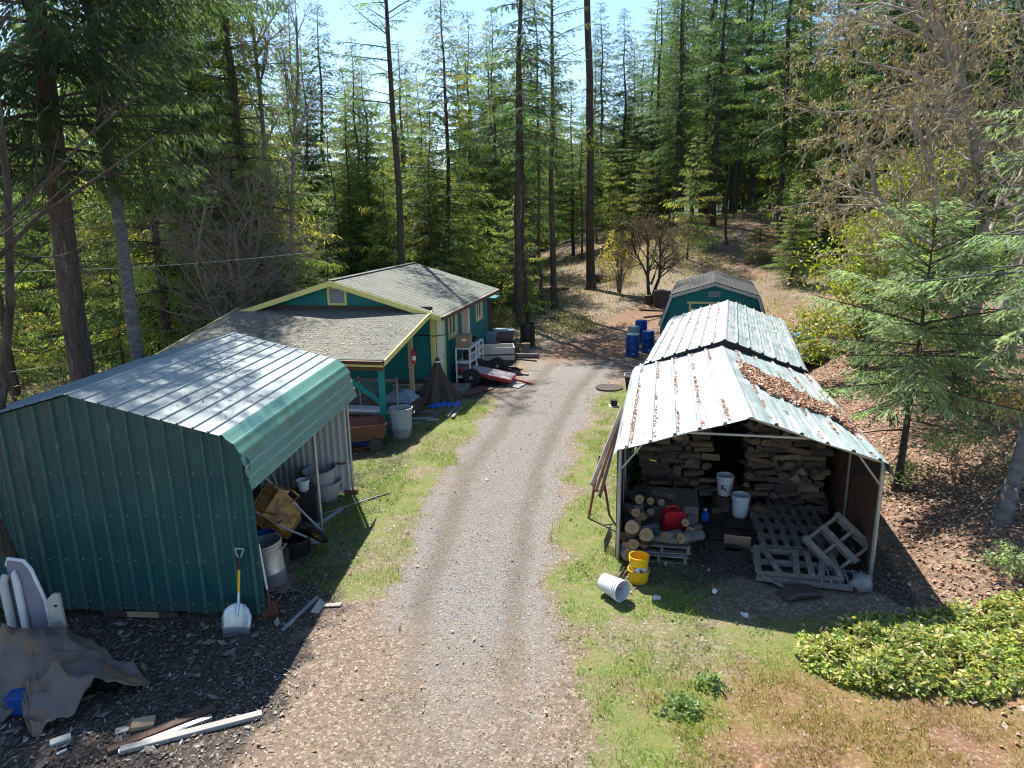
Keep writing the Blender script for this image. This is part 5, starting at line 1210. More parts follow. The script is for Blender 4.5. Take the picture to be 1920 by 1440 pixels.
# ---- inside the woodshed
def split_proto(k):
    g = np.random.default_rng(100+k); L = g.uniform(.30, .42); r = g.uniform(.065, .118); kind = k % 3
    if kind == 0: poly = [(0, r*.75), (-r*1.0, -r*.45), (-r*.2, -r*.75), (r*.9, -r*.5)]
    elif kind == 1: poly = [(-r*.9, r*.4), (-r*.8, -r*.5), (r*.8, -r*.6), (r*.95, r*.35), (0, r*.62)]
    else: poly = [(-r, 0), (-r*.6, -r*.6), (r*.5, -r*.65), (r, -.1*r), (r*.45, r*.6), (-r*.5, r*.55)]
    mb = MB(); n = len(poly); vs = []
    for q in (-1, 0, 1):
        for x, z in poly: vs.append((q*L/2, x*(1+g.normal(0, .07))+.01*q, z*(1+g.normal(0, .07))))
    fs = [(i*n+k2, i*n+(k2+1) % n, (i+1)*n+(k2+1) % n, (i+1)*n+k2) for i in range(2) for k2 in range(n)]+[tuple(range(n)), tuple(range(3*n-1, 2*n-1, -1))]
    return mb.add(vs, fs).build('firewood', m[('split_grey', 'split_wood', 'split_grey', 'split_pale', 'split_wood', 'split_grey')[k % 6]], None)
protos = [split_proto(k) for k in range(12)]
used = set()
def firewood(k, loc, rot, label, group):
    k = k % 12
    if k not in used: o = protos[k]; used.add(k)
    else: o = protos[k].copy(); C.objects.link(o)
    o.location = loc; o.rotation_euler = rot; tag(o, label, 'firewood', group); return o
kk = 0
for (u0, u1, v_, top, lb, gr_) in ((-1.66, -.36, 2.85, 1.78, 'split firewood in the left hand stack at the back of the woodshed', 'left firewood stack'), (.24, 1.70, 2.75, 1.76, 'split firewood in the right hand stack at the back of the woodshed', 'right firewood stack')):
    z_ = .10
    row = 0
    while z_ < top:
        u = u0+rnd.uniform(0, .12)
        while u < u1-.08:
            endon = rnd.random() < (.36 if u0 < 0 else .48); w = .175 if endon else .375
            firewood(kk+rnd.randrange(12), SW(u+w/2, v_+rnd.uniform(-.09, .09)+(.08 if endon else 0), z_+rnd.uniform(-.01, .015)), (rnd.uniform(-.35, .35), rnd.uniform(-.16, .16), -SA+(R_(90) if endon else 0)+rnd.uniform(-.28, .28)), lb, gr_)
            u += w+.012; kk += 1
        z_ += .122; row += 1
# loose pieces
LP = [(.42, 2.3, .08, .3, 0), (.62, 2.1, .10, -.2, .35), (.95, 2.25, .07, .1, 0), (1.25, 2.3, .08, -.3, .1), (.25, 2.45, .07, .9, 0), (.15, 2.9, .25, 1.2, .5), (.2, 3.0, .1, .2, 0), (.05, .9, .07, -.2, 0), (-.15, 2.1, .06, .4, 0), (1.5, 2.25, .1, .2, .1)]
for i, (u, v, z_, a, b) in enumerate(LP): firewood(i+3, SW(u, v, z_), (.2*i, b, -SA+a), 'loose split firewood fallen on the woodshed floor before the stacks', 'loose firewood')
# pallets
def pallet(label, loc, rot, mt='pallet_wood', n=7, w=1.0, d=.9, broken=False):
    t = thing('pallet', label, 'pallet', loc, rot=rot)
    for y_ in (-d/2+.05, 0, d/2-.05): MB().span((-w/2, y_-.022, .018), (w/2, y_+.022, .105)).build('stringer', m[mt], t)
    for i in range(n):
        x = -w/2+.05+(w-.1)*i/(n-1); sk = rnd.uniform(-.25, .25) if broken else rnd.uniform(-.015, .015)
        if broken and i in (2,): continue
        MB().box((x, rnd.uniform(-.03, .03), .1165+.004*rnd.random()), (.09, d*(1 if not broken else rnd.uniform(.75, 1)), .018), rz=sk).build('slat', m[mt], t)
    for x in (-w/2+.06, 0, w/2-.06): MB().box((x, 0, .008), (.09, d, .016)).build('slat', m[mt], t)
    return t
pallet('pallet flat on the floor at the left front of the woodshed under the round logs', SW(-1.2, .55, .0), (0, 0, -SA+R_(90)))
pallet('pallet lying on another pallet under the red gas can in the woodshed', SW(-1.18, .62, .13), (0, 0, -SA+R_(93)))
pallet('pallet laid flat behind another in the right half of the woodshed', SW(.92, 1.95, .02), (0, 0, -SA+.04), w=1.15)
pallet('flat pallet in the middle of the right half of the woodshed', SW(.95, 1.08, .04), (0, 0, -SA-.02), w=1.15)
pallet('broken pallet with skewed slats at the right front of the woodshed', SW(.82, .22, .03), (R_(3), 0, -SA+.02), w=1.2, d=.8, broken=True)
pallet('small pallet leaning against the right wall of the woodshed', SW(1.45, .55, .30), (R_(35), R_(-28), -SA+R_(30)), w=.75, d=.7, n=3)
board('long grey plank along the front of the broken pallet', SW(.2, -.22, .02), SW(1.5, -.30, .03), .09, .05, 'pallet_wood')
board('short grey stick before the broken pallet', SW(.28, -.24, .08), SW(.62, -.46, .03), .05, .03, 'pallet_wood', 'stick', 'stick')
t = thing('wire_rack', 'thin wire rack on the ground by the right post of the woodshed', 'rack', SW(1.42, -.1, .05), -SA)
for i in range(6): MB().beam((-.3+.12*i, -.22, .0), (-.3+.12*i, .26, .05), .025, .02).build('bar', m['soft_grey'], t)
MB().beam((-.34, -.16, .03), (.34, -.16, .03), .012, .012).build('cross_wire', m['galv'], t); MB().beam((-.34, .18, .068), (.34, .18, .068), .012, .012).build('cross_wire', m['galv'], t)
x, y, z = P3(1620, 1112)
mb = MB(); bm = bmesh.new(); bmesh.ops.create_icosphere(bm, subdivisions=3, radius=.15)
for v in bm.verts: v.co *= 1+.75*(float(fbm(np.array([v.co.x*9+3]), np.array([v.co.y*9+v.co.z*7]))[0])-.5); v.co.z *= .92; v.co.x *= 1.12
mb.add([v.co[:] for v in bm.verts], [[v.index for v in f.verts] for f in bm.faces]); bm.free()
tag(mb.build('boulder', m['boulder'], None, (x, y+.08, z+.11), smooth=True), 'pale rounded boulder at the foot of the right woodshed post', 'boulder')
o = MB().prism([(-.3, 0), (.32, 0), (.2, .08), (-.1, .11), (-.25, .06)], -.15, .15).build('rag', m['tarp_dark'], None, SW(.75, -.55, .02), (0, 0, .2), bevel=.03); tag(o, 'dark rag on the ground in front of the broken pallet', 'rag')
# round logs on the left pallets
RL = []
g = np.random.default_rng(9)
lbl = 'grey barked round log in the pile on the pallets at the left of the woodshed'
spots = [(-1.68, .25, .10, .09, 0), (-1.60, .15, .28, .08, 1), (-1.62, .35, .46, .085, 1), (-1.66, .55, .62, .07, 1), (-1.45, .30, .36, .06, 1), (-1.5, .62, .52, .06, 1), (-1.36, .5, .34, .07, 1), (-1.68, .75, .34, .09, 1), (-1.55, .8, .56, .07, 1), (-1.42, .85, .42, .06, 1), (-1.3, .9, .5, .055, 1),
         (-1.25, .42, .32, .055, 1), (-1.62, .9, .70, .075, 1), (-1.4, 1.05, .62, .06, 1), (-1.25, 1.05, .60, .055, 1), (-1.72, .45, .24, .07, 1), (-1.15, .2, .31, .05, 2), (-1.0, .28, .36, .075, 3), (-.72, .3, .35, .085, 3), (-.66, .55, .36, .07, 1), (-.78, .62, .48, .06, 1), (-1.7, .1, .1, .1, 1), (-1.55, 0, .1, .08, 1)]
for i, (u, v, z_, r, k) in enumerate(spots):
    a = g.uniform(-.5, .5); rot = [(R_(90), 0, -SA+a), (R_(78), 0, -SA+a), (R_(88), 0, -SA+R_(80)), (R_(80), 0, -SA-.6+a*.3)][k]
    roundlog(lbl, SW(u, v, z_+.02), r, g.uniform(.34, .5), rot, 'round logs on the left pallets')
for i, (u, v, z_) in enumerate(((-1.62, .02, .52), (-1.40, .05, .40))):
    roundlog(('large round log with a bright orange cut face, upper of two, above the yellow bucket', 'large round log with a bright orange cut face, lower of two, above the yellow bucket')[i], SW(u, v, z_), .105, .45, (R_(50), 0, -SA+.05), end='end_grain', mt='dark_wood')
for i, (u, v, z_, r) in enumerate(((-1.62, .15, .1, .11), (-1.4, .2, .13, .11))):
    firewood(i*3+1, SW(u, v, z_+.16), (.3, .2, -SA+1.2), 'loose split firewood fallen on the woodshed floor before the stacks', 'loose firewood')
gascan('red gas can on the pallets in the woodshed', SW(-.98, .72, .30), -SA+.25, 1.05)
firewood(5, SW(-1.15, 1.35, .62), (.2, .1, -SA-.3), 'brown slab of firewood lying on the pile behind the red gas can', None); 
o = MB().span((-.55, -.4, 0), (.55, .4, .5)).build('wooden_crate', m['grey_wood'], None, SW(-1.12, 1.55, 0), (0, 0, -SA), bevel=.01); tag(o, 'grey crate behind the red gas can in the woodshed', 'crate')
t = thing('small_jug', 'small bright blue jug on the woodshed floor', 'jug', SW(-.42, 1.75, 0)); MB().lathe([(.06, 0), (.07, .02), (.07, .13), (.03, .17), (.03, .2), (0, .2)], 18).build('body', m['tarp_blue'], t, smooth=True); MB().lathe([(.033, .2), (.033, .225), (0, .225)], 14).build('cap', m['white_plastic'], t)
pail('pail', 'dirty white bucket standing on a dark block in the aisle of the woodshed', SW(-.06, 2.35, .28), .125, .15, .37)
roundlog('dark chopping block under the dirty white bucket in the woodshed', SW(-.06, 2.35, .14), .2, .27, (0, 0, 0), cat='block', name='chopping_block', mt='dark_wood', end='dark_wood')
pail('pail', 'clean white bucket on the floor in the aisle of the woodshed', SW(.20, 2.08, .0), .135, .155, .40, lab=False)
for i, (u, v, a) in enumerate(((-.1, 1.2, .1), (.12, 1.65, .0), (-.2, .75, .05), (.12, .55, -.1))):
    tag(MB().span((-.28, -.15, 0), (.28, .15, .018)).build('floor_board', m['dark_wood'], None, SW(u, v, .012+.0*i), (0, 0, -SA+a)), ('dark floor board in the middle of the woodshed aisle', 'dark floor board farther back in the woodshed aisle', 'dark floor board near the pallets in the woodshed aisle', 'dark floor board nearest the mouth of the woodshed aisle')[i], 'board')
# leaves piled on the front roof, and in its valleys
def roof_leaves(name, T, zf, n, w, seed):
    g = np.random.default_rng(seed); u = g.uniform(0.1, 1.9, n); v = g.uniform(0, 5.5, n); k = g.random(n) < w(u, v); u, v = u[k], v[k]; n = len(u)
    th = .03*fbm(u*3, v*3)+g.random(n)*.05
    z = 2.46-abs(u)*.315+.015+th
    V = leafquads(np.stack([u, v, z], -1), g.uniform(.05, .11, n), g.uniform(.03, .06, n), g, .5)
    M_ = np.array(T); V = V@M_[:3, :3].T+M_[:3, 3]
    return fastmesh(name, V, quadfaces(n), m['leaf_dead'], np.repeat(pick(g, n, BR+[(.2, .1, .06)]), 4, 0))
def heap(u, v):
    w = fbm(u*2.2+5, v*2.2)
    q = ss(.0, .3, .72-abs(v-(2.95-.95*(u-.3)))/1.0+(w-.5)*1.1)
    return q*ss(.12, .3, u)*ss(1.80, 1.62, u)
o = roof_leaves('roof_leaves', SM, z1, 22000, heap, 31); tag(o, kind='stuff')
def valley(n, seed, T, za, s_, L, spn, hw):
    g = np.random.default_rng(seed); k = g.integers(-spn, spn+1, n); sp = (hw-.12)/spn
    u = k*sp-np.sign(k)*.05+g.normal(0, .012, n); v = L*g.random(n)**1.0; ok = (k != 0) & (vnoise(v*2.0+k*7, k*3.3) > .42)
    u, v = u[ok], v[ok]; n = len(u); z = za-abs(u)*s_+.012+g.random(n)*.012
    V = leafquads(np.stack([u, v, z], -1), g.uniform(.03, .07, n), g.uniform(.02, .04, n), g, .4); M_ = np.array(T); V = V@M_[:3, :3].T+M_[:3, 3]
    return fastmesh('roof_leaves', V, quadfaces(n), m['leaf_dead'], np.repeat(pick(g, n, BR), 4, 0))
tag(valley(2600, 32, SM, 2.46, .315, 5.4, 5, 1.84), kind='stuff')
SM2 = Matrix.Translation(sl2) @ Matrix.Rotation(-SA2, 4, 'Z')
tag(valley(900, 33, SM2, 2.60, .357, 6.8, 6, 1.68), kind='stuff')
# specks of debris on the carport roof
g = np.random.default_rng(34); n = 420; u = g.uniform(-2.2, -.4, n); v = g.uniform(0, 4.7, n); k = vnoise(u*3, v*2) > .55; u, v = u[k], v[k]; n = len(u)
V = leafquads(np.stack([u, v, APZ-abs(u-APX)*sl+.012+0*u], -1), g.uniform(.02, .06, n), g.uniform(.012, .03, n), g, .25); M_ = np.array(GM); V = V@M_[:3, :3].T+M_[:3, 3]
tag(fastmesh('roof_leaves', V, quadfaces(n), m['leaf_dead'], np.repeat(pick(g, n, [(.1, .06, .04), (.16, .1, .07), (.07, .05, .04)]), 4, 0)), kind='stuff')
# leaves on the porch roof
g = np.random.default_rng(35); n = 1700; u = g.uniform(-6, -.15, n); v = g.uniform(-3.8, -.9, n); k = (vnoise(u*1.1, v*2.6+7) > .5) & (g.random(n) < .3+.7*ss(-5.5, -3.5, u)); u, v = u[k], v[k]; n = len(u)
V = leafquads(np.stack([u, v, LZ0+v*sq+.012], -1), g.uniform(.04, .1, n), g.uniform(.02, .04, n), g, .18); M_ = np.array(Matrix.Translation((-2.28, 20.2, 0)) @ Matrix.Rotation(-HA, 4, 'Z')); V = V@M_[:3, :3].T+M_[:3, 3]
tag(fastmesh('roof_leaves', V, quadfaces(n), m['leaf_dead'], np.repeat(pick(g, n, [(.4, .27, .2), (.3, .2, .15), (.5, .38, .3)]), 4, 0)), kind='stuff')
# white litter by the shed mouth
for i, (px, py) in enumerate(((1230, 1123), (1340, 1110), (1396, 1155))):
    x, y, z = P3(px, py); o = MB().prism([(-.05, 0), (.04, 0), (.06, .03), (-.02, .045)], -.03, .03).build('paper_scrap', m['white_plastic'], None, (x, y, z), (.2, .1, i)); tag(o, ('white paper scrap in front of the yellow buckets', 'white paper scrap at the mouth of the woodshed aisle', 'white paper scrap on the shaded grass before the woodshed')[i], 'scrap')
# ================================================================== TREES
DG = [(.030, .066, .020), (.040, .080, .022), (.024, .054, .020), (.055, .095, .026)]      # dark fir
MG = [(.055, .095, .028), (.075, .115, .032), (.040, .078, .026), (.10, .125, .04)]        # mid green fir
YG = [(.14, .16, .035), (.11, .14, .035), (.085, .12, .03), (.18, .17, .045)]              # pale, yellowish
BG = [(.045, .085, .045), (.06, .105, .055), (.035, .07, .04), (.08, .12, .065)]           # bluish fir
def unit(a): return a/np.maximum(np.linalg.norm(a, axis=-1, keepdims=True), 1e-9)

def tubes(paths, radii, ns):
    """many swept tubes at once -> V, F(quads); paths: list of (k,3)"""
    Vs, Fs, o = [], [], 0
    for p, r, n in zip(paths, radii, ns):
        p = np.asarray(p); k = len(p); d = np.gradient(p, axis=0); d = unit(d)
        ref = np.where(np.abs(d[:, 2:3]) > .9, np.array([[1., 0, 0]]), np.array([[0, 0, 1.]])) if abs(d[0, 2]) < .9 and abs(d[-1, 2]) < .9 else np.tile([[.96, .28, 0.0]], (k, 1))
        s = unit(np.cross(d, ref)); u = np.cross(s, d)
        a = np.arange(n)*2*np.pi/n
        V = p[:, None]+(s[:, None]*np.cos(a)[None, :, None]+u[:, None]*np.sin(a)[None, :, None])*np.asarray(r)[:, None, None]
        i = np.arange(k-1)[:, None]*n; j = np.arange(n)[None]; j2 = (j+1) % n
        Fs.append(np.stack([i+j, i+j2, i+n+j2, i+n+j], -1).reshape(-1, 4)+o); Vs.append(V.reshape(-1, 3)); o += k*n
    return np.concatenate(Vs), np.concatenate(Fs)

def sprays(P, D, L, W, g, droop=.25, tilt=.45):
    """leaf diamonds starting at P along D"""
    D = unit(D+g.normal(0, .22, D.shape)-np.array([0, 0, droop])); up = g.normal(0, tilt, D.shape)+np.array([0, 0, 1.])
    s = unit(np.cross(D, up)); L = L[:, None]; W = W[:, None]
    return np.stack([P, P+D*L*.45+s*W/2, P+D*L, P+D*L*.45-s*W/2], 1).reshape(-1, 3)

def conifer(seed, h, cb, Lb, nb, tw=9, lq=.30, lw=.075, droop=.12, upt=.5, dbh=None, lean=(0, 0), bark='bark', cols=MG, dead=8, hang=.25, taper=.8, sparse=0, az=None, sub=1.0, nt=10, prof=None, low=-.18, wh=5, bend_=.05):
    """fir: returns (trunk mesh object, crown mesh object), base at the origin"""
    g = np.random.default_rng(seed); dbh = dbh or h*.017
    zz = np.concatenate([[-.6, 0, .15, .5], np.linspace(1.2, h, 14)])
    wob = np.cumsum(g.normal(0, bend_, (len(zz), 2)), 0)*(h/20)*np.clip(zz/3, 0, 1)[:, None]
    tx = lambda z: np.interp(z, zz, wob[:, 0]+lean[0]*np.maximum(zz, 0)); ty = lambda z: np.interp(z, zz, wob[:, 1]+lean[1]*np.maximum(zz, 0))
    rad = lambda z: np.maximum(dbh/2*(1-np.clip(z, 0, h)/h)**.75+dbh*.28*np.exp(-np.maximum(z, 0)*3), .012)
    paths, radii, ns = [np.stack([tx(zz), ty(zz), zz], -1)], [rad(zz)], [nt]
    P, D, LL, WW, CC = [], [], [], [], []
    nw = max(2, nb//wh)
    for i in range(nb):
        if i % wh == 0: a0 = g.uniform(0, 6.28); sw = ((i//wh+g.uniform(.2, .8))/nw)**.95; wl_ = g.uniform(.75, 1.12)
        s = min(.995, max(0, sw+g.normal(0, .18/nw)))
        if g.random() < sparse+.06: continue
        t = (cb+(1-cb)*s)*h
        pf = (1-s)**taper*(.55+.45*min(1, s/.12)) if prof is None else prof(s)
        L = Lb*pf*wl_*g.uniform(.55, 1.1)+.18
        a = a0+(i % wh)*6.283/wh+g.normal(0, .25)
        if az is not None: a = az(a, g)
        pit = low+(upt-low)*s+g.normal(0, .10)
        n = max(4, int(L/.35)+2); r = np.linspace(0, 1, n)
        hx = L*r*math.cos(pit); bz = L*r*math.sin(pit)-droop*L*r**2+.05*L*r**4
        bend = np.cumsum(g.normal(0, .045, n))*L*.3
        ca, sa = math.cos(a), math.sin(a)
        p = np.stack([tx(t)+hx*ca-bend*sa, ty(t)+hx*sa+bend*ca, t+bz], -1)
        br = np.maximum(.011*L*(1-r)**.8*(.8+.4*dbh)+.004, .004)
        paths.append(p); radii.append(br); ns.append(4 if L < 2.5 else 5)
        nt_ = max(3, int(L*tw)); ts = np.sort(g.uniform(.06, 1.0, nt_)**.8); ts[-1] = 1
        bp = np.stack([np.interp(ts, r, p[:, k]) for k in range(3)], -1)
        tg = unit(np.stack([np.interp(ts, r, np.gradient(p[:, k])) for k in range(3)], -1))
        side = np.where(np.arange(nt_) % 2, 1, -1)[:, None]; lat = unit(np.cross(tg, np.array([0, 0, 1.])))
        ang = g.uniform(.6, 1.15, (nt_, 1)); ang[-1] = 0
        td = unit(tg*np.cos(ang)+lat*side*np.sin(ang)-np.array([0, 0, hang])*g.uniform(.3, 1.3, (nt_, 1)))
        tl = (L*.30*(1-ts)**.7+.16+.08*L*.3)*g.uniform(.6, 1.25, nt_)
        k = np.maximum(1, np.round(tl/lq*1.5*sub)).astype(int)
        rep = np.repeat(np.arange(nt_), k); fr = (np.arange(len(rep))-np.repeat(np.cumsum(k)-k, k)+g.random(len(rep)))/np.repeat(k, k)
        q = bp[rep]+td[rep]*(tl[rep]*fr*.85)[:, None]-np.array([0, 0, 1])*(hang*.35*tl[rep]*fr**2)[:, None]
        sd = np.where(g.random(len(rep)) < .5, 1, -1)[:, None]; la2 = unit(np.cross(td[rep], np.array([0, 0, 1.])))
        dd = td[rep]+la2*sd*g.uniform(.1, .8, (len(rep), 1))
        P.append(q); D.append(dd); LL.append(lq*g.uniform(.6, 1.25, len(rep))); WW.append(lw*g.uniform(.6, 1.3, len(rep)))
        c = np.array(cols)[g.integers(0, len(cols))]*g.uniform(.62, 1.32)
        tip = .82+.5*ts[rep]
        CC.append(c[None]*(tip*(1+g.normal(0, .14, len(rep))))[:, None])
    for i in range(dead):                                    # bare dead stubs below the crown
        t = h*cb*g.uniform(.25, 1.0); L = g.uniform(.4, 1.6); a = g.uniform(0, 6.28); r = np.linspace(0, 1, 4)
        p = np.stack([tx(t)+L*r*math.cos(a), ty(t)+L*r*math.sin(a), t+L*r*g.uniform(-.25, .1)-.15*L*r**2], -1)
        paths.append(p); radii.append(.016*(1-r)+.006); ns.append(3)
    TV, TF = tubes(paths, radii, ns)
    P, D = np.concatenate(P), np.concatenate(D); LL, WW = np.concatenate(LL), np.concatenate(WW); CC = np.clip(np.concatenate(CC), .006, .5)
    LV_ = sprays(P, D, LL, WW, g, hang)
    tr = fastmesh('trunk', TV, TF, m[bark], smooth=True)
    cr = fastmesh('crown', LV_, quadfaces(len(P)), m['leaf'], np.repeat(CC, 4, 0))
    return tr, cr

def plant(name, label, cat, loc, parts, rz=0, group=None, scale=1.0, own=True):
    t = thing(name, label, cat, loc, rz, group)
    for o in parts:
        c = o if own else o.copy()
        if not own: C.objects.link(c)
        c.parent = t
    t.scale = (scale,)*3 if not hasattr(scale, '__len__') else scale
    return t

# ---- big near firs on the left
def azside(a, g): return a
X, Y = -10.9, 17.2
NG = [(.022, .040, .017), (.030, .050, .021), (.038, .058, .022), (.026, .045, .022)]
big = conifer(41, 27, .235, 5.7, 250, tw=14, lq=.22, lw=.040, droop=.05, upt=.45, dbh=.60, lean=(.040, 0), bark='bark', cols=NG, dead=9, hang=.62, taper=.85, sub=2.3, nt=16, low=-.05, wh=6, bend_=.02)
plant('fir_tree', 'big fir with thick dark furrowed trunk and long drooping boughs behind the green carport', 'tree', (X, Y, hz1(X, Y)), big)
X, Y = -10.15, 18.6
gt_ = conifer(42, 24, .40, 3.6, 150, tw=13, lq=.22, lw=.042, droop=.10, upt=.4, dbh=.36, bark='bark_grey', cols=NG, dead=16, hang=.5, taper=.6, nt=14)
plant('fir_tree', 'fir with slim grey trunk right of the thick dark trunk behind the green carport', 'tree', (X, Y, hz1(X, Y)), gt_)
X, Y = at_y(365, 27.5), 27.5
ov = conifer(43, 19, .33, 3.0, 190, tw=13, lq=.24, lw=.05, droop=.12, upt=.4, dbh=.24, bark='bark', cols=NG, dead=5, hang=.6, taper=.6)
plant('fir_tree', 'dense dark fir with hanging foliage above the porch roof, left of the bare trees', 'tree', (X, Y, hz1(X, Y)), ov)
# ---- young firs at right
X, Y = 7.05, 11.9
fa = conifer(44, 5.0, .35, 2.4, 84, tw=23, lq=.12, lw=.030, bend_=.02, droop=.10, upt=.75, dbh=.13, bark='bark', cols=[(.095, .145, .072), (.115, .165, .08), (.145, .19, .09), (.08, .12, .06)], dead=3, hang=.40, taper=.55, sub=1.6, nt=12, lean=(.02, 0))
plant('young_fir', 'young fir with thin trunk and pale tipped boughs reaching over the woodshed roof', 'tree', (X, Y, hz1(X, Y)-.05), fa)
X, Y = 7.5, 9.85
fb = conifer(45, 10.5, .26, 2.0, 140, tw=20, lq=.12, lw=.026, droop=.10, upt=.6, dbh=.21, bark='bark_grey', cols=[(.08, .125, .07), (.10, .145, .075), (.13, .17, .085)], bend_=.02, dead=3, hang=.4, taper=.55, nt=14, lean=(.17, .05), sub=1.1)
plant('young_fir', 'leaning fir with grey trunk rising out of the frame at the right edge', 'tree', (X, Y, hz1(X, Y)-.05), fb)
X, Y = 9.6, 14.6
fc = conifer(46, 5.3, .12, 2.2, 95, tw=19, lq=.13, lw=.034, droop=.10, upt=.75, dbh=.10, bark='bark', cols=BG+MG, dead=0, hang=.4, taper=.7)
plant('young_fir', 'bushy bluish young fir on the bank behind the one overhanging the woodshed', 'tree', (X, Y, hz1(X, Y)-.05), fc)

# ---- bare broadleaf trees
def bare(seed, stems, levels=4, kids=(9, 8, 7), ratio=(.55, .5, .42), up=.25, r0=.09, spread=.9, pal='bark_alder', catkins=0, ccols=None, gn=.10, leafL=(.05, .09)):
    g = np.random.default_rng(seed); paths, radii, ns, tips = [], [], [], []
    def grow(p0, d, L, r, lev):
        n = (7, 6, 5, 4)[lev]; pts = [np.array(p0, float)]; d = unit(np.array(d, float))
        for i in range(n-1):
            d = unit(d+g.normal(0, gn*(1+.5*lev), 3)+np.array([0, 0, up*.12*(1 if lev < 2 else -.2)])); pts.append(pts[-1]+d*L/(n-1))
        pts = np.array(pts); rr = r*np.linspace(1, .42 if lev == 0 else .25, n)
        paths.append(pts); radii.append(np.maximum(rr, .0052)); ns.append((10, 6, 4, 3)[lev])
        if lev >= 2: tips.append(pts)
        if lev >= levels-1: return
        for k in range(int(kids[lev]*g.uniform(.75, 1.25))):
            f = g.uniform(.22 if lev else .32, 1.0); i = min(int(f*(n-1)), n-2); q = pts[i]+(pts[i+1]-pts[i])*(f*(n-1)-i); td = unit(pts[i+1]-pts[i])
            rv = unit(g.normal(0, 1, 3)); la = unit(np.cross(td, rv)); an = g.uniform(.45, spread+.25)
            grow(q, td*math.cos(an)+la*math.sin(an)+np.array([0, 0, up*.3]), L*ratio[lev]*g.uniform(.6, 1.2)*(1.15-.45*f), max(np.interp(f, [0, 1], [rr[0], rr[-1]])*.55, .004), lev+1)
    for (p0, d, L, r) in stems: grow(p0, d, L, r, 0)
    V, F = tubes(paths, radii, ns); tr = fastmesh('branches', V, F, m[pal], smooth=True); out = [tr]
    if catkins:
        T = np.concatenate(tips); k = g.integers(0, len(T), catkins); P = T[k]+g.normal(0, .03, (catkins, 3)); D = np.tile([[0, 0, -1.]], (catkins, 1))+g.normal(0, .5, (catkins, 3))
        V = sprays(P, D, g.uniform(leafL[0], leafL[1], catkins), g.uniform(.014, .03, catkins)*(leafL[1]/.09), g, 0, 1.0)
        out.append(fastmesh('catkins', V, quadfaces(catkins), m['leaf_broad'], np.repeat(pick(g, catkins, ccols), 4, 0)))
    return out
CK = [(.20, .14, .075), (.17, .105, .06), (.25, .19, .11), (.20, .185, .11), (.13, .08, .05), (.30, .25, .18)]
X, Y = 10.5, 15.6
al = bare(51, [((0, 0, -.3), (-.10, -.05, 1), 8.8, .17), ((.5, .3, -.3), (.12, .1, 1), 9.0, .13), ((.15, -.2, .6), (-.55, -.15, .8), 6.2, .10), ((-.3, .2, 1.6), (-.62, .2, .85), 5.2, .08)], 4, (13, 8, 7), (.58, .50, .46), .22, pal='bark_pale', catkins=18000, ccols=CK, gn=.13, leafL=(.06, .12))
plant('bare_tree', 'leafless tree full of hanging tan catkins on the right bank', 'tree', (X, Y, hz1(X, Y)), al)
X, Y = 12.2, 16.6
al2 = bare(52, [((0, 0, -.3), (.05, -.02, 1), 9.5, .15), ((.2, .1, .5), (.35, -.1, .9), 7, .10)], 4, (11, 9, 6), (.5, .48, .44), .25, pal='bark_pale', catkins=4000, ccols=CK, gn=.11, leafL=(.06, .12))
plant('bare_tree', 'pale leafless tree with forked white limbs at the right edge behind the leaning fir', 'tree', (X, Y, hz1(X, Y)), al2)
X, Y = at_y(432, 26.0), 26.0
st = []
g = np.random.default_rng(53)
for k in range(9):
    a = g.uniform(0, 6.28); q = g.uniform(.15, .42); st.append(((.45*math.cos(a)*g.random(), .45*math.sin(a)*g.random(), -.5), (q*math.cos(a), q*math.sin(a), 1), g.uniform(5.0, 7.6), g.uniform(.06, .12)))
mp = bare(53, st, 4, (11, 8, 5), (.52, .52, .46), .15, pal='bark_alder', gn=.12, spread=1.0)
plant('bare_tree', 'many stemmed leafless maple clump with pale twigs rising behind the left end of the house', 'tree', (X, Y, hz1(X, Y)), mp)
X, Y = at_y(520, 28.5), 28.5
tb = bare(54, [((0, 0, -.3), (-.02, 0, 1), 15.5, .13), ((.3, .1, -.3), (.06, .05, 1), 13, .09)], 4, (20, 8, 5), (.26, .45, .42), .5, pal='bark_alder', gn=.06, spread=.6)
plant('bare_tree', 'tall thin leafless tree with upswept twigs against the sky left of the house ridge', 'tree', (X, Y, hz1(X, Y)), tb)
X, Y = -6.55, 8.6
nb_ = bare(55, [((0, 0, -.2), (-.09, .0, 1), 10, .09), ((-.3, .2, -.2), (.03, .05, 1), 9, .07), ((0, 0, 5.1), (.75, .18, .42), 2.7, .026)], 4, (6, 4, 3), (.38, .45, .42), .3, pal='bark', gn=.09)
plant('bare_tree', 'leafless tree with greenish trunk at the left edge reaching twigs over the carport', 'tree', (X, Y, hz1(X, Y)), nb_)
X, Y = at_y(1222, 37), 37
ms = bare(56, [((0, 0, -.2), (-.12, 0, 1), 3.6, .10), ((.1, 0, -.2), (.18, 0, 1), 3.8, .10), ((.05, .1, .6), (.4, .1, .9), 3.0, .06), ((0, .1, .6), (-.45, .1, .9), 3.0, .06)], 4, (13, 9, 6), (.55, .5, .45), .3, pal='dark_wood', catkins=5000, ccols=[(.16, .10, .08), (.2, .13, .1), (.12, .08, .07)], gn=.12, leafL=(.06, .12))
plant('bare_shrub', 'dark twiggy shrub with twin black stems up the slope beyond the barn', 'shrub', (X, Y, hz1(X, Y)), ms)

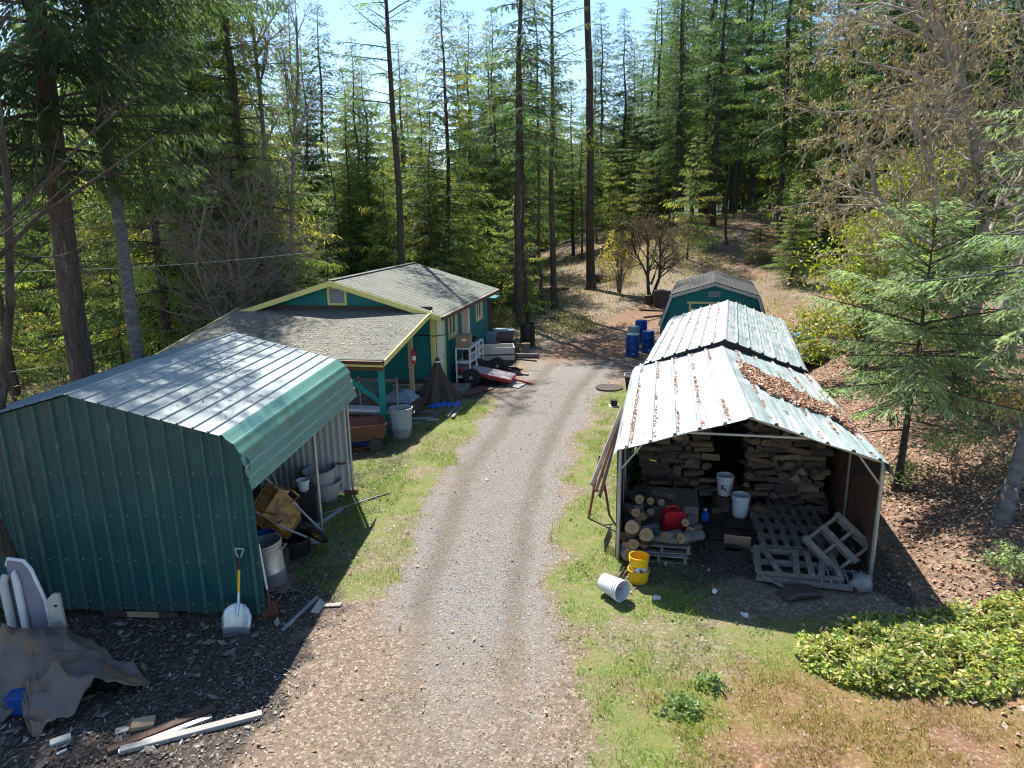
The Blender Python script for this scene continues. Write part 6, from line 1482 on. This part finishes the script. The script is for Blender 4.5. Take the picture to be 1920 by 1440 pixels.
# ---- leafy broadleaf plants
def leafy(seed, h, R, n, cols, stems=4, L=(.07, .13), W=(.035, .06), base=.25, bark='bark_alder', nclump=60, flat=1.0):
    g = np.random.default_rng(seed); paths, radii, ns = [], [], []; cl = []
    for k in range(nclump):
        f = g.random(); a = g.uniform(0, 6.28); rr = R*math.sqrt(g.random())*(1-.55*f*f); cl.append((rr*math.cos(a), rr*math.sin(a), h*(base+(1-base)*f)))
    cl = np.array(cl)
    for k in range(nclump):
        s = g.integers(0, stems); b = np.array([.1*math.cos(s*2.4)*stems*.3, .1*math.sin(s*2.4)*stems*.3, -.1]); c = cl[k]; mid = b*.5+c*.5+np.array([0, 0, .15*h])*(g.random()-.2); mid[:2] *= .55
        paths.append(np.array([b, b*.6+mid*.4, mid, mid*.4+c*.6, c])); radii.append(np.array([.016, .013, .010, .007, .004])*h/2); ns.append(4)
    V, F = tubes(paths, radii, ns); tr = fastmesh('stems', V, F, m[bark], smooth=True)
    k = g.integers(0, nclump, n); P = cl[k]+g.normal(0, 1, (n, 3))*np.array([.17, .17, .12])*R*.9*flat; P[:, 2] = np.maximum(P[:, 2], .03)
    D = unit(g.normal(0, 1, (n, 3))+np.array([0, 0, .1])); V = sprays(P, D, g.uniform(L[0], L[1], n), g.uniform(W[0], W[1], n), g, .15, .6)
    cc = pick(g, n, cols, .12)
    return [tr, fastmesh('foliage', V, quadfaces(n), m['leaf_broad'], np.repeat(cc, 4, 0))]
YL = [(.20, .24, .025), (.26, .27, .03), (.13, .19, .025), (.10, .16, .03), (.32, .28, .05)]
X, Y = at_y(1640, 19.5), 19.5
plant('madrone_shrub', 'yellow green broadleaf tree between the woodshed and the bluish young firs', 'shrub', (X, Y, hz1(X, Y)), leafy(61, 4.0, 1.9, 9000, YL, 3, (.09, .17), (.045, .08), .15, nclump=80))
X, Y = at_y(1735, 22), 22
plant('madrone_shrub', 'taller yellow green bush behind the bare catkin tree', 'shrub', (X, Y, hz1(X, Y)), leafy(62, 5.5, 1.9, 7000, YL, 3, (.09, .17), (.045, .08), .3, nclump=70))
X, Y = at_y(1163, 38.5), 38.5
plant('sapling', 'sapling with yellow leaves in front of the big pine up the slope', 'sapling', (X, Y, hz1(X, Y)), leafy(63, 3.4, 1.0, 1100, [(.35, .30, .06), (.26, .26, .05), (.4, .28, .09)], 2, (.10, .18), (.05, .09), .4, nclump=36))
# ground cover patch by the woodshed (nobody could count its plants)
g = np.random.default_rng(64); n = 60000; x = g.uniform(3.0, 7.6, n); y = g.uniform(6.0, 9.0, n)
def gcov(x, y):
    a = (x-5.45)/2.0; b = (y-7.42-.04*(x-5.0))/.84; r = a*a+b*b+(fbm(x*2.3, y*2.3)-.5)*.9
    return np.clip(1-r, 0, 1)**.5
hh = gcov(x, y); cl_ = fbm(x*4.5, y*4.5); k = (hh > .04) & (g.random(n) < ss(.34, .52, cl_)+.10); x, y, hh, cl_ = x[k], y[k], hh[k], cl_[k]; n = len(x)
bz = hh*(.07+.27*fbm(x*1.9, y*1.9)**1.3)+.22*np.maximum(cl_-.45, 0)*hh; z = hz(x, y)+bz*(.25+.75*g.random(n)**.5)+.015
st_ = g.random(n) < .015; z = z+st_*g.uniform(.03, .16, n)
P = np.stack([x, y, z], -1); D = unit(g.normal(0, 1, (n, 3))*np.array([1, 1, .45])); sz_ = g.uniform(.6, 1.35, n)
V = sprays(P, D, g.uniform(.045, .09, n)*sz_, g.uniform(.022, .042, n)*sz_, g, .05, .6)
gc = pick(g, n, [(.14, .21, .05), (.22, .26, .06), (.30, .29, .07), (.10, .16, .05), (.36, .29, .12), (.18, .24, .06), (.42, .36, .2)], .22)*(.65+.7*fbm(x*2.6+3, y*2.6))[:, None]
tag(fastmesh('ground_cover', V, quadfaces(n), m['leaf_broad'], np.repeat(gc, 4, 0)), kind='stuff')
# small weeds / sprouts on the bank and by the drive
for i, (px, py, h, R, n, lb) in enumerate(((1230, 1135, 0, 0, 0, ''), (1275, 1330, .12, .22, 240, 'grey green weed clump in the moss left of the ground cover patch'), (1330, 1285, .10, .2, 200, 'low weed clump between the shed shadow and the moss'), (1880, 1065, .28, .4, 380, 'green sprouting weeds on the bank by the leaning fir trunk'),
                                            (1790, 860, .5, .8, 900, 'green bramble on the bank below the young fir'), (1690, 900, .3, .5, 420, 'small green bramble at the foot of the thin fir trunk'), (1880, 780, .6, .8, 700, 'bramble with a few red brown leaves on the right bank'), (842, 0, 0, 0, 0, ''))):
    if n: x, y, z = P3(px, py); plant('weed_clump', lb, 'weeds', (x, y, z), leafy(70+i, h, R, n, [(.16, .22, .09), (.2, .25, .10), (.12, .18, .08)] if i != 6 else [(.2, .12, .05), (.15, .2, .05), (.3, .16, .07)], 3, (.05, .09), (.02, .04), .1, nclump=24))

# ---- stumps, pipe, slash
def stump(label, px, Y, r, h, mt='dark_wood'):
    x = at_y(px, Y); roundlog(label, (x, Y, hz1(x, Y)+h/2-.05), r, h, (0, 0, 1.0), name='stump', cat='stump', mt=mt, end='grey_wood')
stump('wide dark stump on the slope left of the gambrel barn', 1245, 35.0, .42, .8)
stump('small dark stump at the foot of the twin stemmed dark shrub', 1221, 35.5, .22, .45)
stump('broken grey stump standing beside a thin trunk up the slope', 1332, 47.0, .22, .9, 'log_bark')
x = at_y(1508, 46); t = thing('culvert_pipe', 'rusty red ribbed culvert pipe lying beside the far dirt track', 'pipe', (x, 46, hz1(x, 46)+.3), .15)
pr = []
for i in range(26): pr += [(.30, -1.1+i*.085), (.335, -1.1+i*.085+.042)]
MB().lathe(pr, 20, M=Matrix.Rotation(R_(90), 4, 'Y')).build('body', m['red_pipe'], t, smooth=True)
x = at_y(1478, 45); t = thing('round_bin', 'dark round bin at the end of the rusty culvert pipe', 'bin', (x, 45, hz1(x, 45)-.05)); MB().lathe([(.4, 0), (.42, .1), (.42, .8), (.38, .8), (.38, .1), (0, .1)], 20).build('body', m['dark_metal'], t, smooth=True)
for i, (px, Y, L, a, r, lb) in enumerate(((1250, 33.0, 2.4, .5, .05, 'thin fallen branch lying left of the barn'), (1240, 34.0, 2.0, -.5, .045, 'second fallen branch lying left of the barn'), (1030, 43, 2.4, .15, .22, 'rotten brown log lying behind the big pine'), (1140, 44, 2.2, -.1, .3, 'thick rotten log right of the big pine'), (1085, 34.5, 3.4, .1, .06, 'dead branch lying on the slope below the big pine'))):
    x = at_y(px, Y); roundlog(lb, (x, Y, hz1(x, Y)+r*.6), r, L, (R_(90), 0, R_(90)+a), mt='bark_red' if r > .1 else 'dark_wood', end='rust')
# slash / bramble heaps on the slope
for i, (px, Y, h, R, lb) in enumerate(((1085, 31.5, .7, 1.3, 'dark heap of cut brush on the slope above the gravel'), (1160, 42, .9, 1.2, 'low brown brush left of the dark shrub'), (1420, 43, .8, .9, 'low dry brush in the meadow beside the track'), (1130, 46, 1.0, 1.5, 'dry reddish brush around the foot of the big pine'), (940, 33.5, .8, 1.0, 'low green brush by the two dark trunks past the house'), (1010, 40, .9, 1.2, 'pale dry brush between the trunks beyond the house'), (1260, 46, .8, 1.2, 'dry brush up the slope behind the dark shrub'))):
    x = at_y(px, Y); cl_ = [(.20, .15, .10), (.26, .2, .13), (.14, .14, .06)] if i not in (0, 4) else [(.09, .10, .04), (.14, .13, .06), (.2, .17, .10)]
    plant('brush', lb, 'brush', (x, Y, hz1(x, Y)), leafy(90+i, h, R, 1300, cl_, 5, (.10, .22), (.02, .05), .05, 'bark_alder', nclump=44))

# ---- conifers of the forest: a few prototypes, each with trunk and crown
PR = {}
FK = dict(tw=9, lq=.23, lw=.058, sub=1.7)
PR['a'] = conifer(101, 22, .14, 3.9, 225, cols=MG, hang=.5, taper=.66, bend_=.07, droop=.16, dead=14, wh=6, **FK)
PR['b'] = conifer(102, 24, .22, 3.7, 225, cols=DG+MG[:1], hang=.45, taper=.64, bend_=.06, droop=.14, dead=16, wh=6, **FK)
PR['c'] = conifer(103, 20, .06, 4.1, 230, cols=MG+YG[:1], hang=.55, dead=3, taper=.70, bend_=.07, droop=.18, wh=6, **FK)
PR['d'] = conifer(104, 26, .40, 3.3, 120, cols=BG+DG[:1], hang=.4, dead=20, taper=.65, sparse=.08, **FK)
PR['e'] = conifer(105, 23, .10, 4.3, 225, cols=YG+MG, hang=.6, dead=3, taper=.66, bend_=.07, droop=.18, wh=6, **FK)
PR['f'] = conifer(106, 23, .45, 3.2, 66, tw=8, lq=.22, lw=.045, cols=MG+DG, hang=.25, dead=18, sparse=.2, taper=.45, sub=1.4, upt=.9, low=.1, wh=3)
PR['g'] = conifer(111, 21, .30, 3.4, 110, cols=MG+DG[:2], hang=.5, taper=.6, sparse=.18, wh=4, dead=22, bend_=.10, **FK)
PR['u'] = conifer(107, 6.5, .05, 2.3, 90, tw=11, lq=.19, lw=.045, cols=MG+YG[:2], hang=.45, dead=0, dbh=.11, sub=1.6, taper=.8)
PR['v'] = conifer(108, 8.5, .12, 2.4, 90, tw=11, lq=.19, lw=.045, cols=YG+MG[:2], hang=.55, dead=5, dbh=.13, sub=1.6, taper=.75, bend_=.09)
PR['w'] = conifer(109, 5.0, .05, 2.0, 80, tw=11, lq=.19, lw=.045, cols=DG+MG, hang=.4, dead=0, dbh=.09, sub=1.6, taper=.8)
PR['p'] = conifer(110, 17, .44, 2.6, 80, cols=DG+MG, hang=.35, dead=30, dbh=.20, sparse=.12, wh=4, bend_=.10, **FK)
first = set(); NH = {'a': 22, 'b': 24, 'c': 20, 'd': 26, 'e': 23, 'f': 23, 'g': 21, 'u': 6.5, 'v': 8.5, 'w': 5.0, 'p': 17}
def tree(k, x, y, label, group=None, sc=1.0, rz=None, name='fir_tree', cat='tree', sink=.1):
    own = k not in first; first.add(k)
    return plant(name, label, cat, (x, y, hz1(x, y)-sink), PR[k], rnd.uniform(0, 6.28) if rz is None else rz, group, (sc**.6*rnd.uniform(.92, 1.12),)*2+(sc,), own)
def top_scale(k, py, Y, x):
    """height factor so that the top stands as high as measured"""
    el = (398-py)/1300.0*Y*1.0+CAM_H; return (el-hz1(x, Y))/NH[k]
# trees one can tell apart: column in the photo, distance, top row
NAMED = [('f', 742, 31.5, -190, 'tall thin tree with open fanned top rising straight behind the house ridge'), ('e', 842, 37, 5, 'broad yellow topped fir right of the thin tree behind the house'), ('a', 800, 40, 150, 'mid green fir between the thin tree and the yellow topped fir'),
         ('d', 968, 33.5, -160, 'dark trunked fir just past the far corner of the house'), ('p', 988, 34.2, -60, 'thin pole tree hugging the dark trunk past the house'), ('p', 1017, 36.5, -30, 'slender straight trunk between the dark trunked fir and the brown trunk'),
         ('f', 1040, 37.5, -150, 'grey brown trunk with ragged crown left of the big pine'), ('c', 915, 42, 330, 'short dark fir with drooping boughs behind the far house eave'), ('c', 690, 38, 95, 'bushy fir against the sky left of the thin tree behind the house'), ('b', 628, 44, 40, 'dark pointed fir against the sky above the bare maple clump'), ('b', 574, 52, 35, 'narrow spire of a far fir in the sky gap at upper left'),
         ('a', 655, 36, 190, 'round topped green fir above the house gable'), ('b', 1128, 66, 50, 'far pointed fir just right of the big pine in the sky gap'), ('b', 1160, 62, 62, 'twin tipped far fir in the right sky gap'), ('a', 1195, 64, 110, 'lower far fir at the middle of the right sky gap'),
         ('b', 1262, 52, -40, 'tall dark fir at the right side of the sky gap'), ('d', 1232, 56, 20, 'slim trunked fir beside the tall dark fir right of the sky gap'), ('d', 1335, 54, -120, 'tall fir with dense dark crown and bare lower trunk above the meadow'), ('d', 1276, 58, -90, 'tall fir with bluish bare trunk between two dense firs'),
         ('p', 1362, 47.5, 120, 'thin bare trunk right of the meadow fir'), ('d', 1400, 60, -60, 'dark fir behind the tip of the bare catkin tree'), ('b', 1465, 46, -160, 'tall dark fir rising behind the bare catkin tree'), ('c', 1560, 42, -130, 'broad dark fir filling the upper right behind the catkin tree'), ('b', 1650, 38, -200, 'dark fir high behind the middle of the catkin tree'),
         ('c', 1760, 36, -160, 'dark fir high behind the right half of the catkin tree'), ('c', 1486, 37.5, 335, 'small fir with thin trunk standing by the far dirt track'), ('u', 1425, 44, 390, 'tiny fir in the meadow left of the far track'), ('v', 1290, 45, 265, 'light green young fir behind the dark shrub'), ('u', 1530, 41, 350, 'dark young fir with low boughs above the culvert pipe'),
         ('b', 1850, 33, -150, 'dark fir at the far right behind the pale forked tree'), ('a', 470, 40, 200, 'green fir behind the left part of the bare maple clump'), ('e', 545, 36, 240, 'yellowish fir peeking between the bare maple and the house gable'), ('b', 880, 50, 60, 'dark far fir between the yellow topped fir and the dark trunk'), ('a', 1075, 58, 170, 'far fir directly behind the big pine')]
for k, px, Y, py, lb in NAMED:
    x = at_y(px, Y); tree(k, x, Y, lb, None, top_scale(k, py, Y, x))
# big pine with tall bare trunk
X, Y = at_y(1108, 42), 42
bp_ = conifer(120, 36, .62, 3.0, 60, tw=7, lq=.4, lw=.1, bark='bark_red', cols=MG, dbh=.54, dead=7, nt=18, hang=.3, lean=(-.004, 0))
pn_ = plant('pine_tree', 'big pine with tall bare reddish trunk running out of the top of the picture', 'tree', (X, Y, hz1(X, Y)), bp_)
b1 = conifer(121, 2.6, .05, .75, 34, tw=16, lq=.22, lw=.06, cols=YG, dead=0, hang=.35, dbh=.07)
for o, nm in zip(b1, ('bough', 'bough_foliage')): o.name = nm; o.parent = pn_; o.location = (.3, -.3, 8.3); o.rotation_euler = (R_(18), R_(-74), 0)
b2 = [o.copy() for o in b1]
for o in b2: C.objects.link(o); o.location = (-.25, -.2, 8.0); o.rotation_euler = (0, R_(72), R_(190)); o.rotation_euler = (R_(12), R_(66), 0); o.scale = (.8, .8, .75)
# the crowd: rows of firs and young growth, told apart only as groups
g = np.random.default_rng(200)
spots = []
def crowd(n, xr, yr, kinds, label, group, sc, mind=1.6, name='fir_tree', avoid=None):
    c = 0; tries = 0
    while c < n and tries < n*40:
        tries += 1; y = g.uniform(*yr); px = g.uniform(*xr); x = at_y(px, y)
        if any((x-a)**2+(y-b)**2 < mind**2 for a, b in spots): continue
        if avoid and avoid(x, y, px): continue
        spots.append((x, y)); k = kinds[g.integers(0, len(kinds))]; tree(k, x, y, label, group, g.uniform(*sc), name=name); c += 1
gap = lambda x, y, px: 1040 < px < 1215 or 505 < px < 600
crowd(30, (-60, 470), (26, 50), 'uvvue', 'sunlit young fir in the hollow left of the house', 'young firs in the hollow', (.7, 1.25), 1.9, 'young_fir')
crowd(34, (-80, 480), (40, 72), 'aegc', 'tall fir standing far back in the hollow on the left', 'far firs on the left', (.95, 1.4), 2.6)
crowd(7, (-60, 480), (28, 46), 'pgf', 'slim bare trunk among the young firs in the hollow on the left', 'slim trunks in the hollow', (.55, .95), 1.6)
crowd(24, (560, 1000), (38, 64), 'agceb', 'fir in the dense stand behind the house', 'firs behind the house', (.62, .86), 2.2)
crowd(7, (480, 1010), (35, 58), 'pgp', 'slim dark trunk in the stand behind the house', 'slim trunks behind the house', (.6, .8), 1.8)
crowd(34, (470, 960), (32.5, 52), 'uvw', 'bushy young fir under the stand behind the house', 'young firs behind the house', (.7, 1.15), 1.8, 'young_fir')
crowd(7, (1010, 1230), (54, 80), 'pg', 'slim dark trunk in the wood beyond the big pine', 'slim trunks beyond the pine', (.55, .75), 1.8)
crowd(16, (1010, 1240), (54, 84), 'vcv', 'young fir in the wood beyond the big pine', 'young firs beyond the pine', (.6, .95), 2, 'young_fir')
crowd(18, (1210, 1480), (62, 90), 'bdga', 'tall fir in the dark wood above the meadow', 'firs above the meadow', (.95, 1.3), 2.4)
crowd(9, (1200, 1440), (58, 72), 'pg', 'bare slim trunk at the wood edge above the meadow', 'slim trunks above the meadow', (.7, 1.0), 1.5)
crowd(22, (1480, 2080), (38, 66), 'bcba', 'tall dark fir in the wood on the upper right', 'firs on the upper right', (.85, 1.2), 2.6)
crowd(8, (1560, 2000), (27, 36), 'uw', 'low young fir on the bank under the dark wood at right', 'young firs on the right bank', (.7, 1.1), 2, 'young_fir')
# far wood beyond all of these, one mass
g2 = np.random.default_rng(300); base = [PR[k] for k in 'abce']; Vt, Ft, Ct, o_ = [], [], [], 0
def sub_mesh(ob, keep):
    me = ob.data; V = np.empty(len(me.vertices)*3, np.float32); me.vertices.foreach_get('co', V); V = V.reshape(-1, 4, 3)
    c = np.empty(len(me.vertices)*4, np.float32); me.attributes['col'].data.foreach_get('color', c); c = c.reshape(-1, 4, 4)[:, :, :3]
    k = np.random.default_rng(1).permutation(len(V))[:keep]; return V[k], c[k]
far = [sub_mesh(b[1], 2000) for b in base]
for i in range(250):
    V, c = far[i % 4]; y = g2.uniform(66, 120); px = g2.uniform(-200, 2150); x = at_y(px, y); s = g2.uniform(.65, .95)
    if 1010 < px < 1225: s *= .62
    if 480 < px < 700: s *= .6
    q = (V-V.mean(1, keepdims=True))*4.2+V.mean(1, keepdims=True); a = g2.uniform(0, 6.28)
    q = np.stack([q[..., 0]*math.cos(a)-q[..., 1]*math.sin(a), q[..., 0]*math.sin(a)+q[..., 1]*math.cos(a), q[..., 2]], -1)*s+np.array([x, y, hz1(x, y)-.5])
    Vt.append(q.reshape(-1, 3)); Ct.append((c*g2.uniform(.8, 1.15)).reshape(-1, 3))
Vt = np.concatenate(Vt); tag(fastmesh('far_wood', Vt, quadfaces(len(Vt)//4), m['leaf'], np.concatenate(Ct)), kind='stuff')
# low bushes on the forest floor, one mass
n = 26000; px = g2.uniform(-150, 1000, n); y = 22+48*g2.random(n)**1.3; x = np.array([at_y(a, b) for a, b in zip(px, y)])
k = (vnoise(x*.55, y*.55) > .52) & ~((x > -9.5) & (x < 3) & (y < 34)); x, y = x[k], y[k]; n = len(x)
P = np.stack([x, y, hz(x, y)+g2.random(n)**1.5*1.0*vnoise(x*.8, y*.8)], -1)
V = sprays(P, g2.normal(0, 1, (n, 3)), g2.uniform(.14, .30, n), g2.uniform(.05, .12, n), g2, 0, .6)
tag(fastmesh('undergrowth', V, quadfaces(n), m['leaf_broad'], np.repeat(pick(g2, n, [(.12, .15, .04), (.17, .19, .05), (.22, .17, .11), (.09, .12, .04), (.28, .22, .15)]), 4, 0)), kind='stuff')
# cable strung between the trees on the left
for i, (a, b, sag, lb) in enumerate(((P3(0, 690, 1.2), P3(352, 622, .9), .25, 'pale cable strung low behind the green carport'), ((-15.5, 21, 4.0), (-6.4, 23.0, 4.2), .2, 'thin pale cable strung higher between the left trunks'))):
    a = Vector(a); b = Vector(b); d = b-a; a = a-d*.25; d = b-a
    o = MB().tube([tuple(a+d*t_-Vector((0, 0, sag*4*t_*(1-t_)))) for t_ in np.linspace(0, 1, 14)], .007, 5).build('cable', m['wire_white'], None); tag(o, lb, 'cable')

# ================================================================== LIGHT AND CAMERA
sv = Vector((-.26, .68, 1.0)).normalized()
sd = bpy.data.lights.new('sun', 'SUN'); sd.energy = 5.0; sd.angle = R_(.53); sd.color = (1, .95, .87)
so = bpy.data.objects.new('sun', sd); C.objects.link(so); so.rotation_euler = sv.to_track_quat('Z', 'Y').to_euler()
W = bpy.data.worlds.new('World'); bpy.context.scene.world = W; W.use_nodes = True
nt = W.node_tree; nt.nodes.clear(); sk = nt.nodes.new('ShaderNodeTexSky'); sk.sky_type = 'NISHITA'; sk.sun_disc = False
sk.sun_elevation = math.asin(sv.z); sk.sun_rotation = math.atan2(sv.x, sv.y); sk.air_density = 1.0; sk.dust_density = .15; sk.ozone_density = 3.0; sk.altitude = 600
bg = nt.nodes.new('ShaderNodeBackground'); bg.inputs[1].default_value = .108; ou = nt.nodes.new('ShaderNodeOutputWorld')
nt.links.new(sk.outputs[0], bg.inputs[0]); nt.links.new(bg.outputs[0], ou.inputs[0])
cd = bpy.data.cameras.new('camera'); co = bpy.data.objects.new('camera', cd); C.objects.link(co)
cd.sensor_width = 36; cd.lens = FPX/1920*36; cd.clip_end = 3000; cd.clip_start = .1
co.matrix_world = Matrix(((_R[0], _U[0], -_F[0], 0), (_R[1], _U[1], -_F[1], 0), (_R[2], _U[2], -_F[2], CAM_H), (0, 0, 0, 1)))
sc_ = bpy.context.scene; sc_.camera = co
sc_.view_settings.view_transform = 'Standard'; sc_.view_settings.look = 'None'; sc_.view_settings.gamma = 1; sc_.view_settings.exposure = 1.15
sc_.cycles.max_bounces = 5; sc_.cycles.diffuse_bounces = 2; sc_.cycles.glossy_bounces = 2; sc_.cycles.transmission_bounces = 4
sc_.cycles.filter_width = 1.05; sc_.cycles.use_denoising = True; sc_.cycles.use_adaptive_sampling = True; sc_.cycles.adaptive_threshold = .02
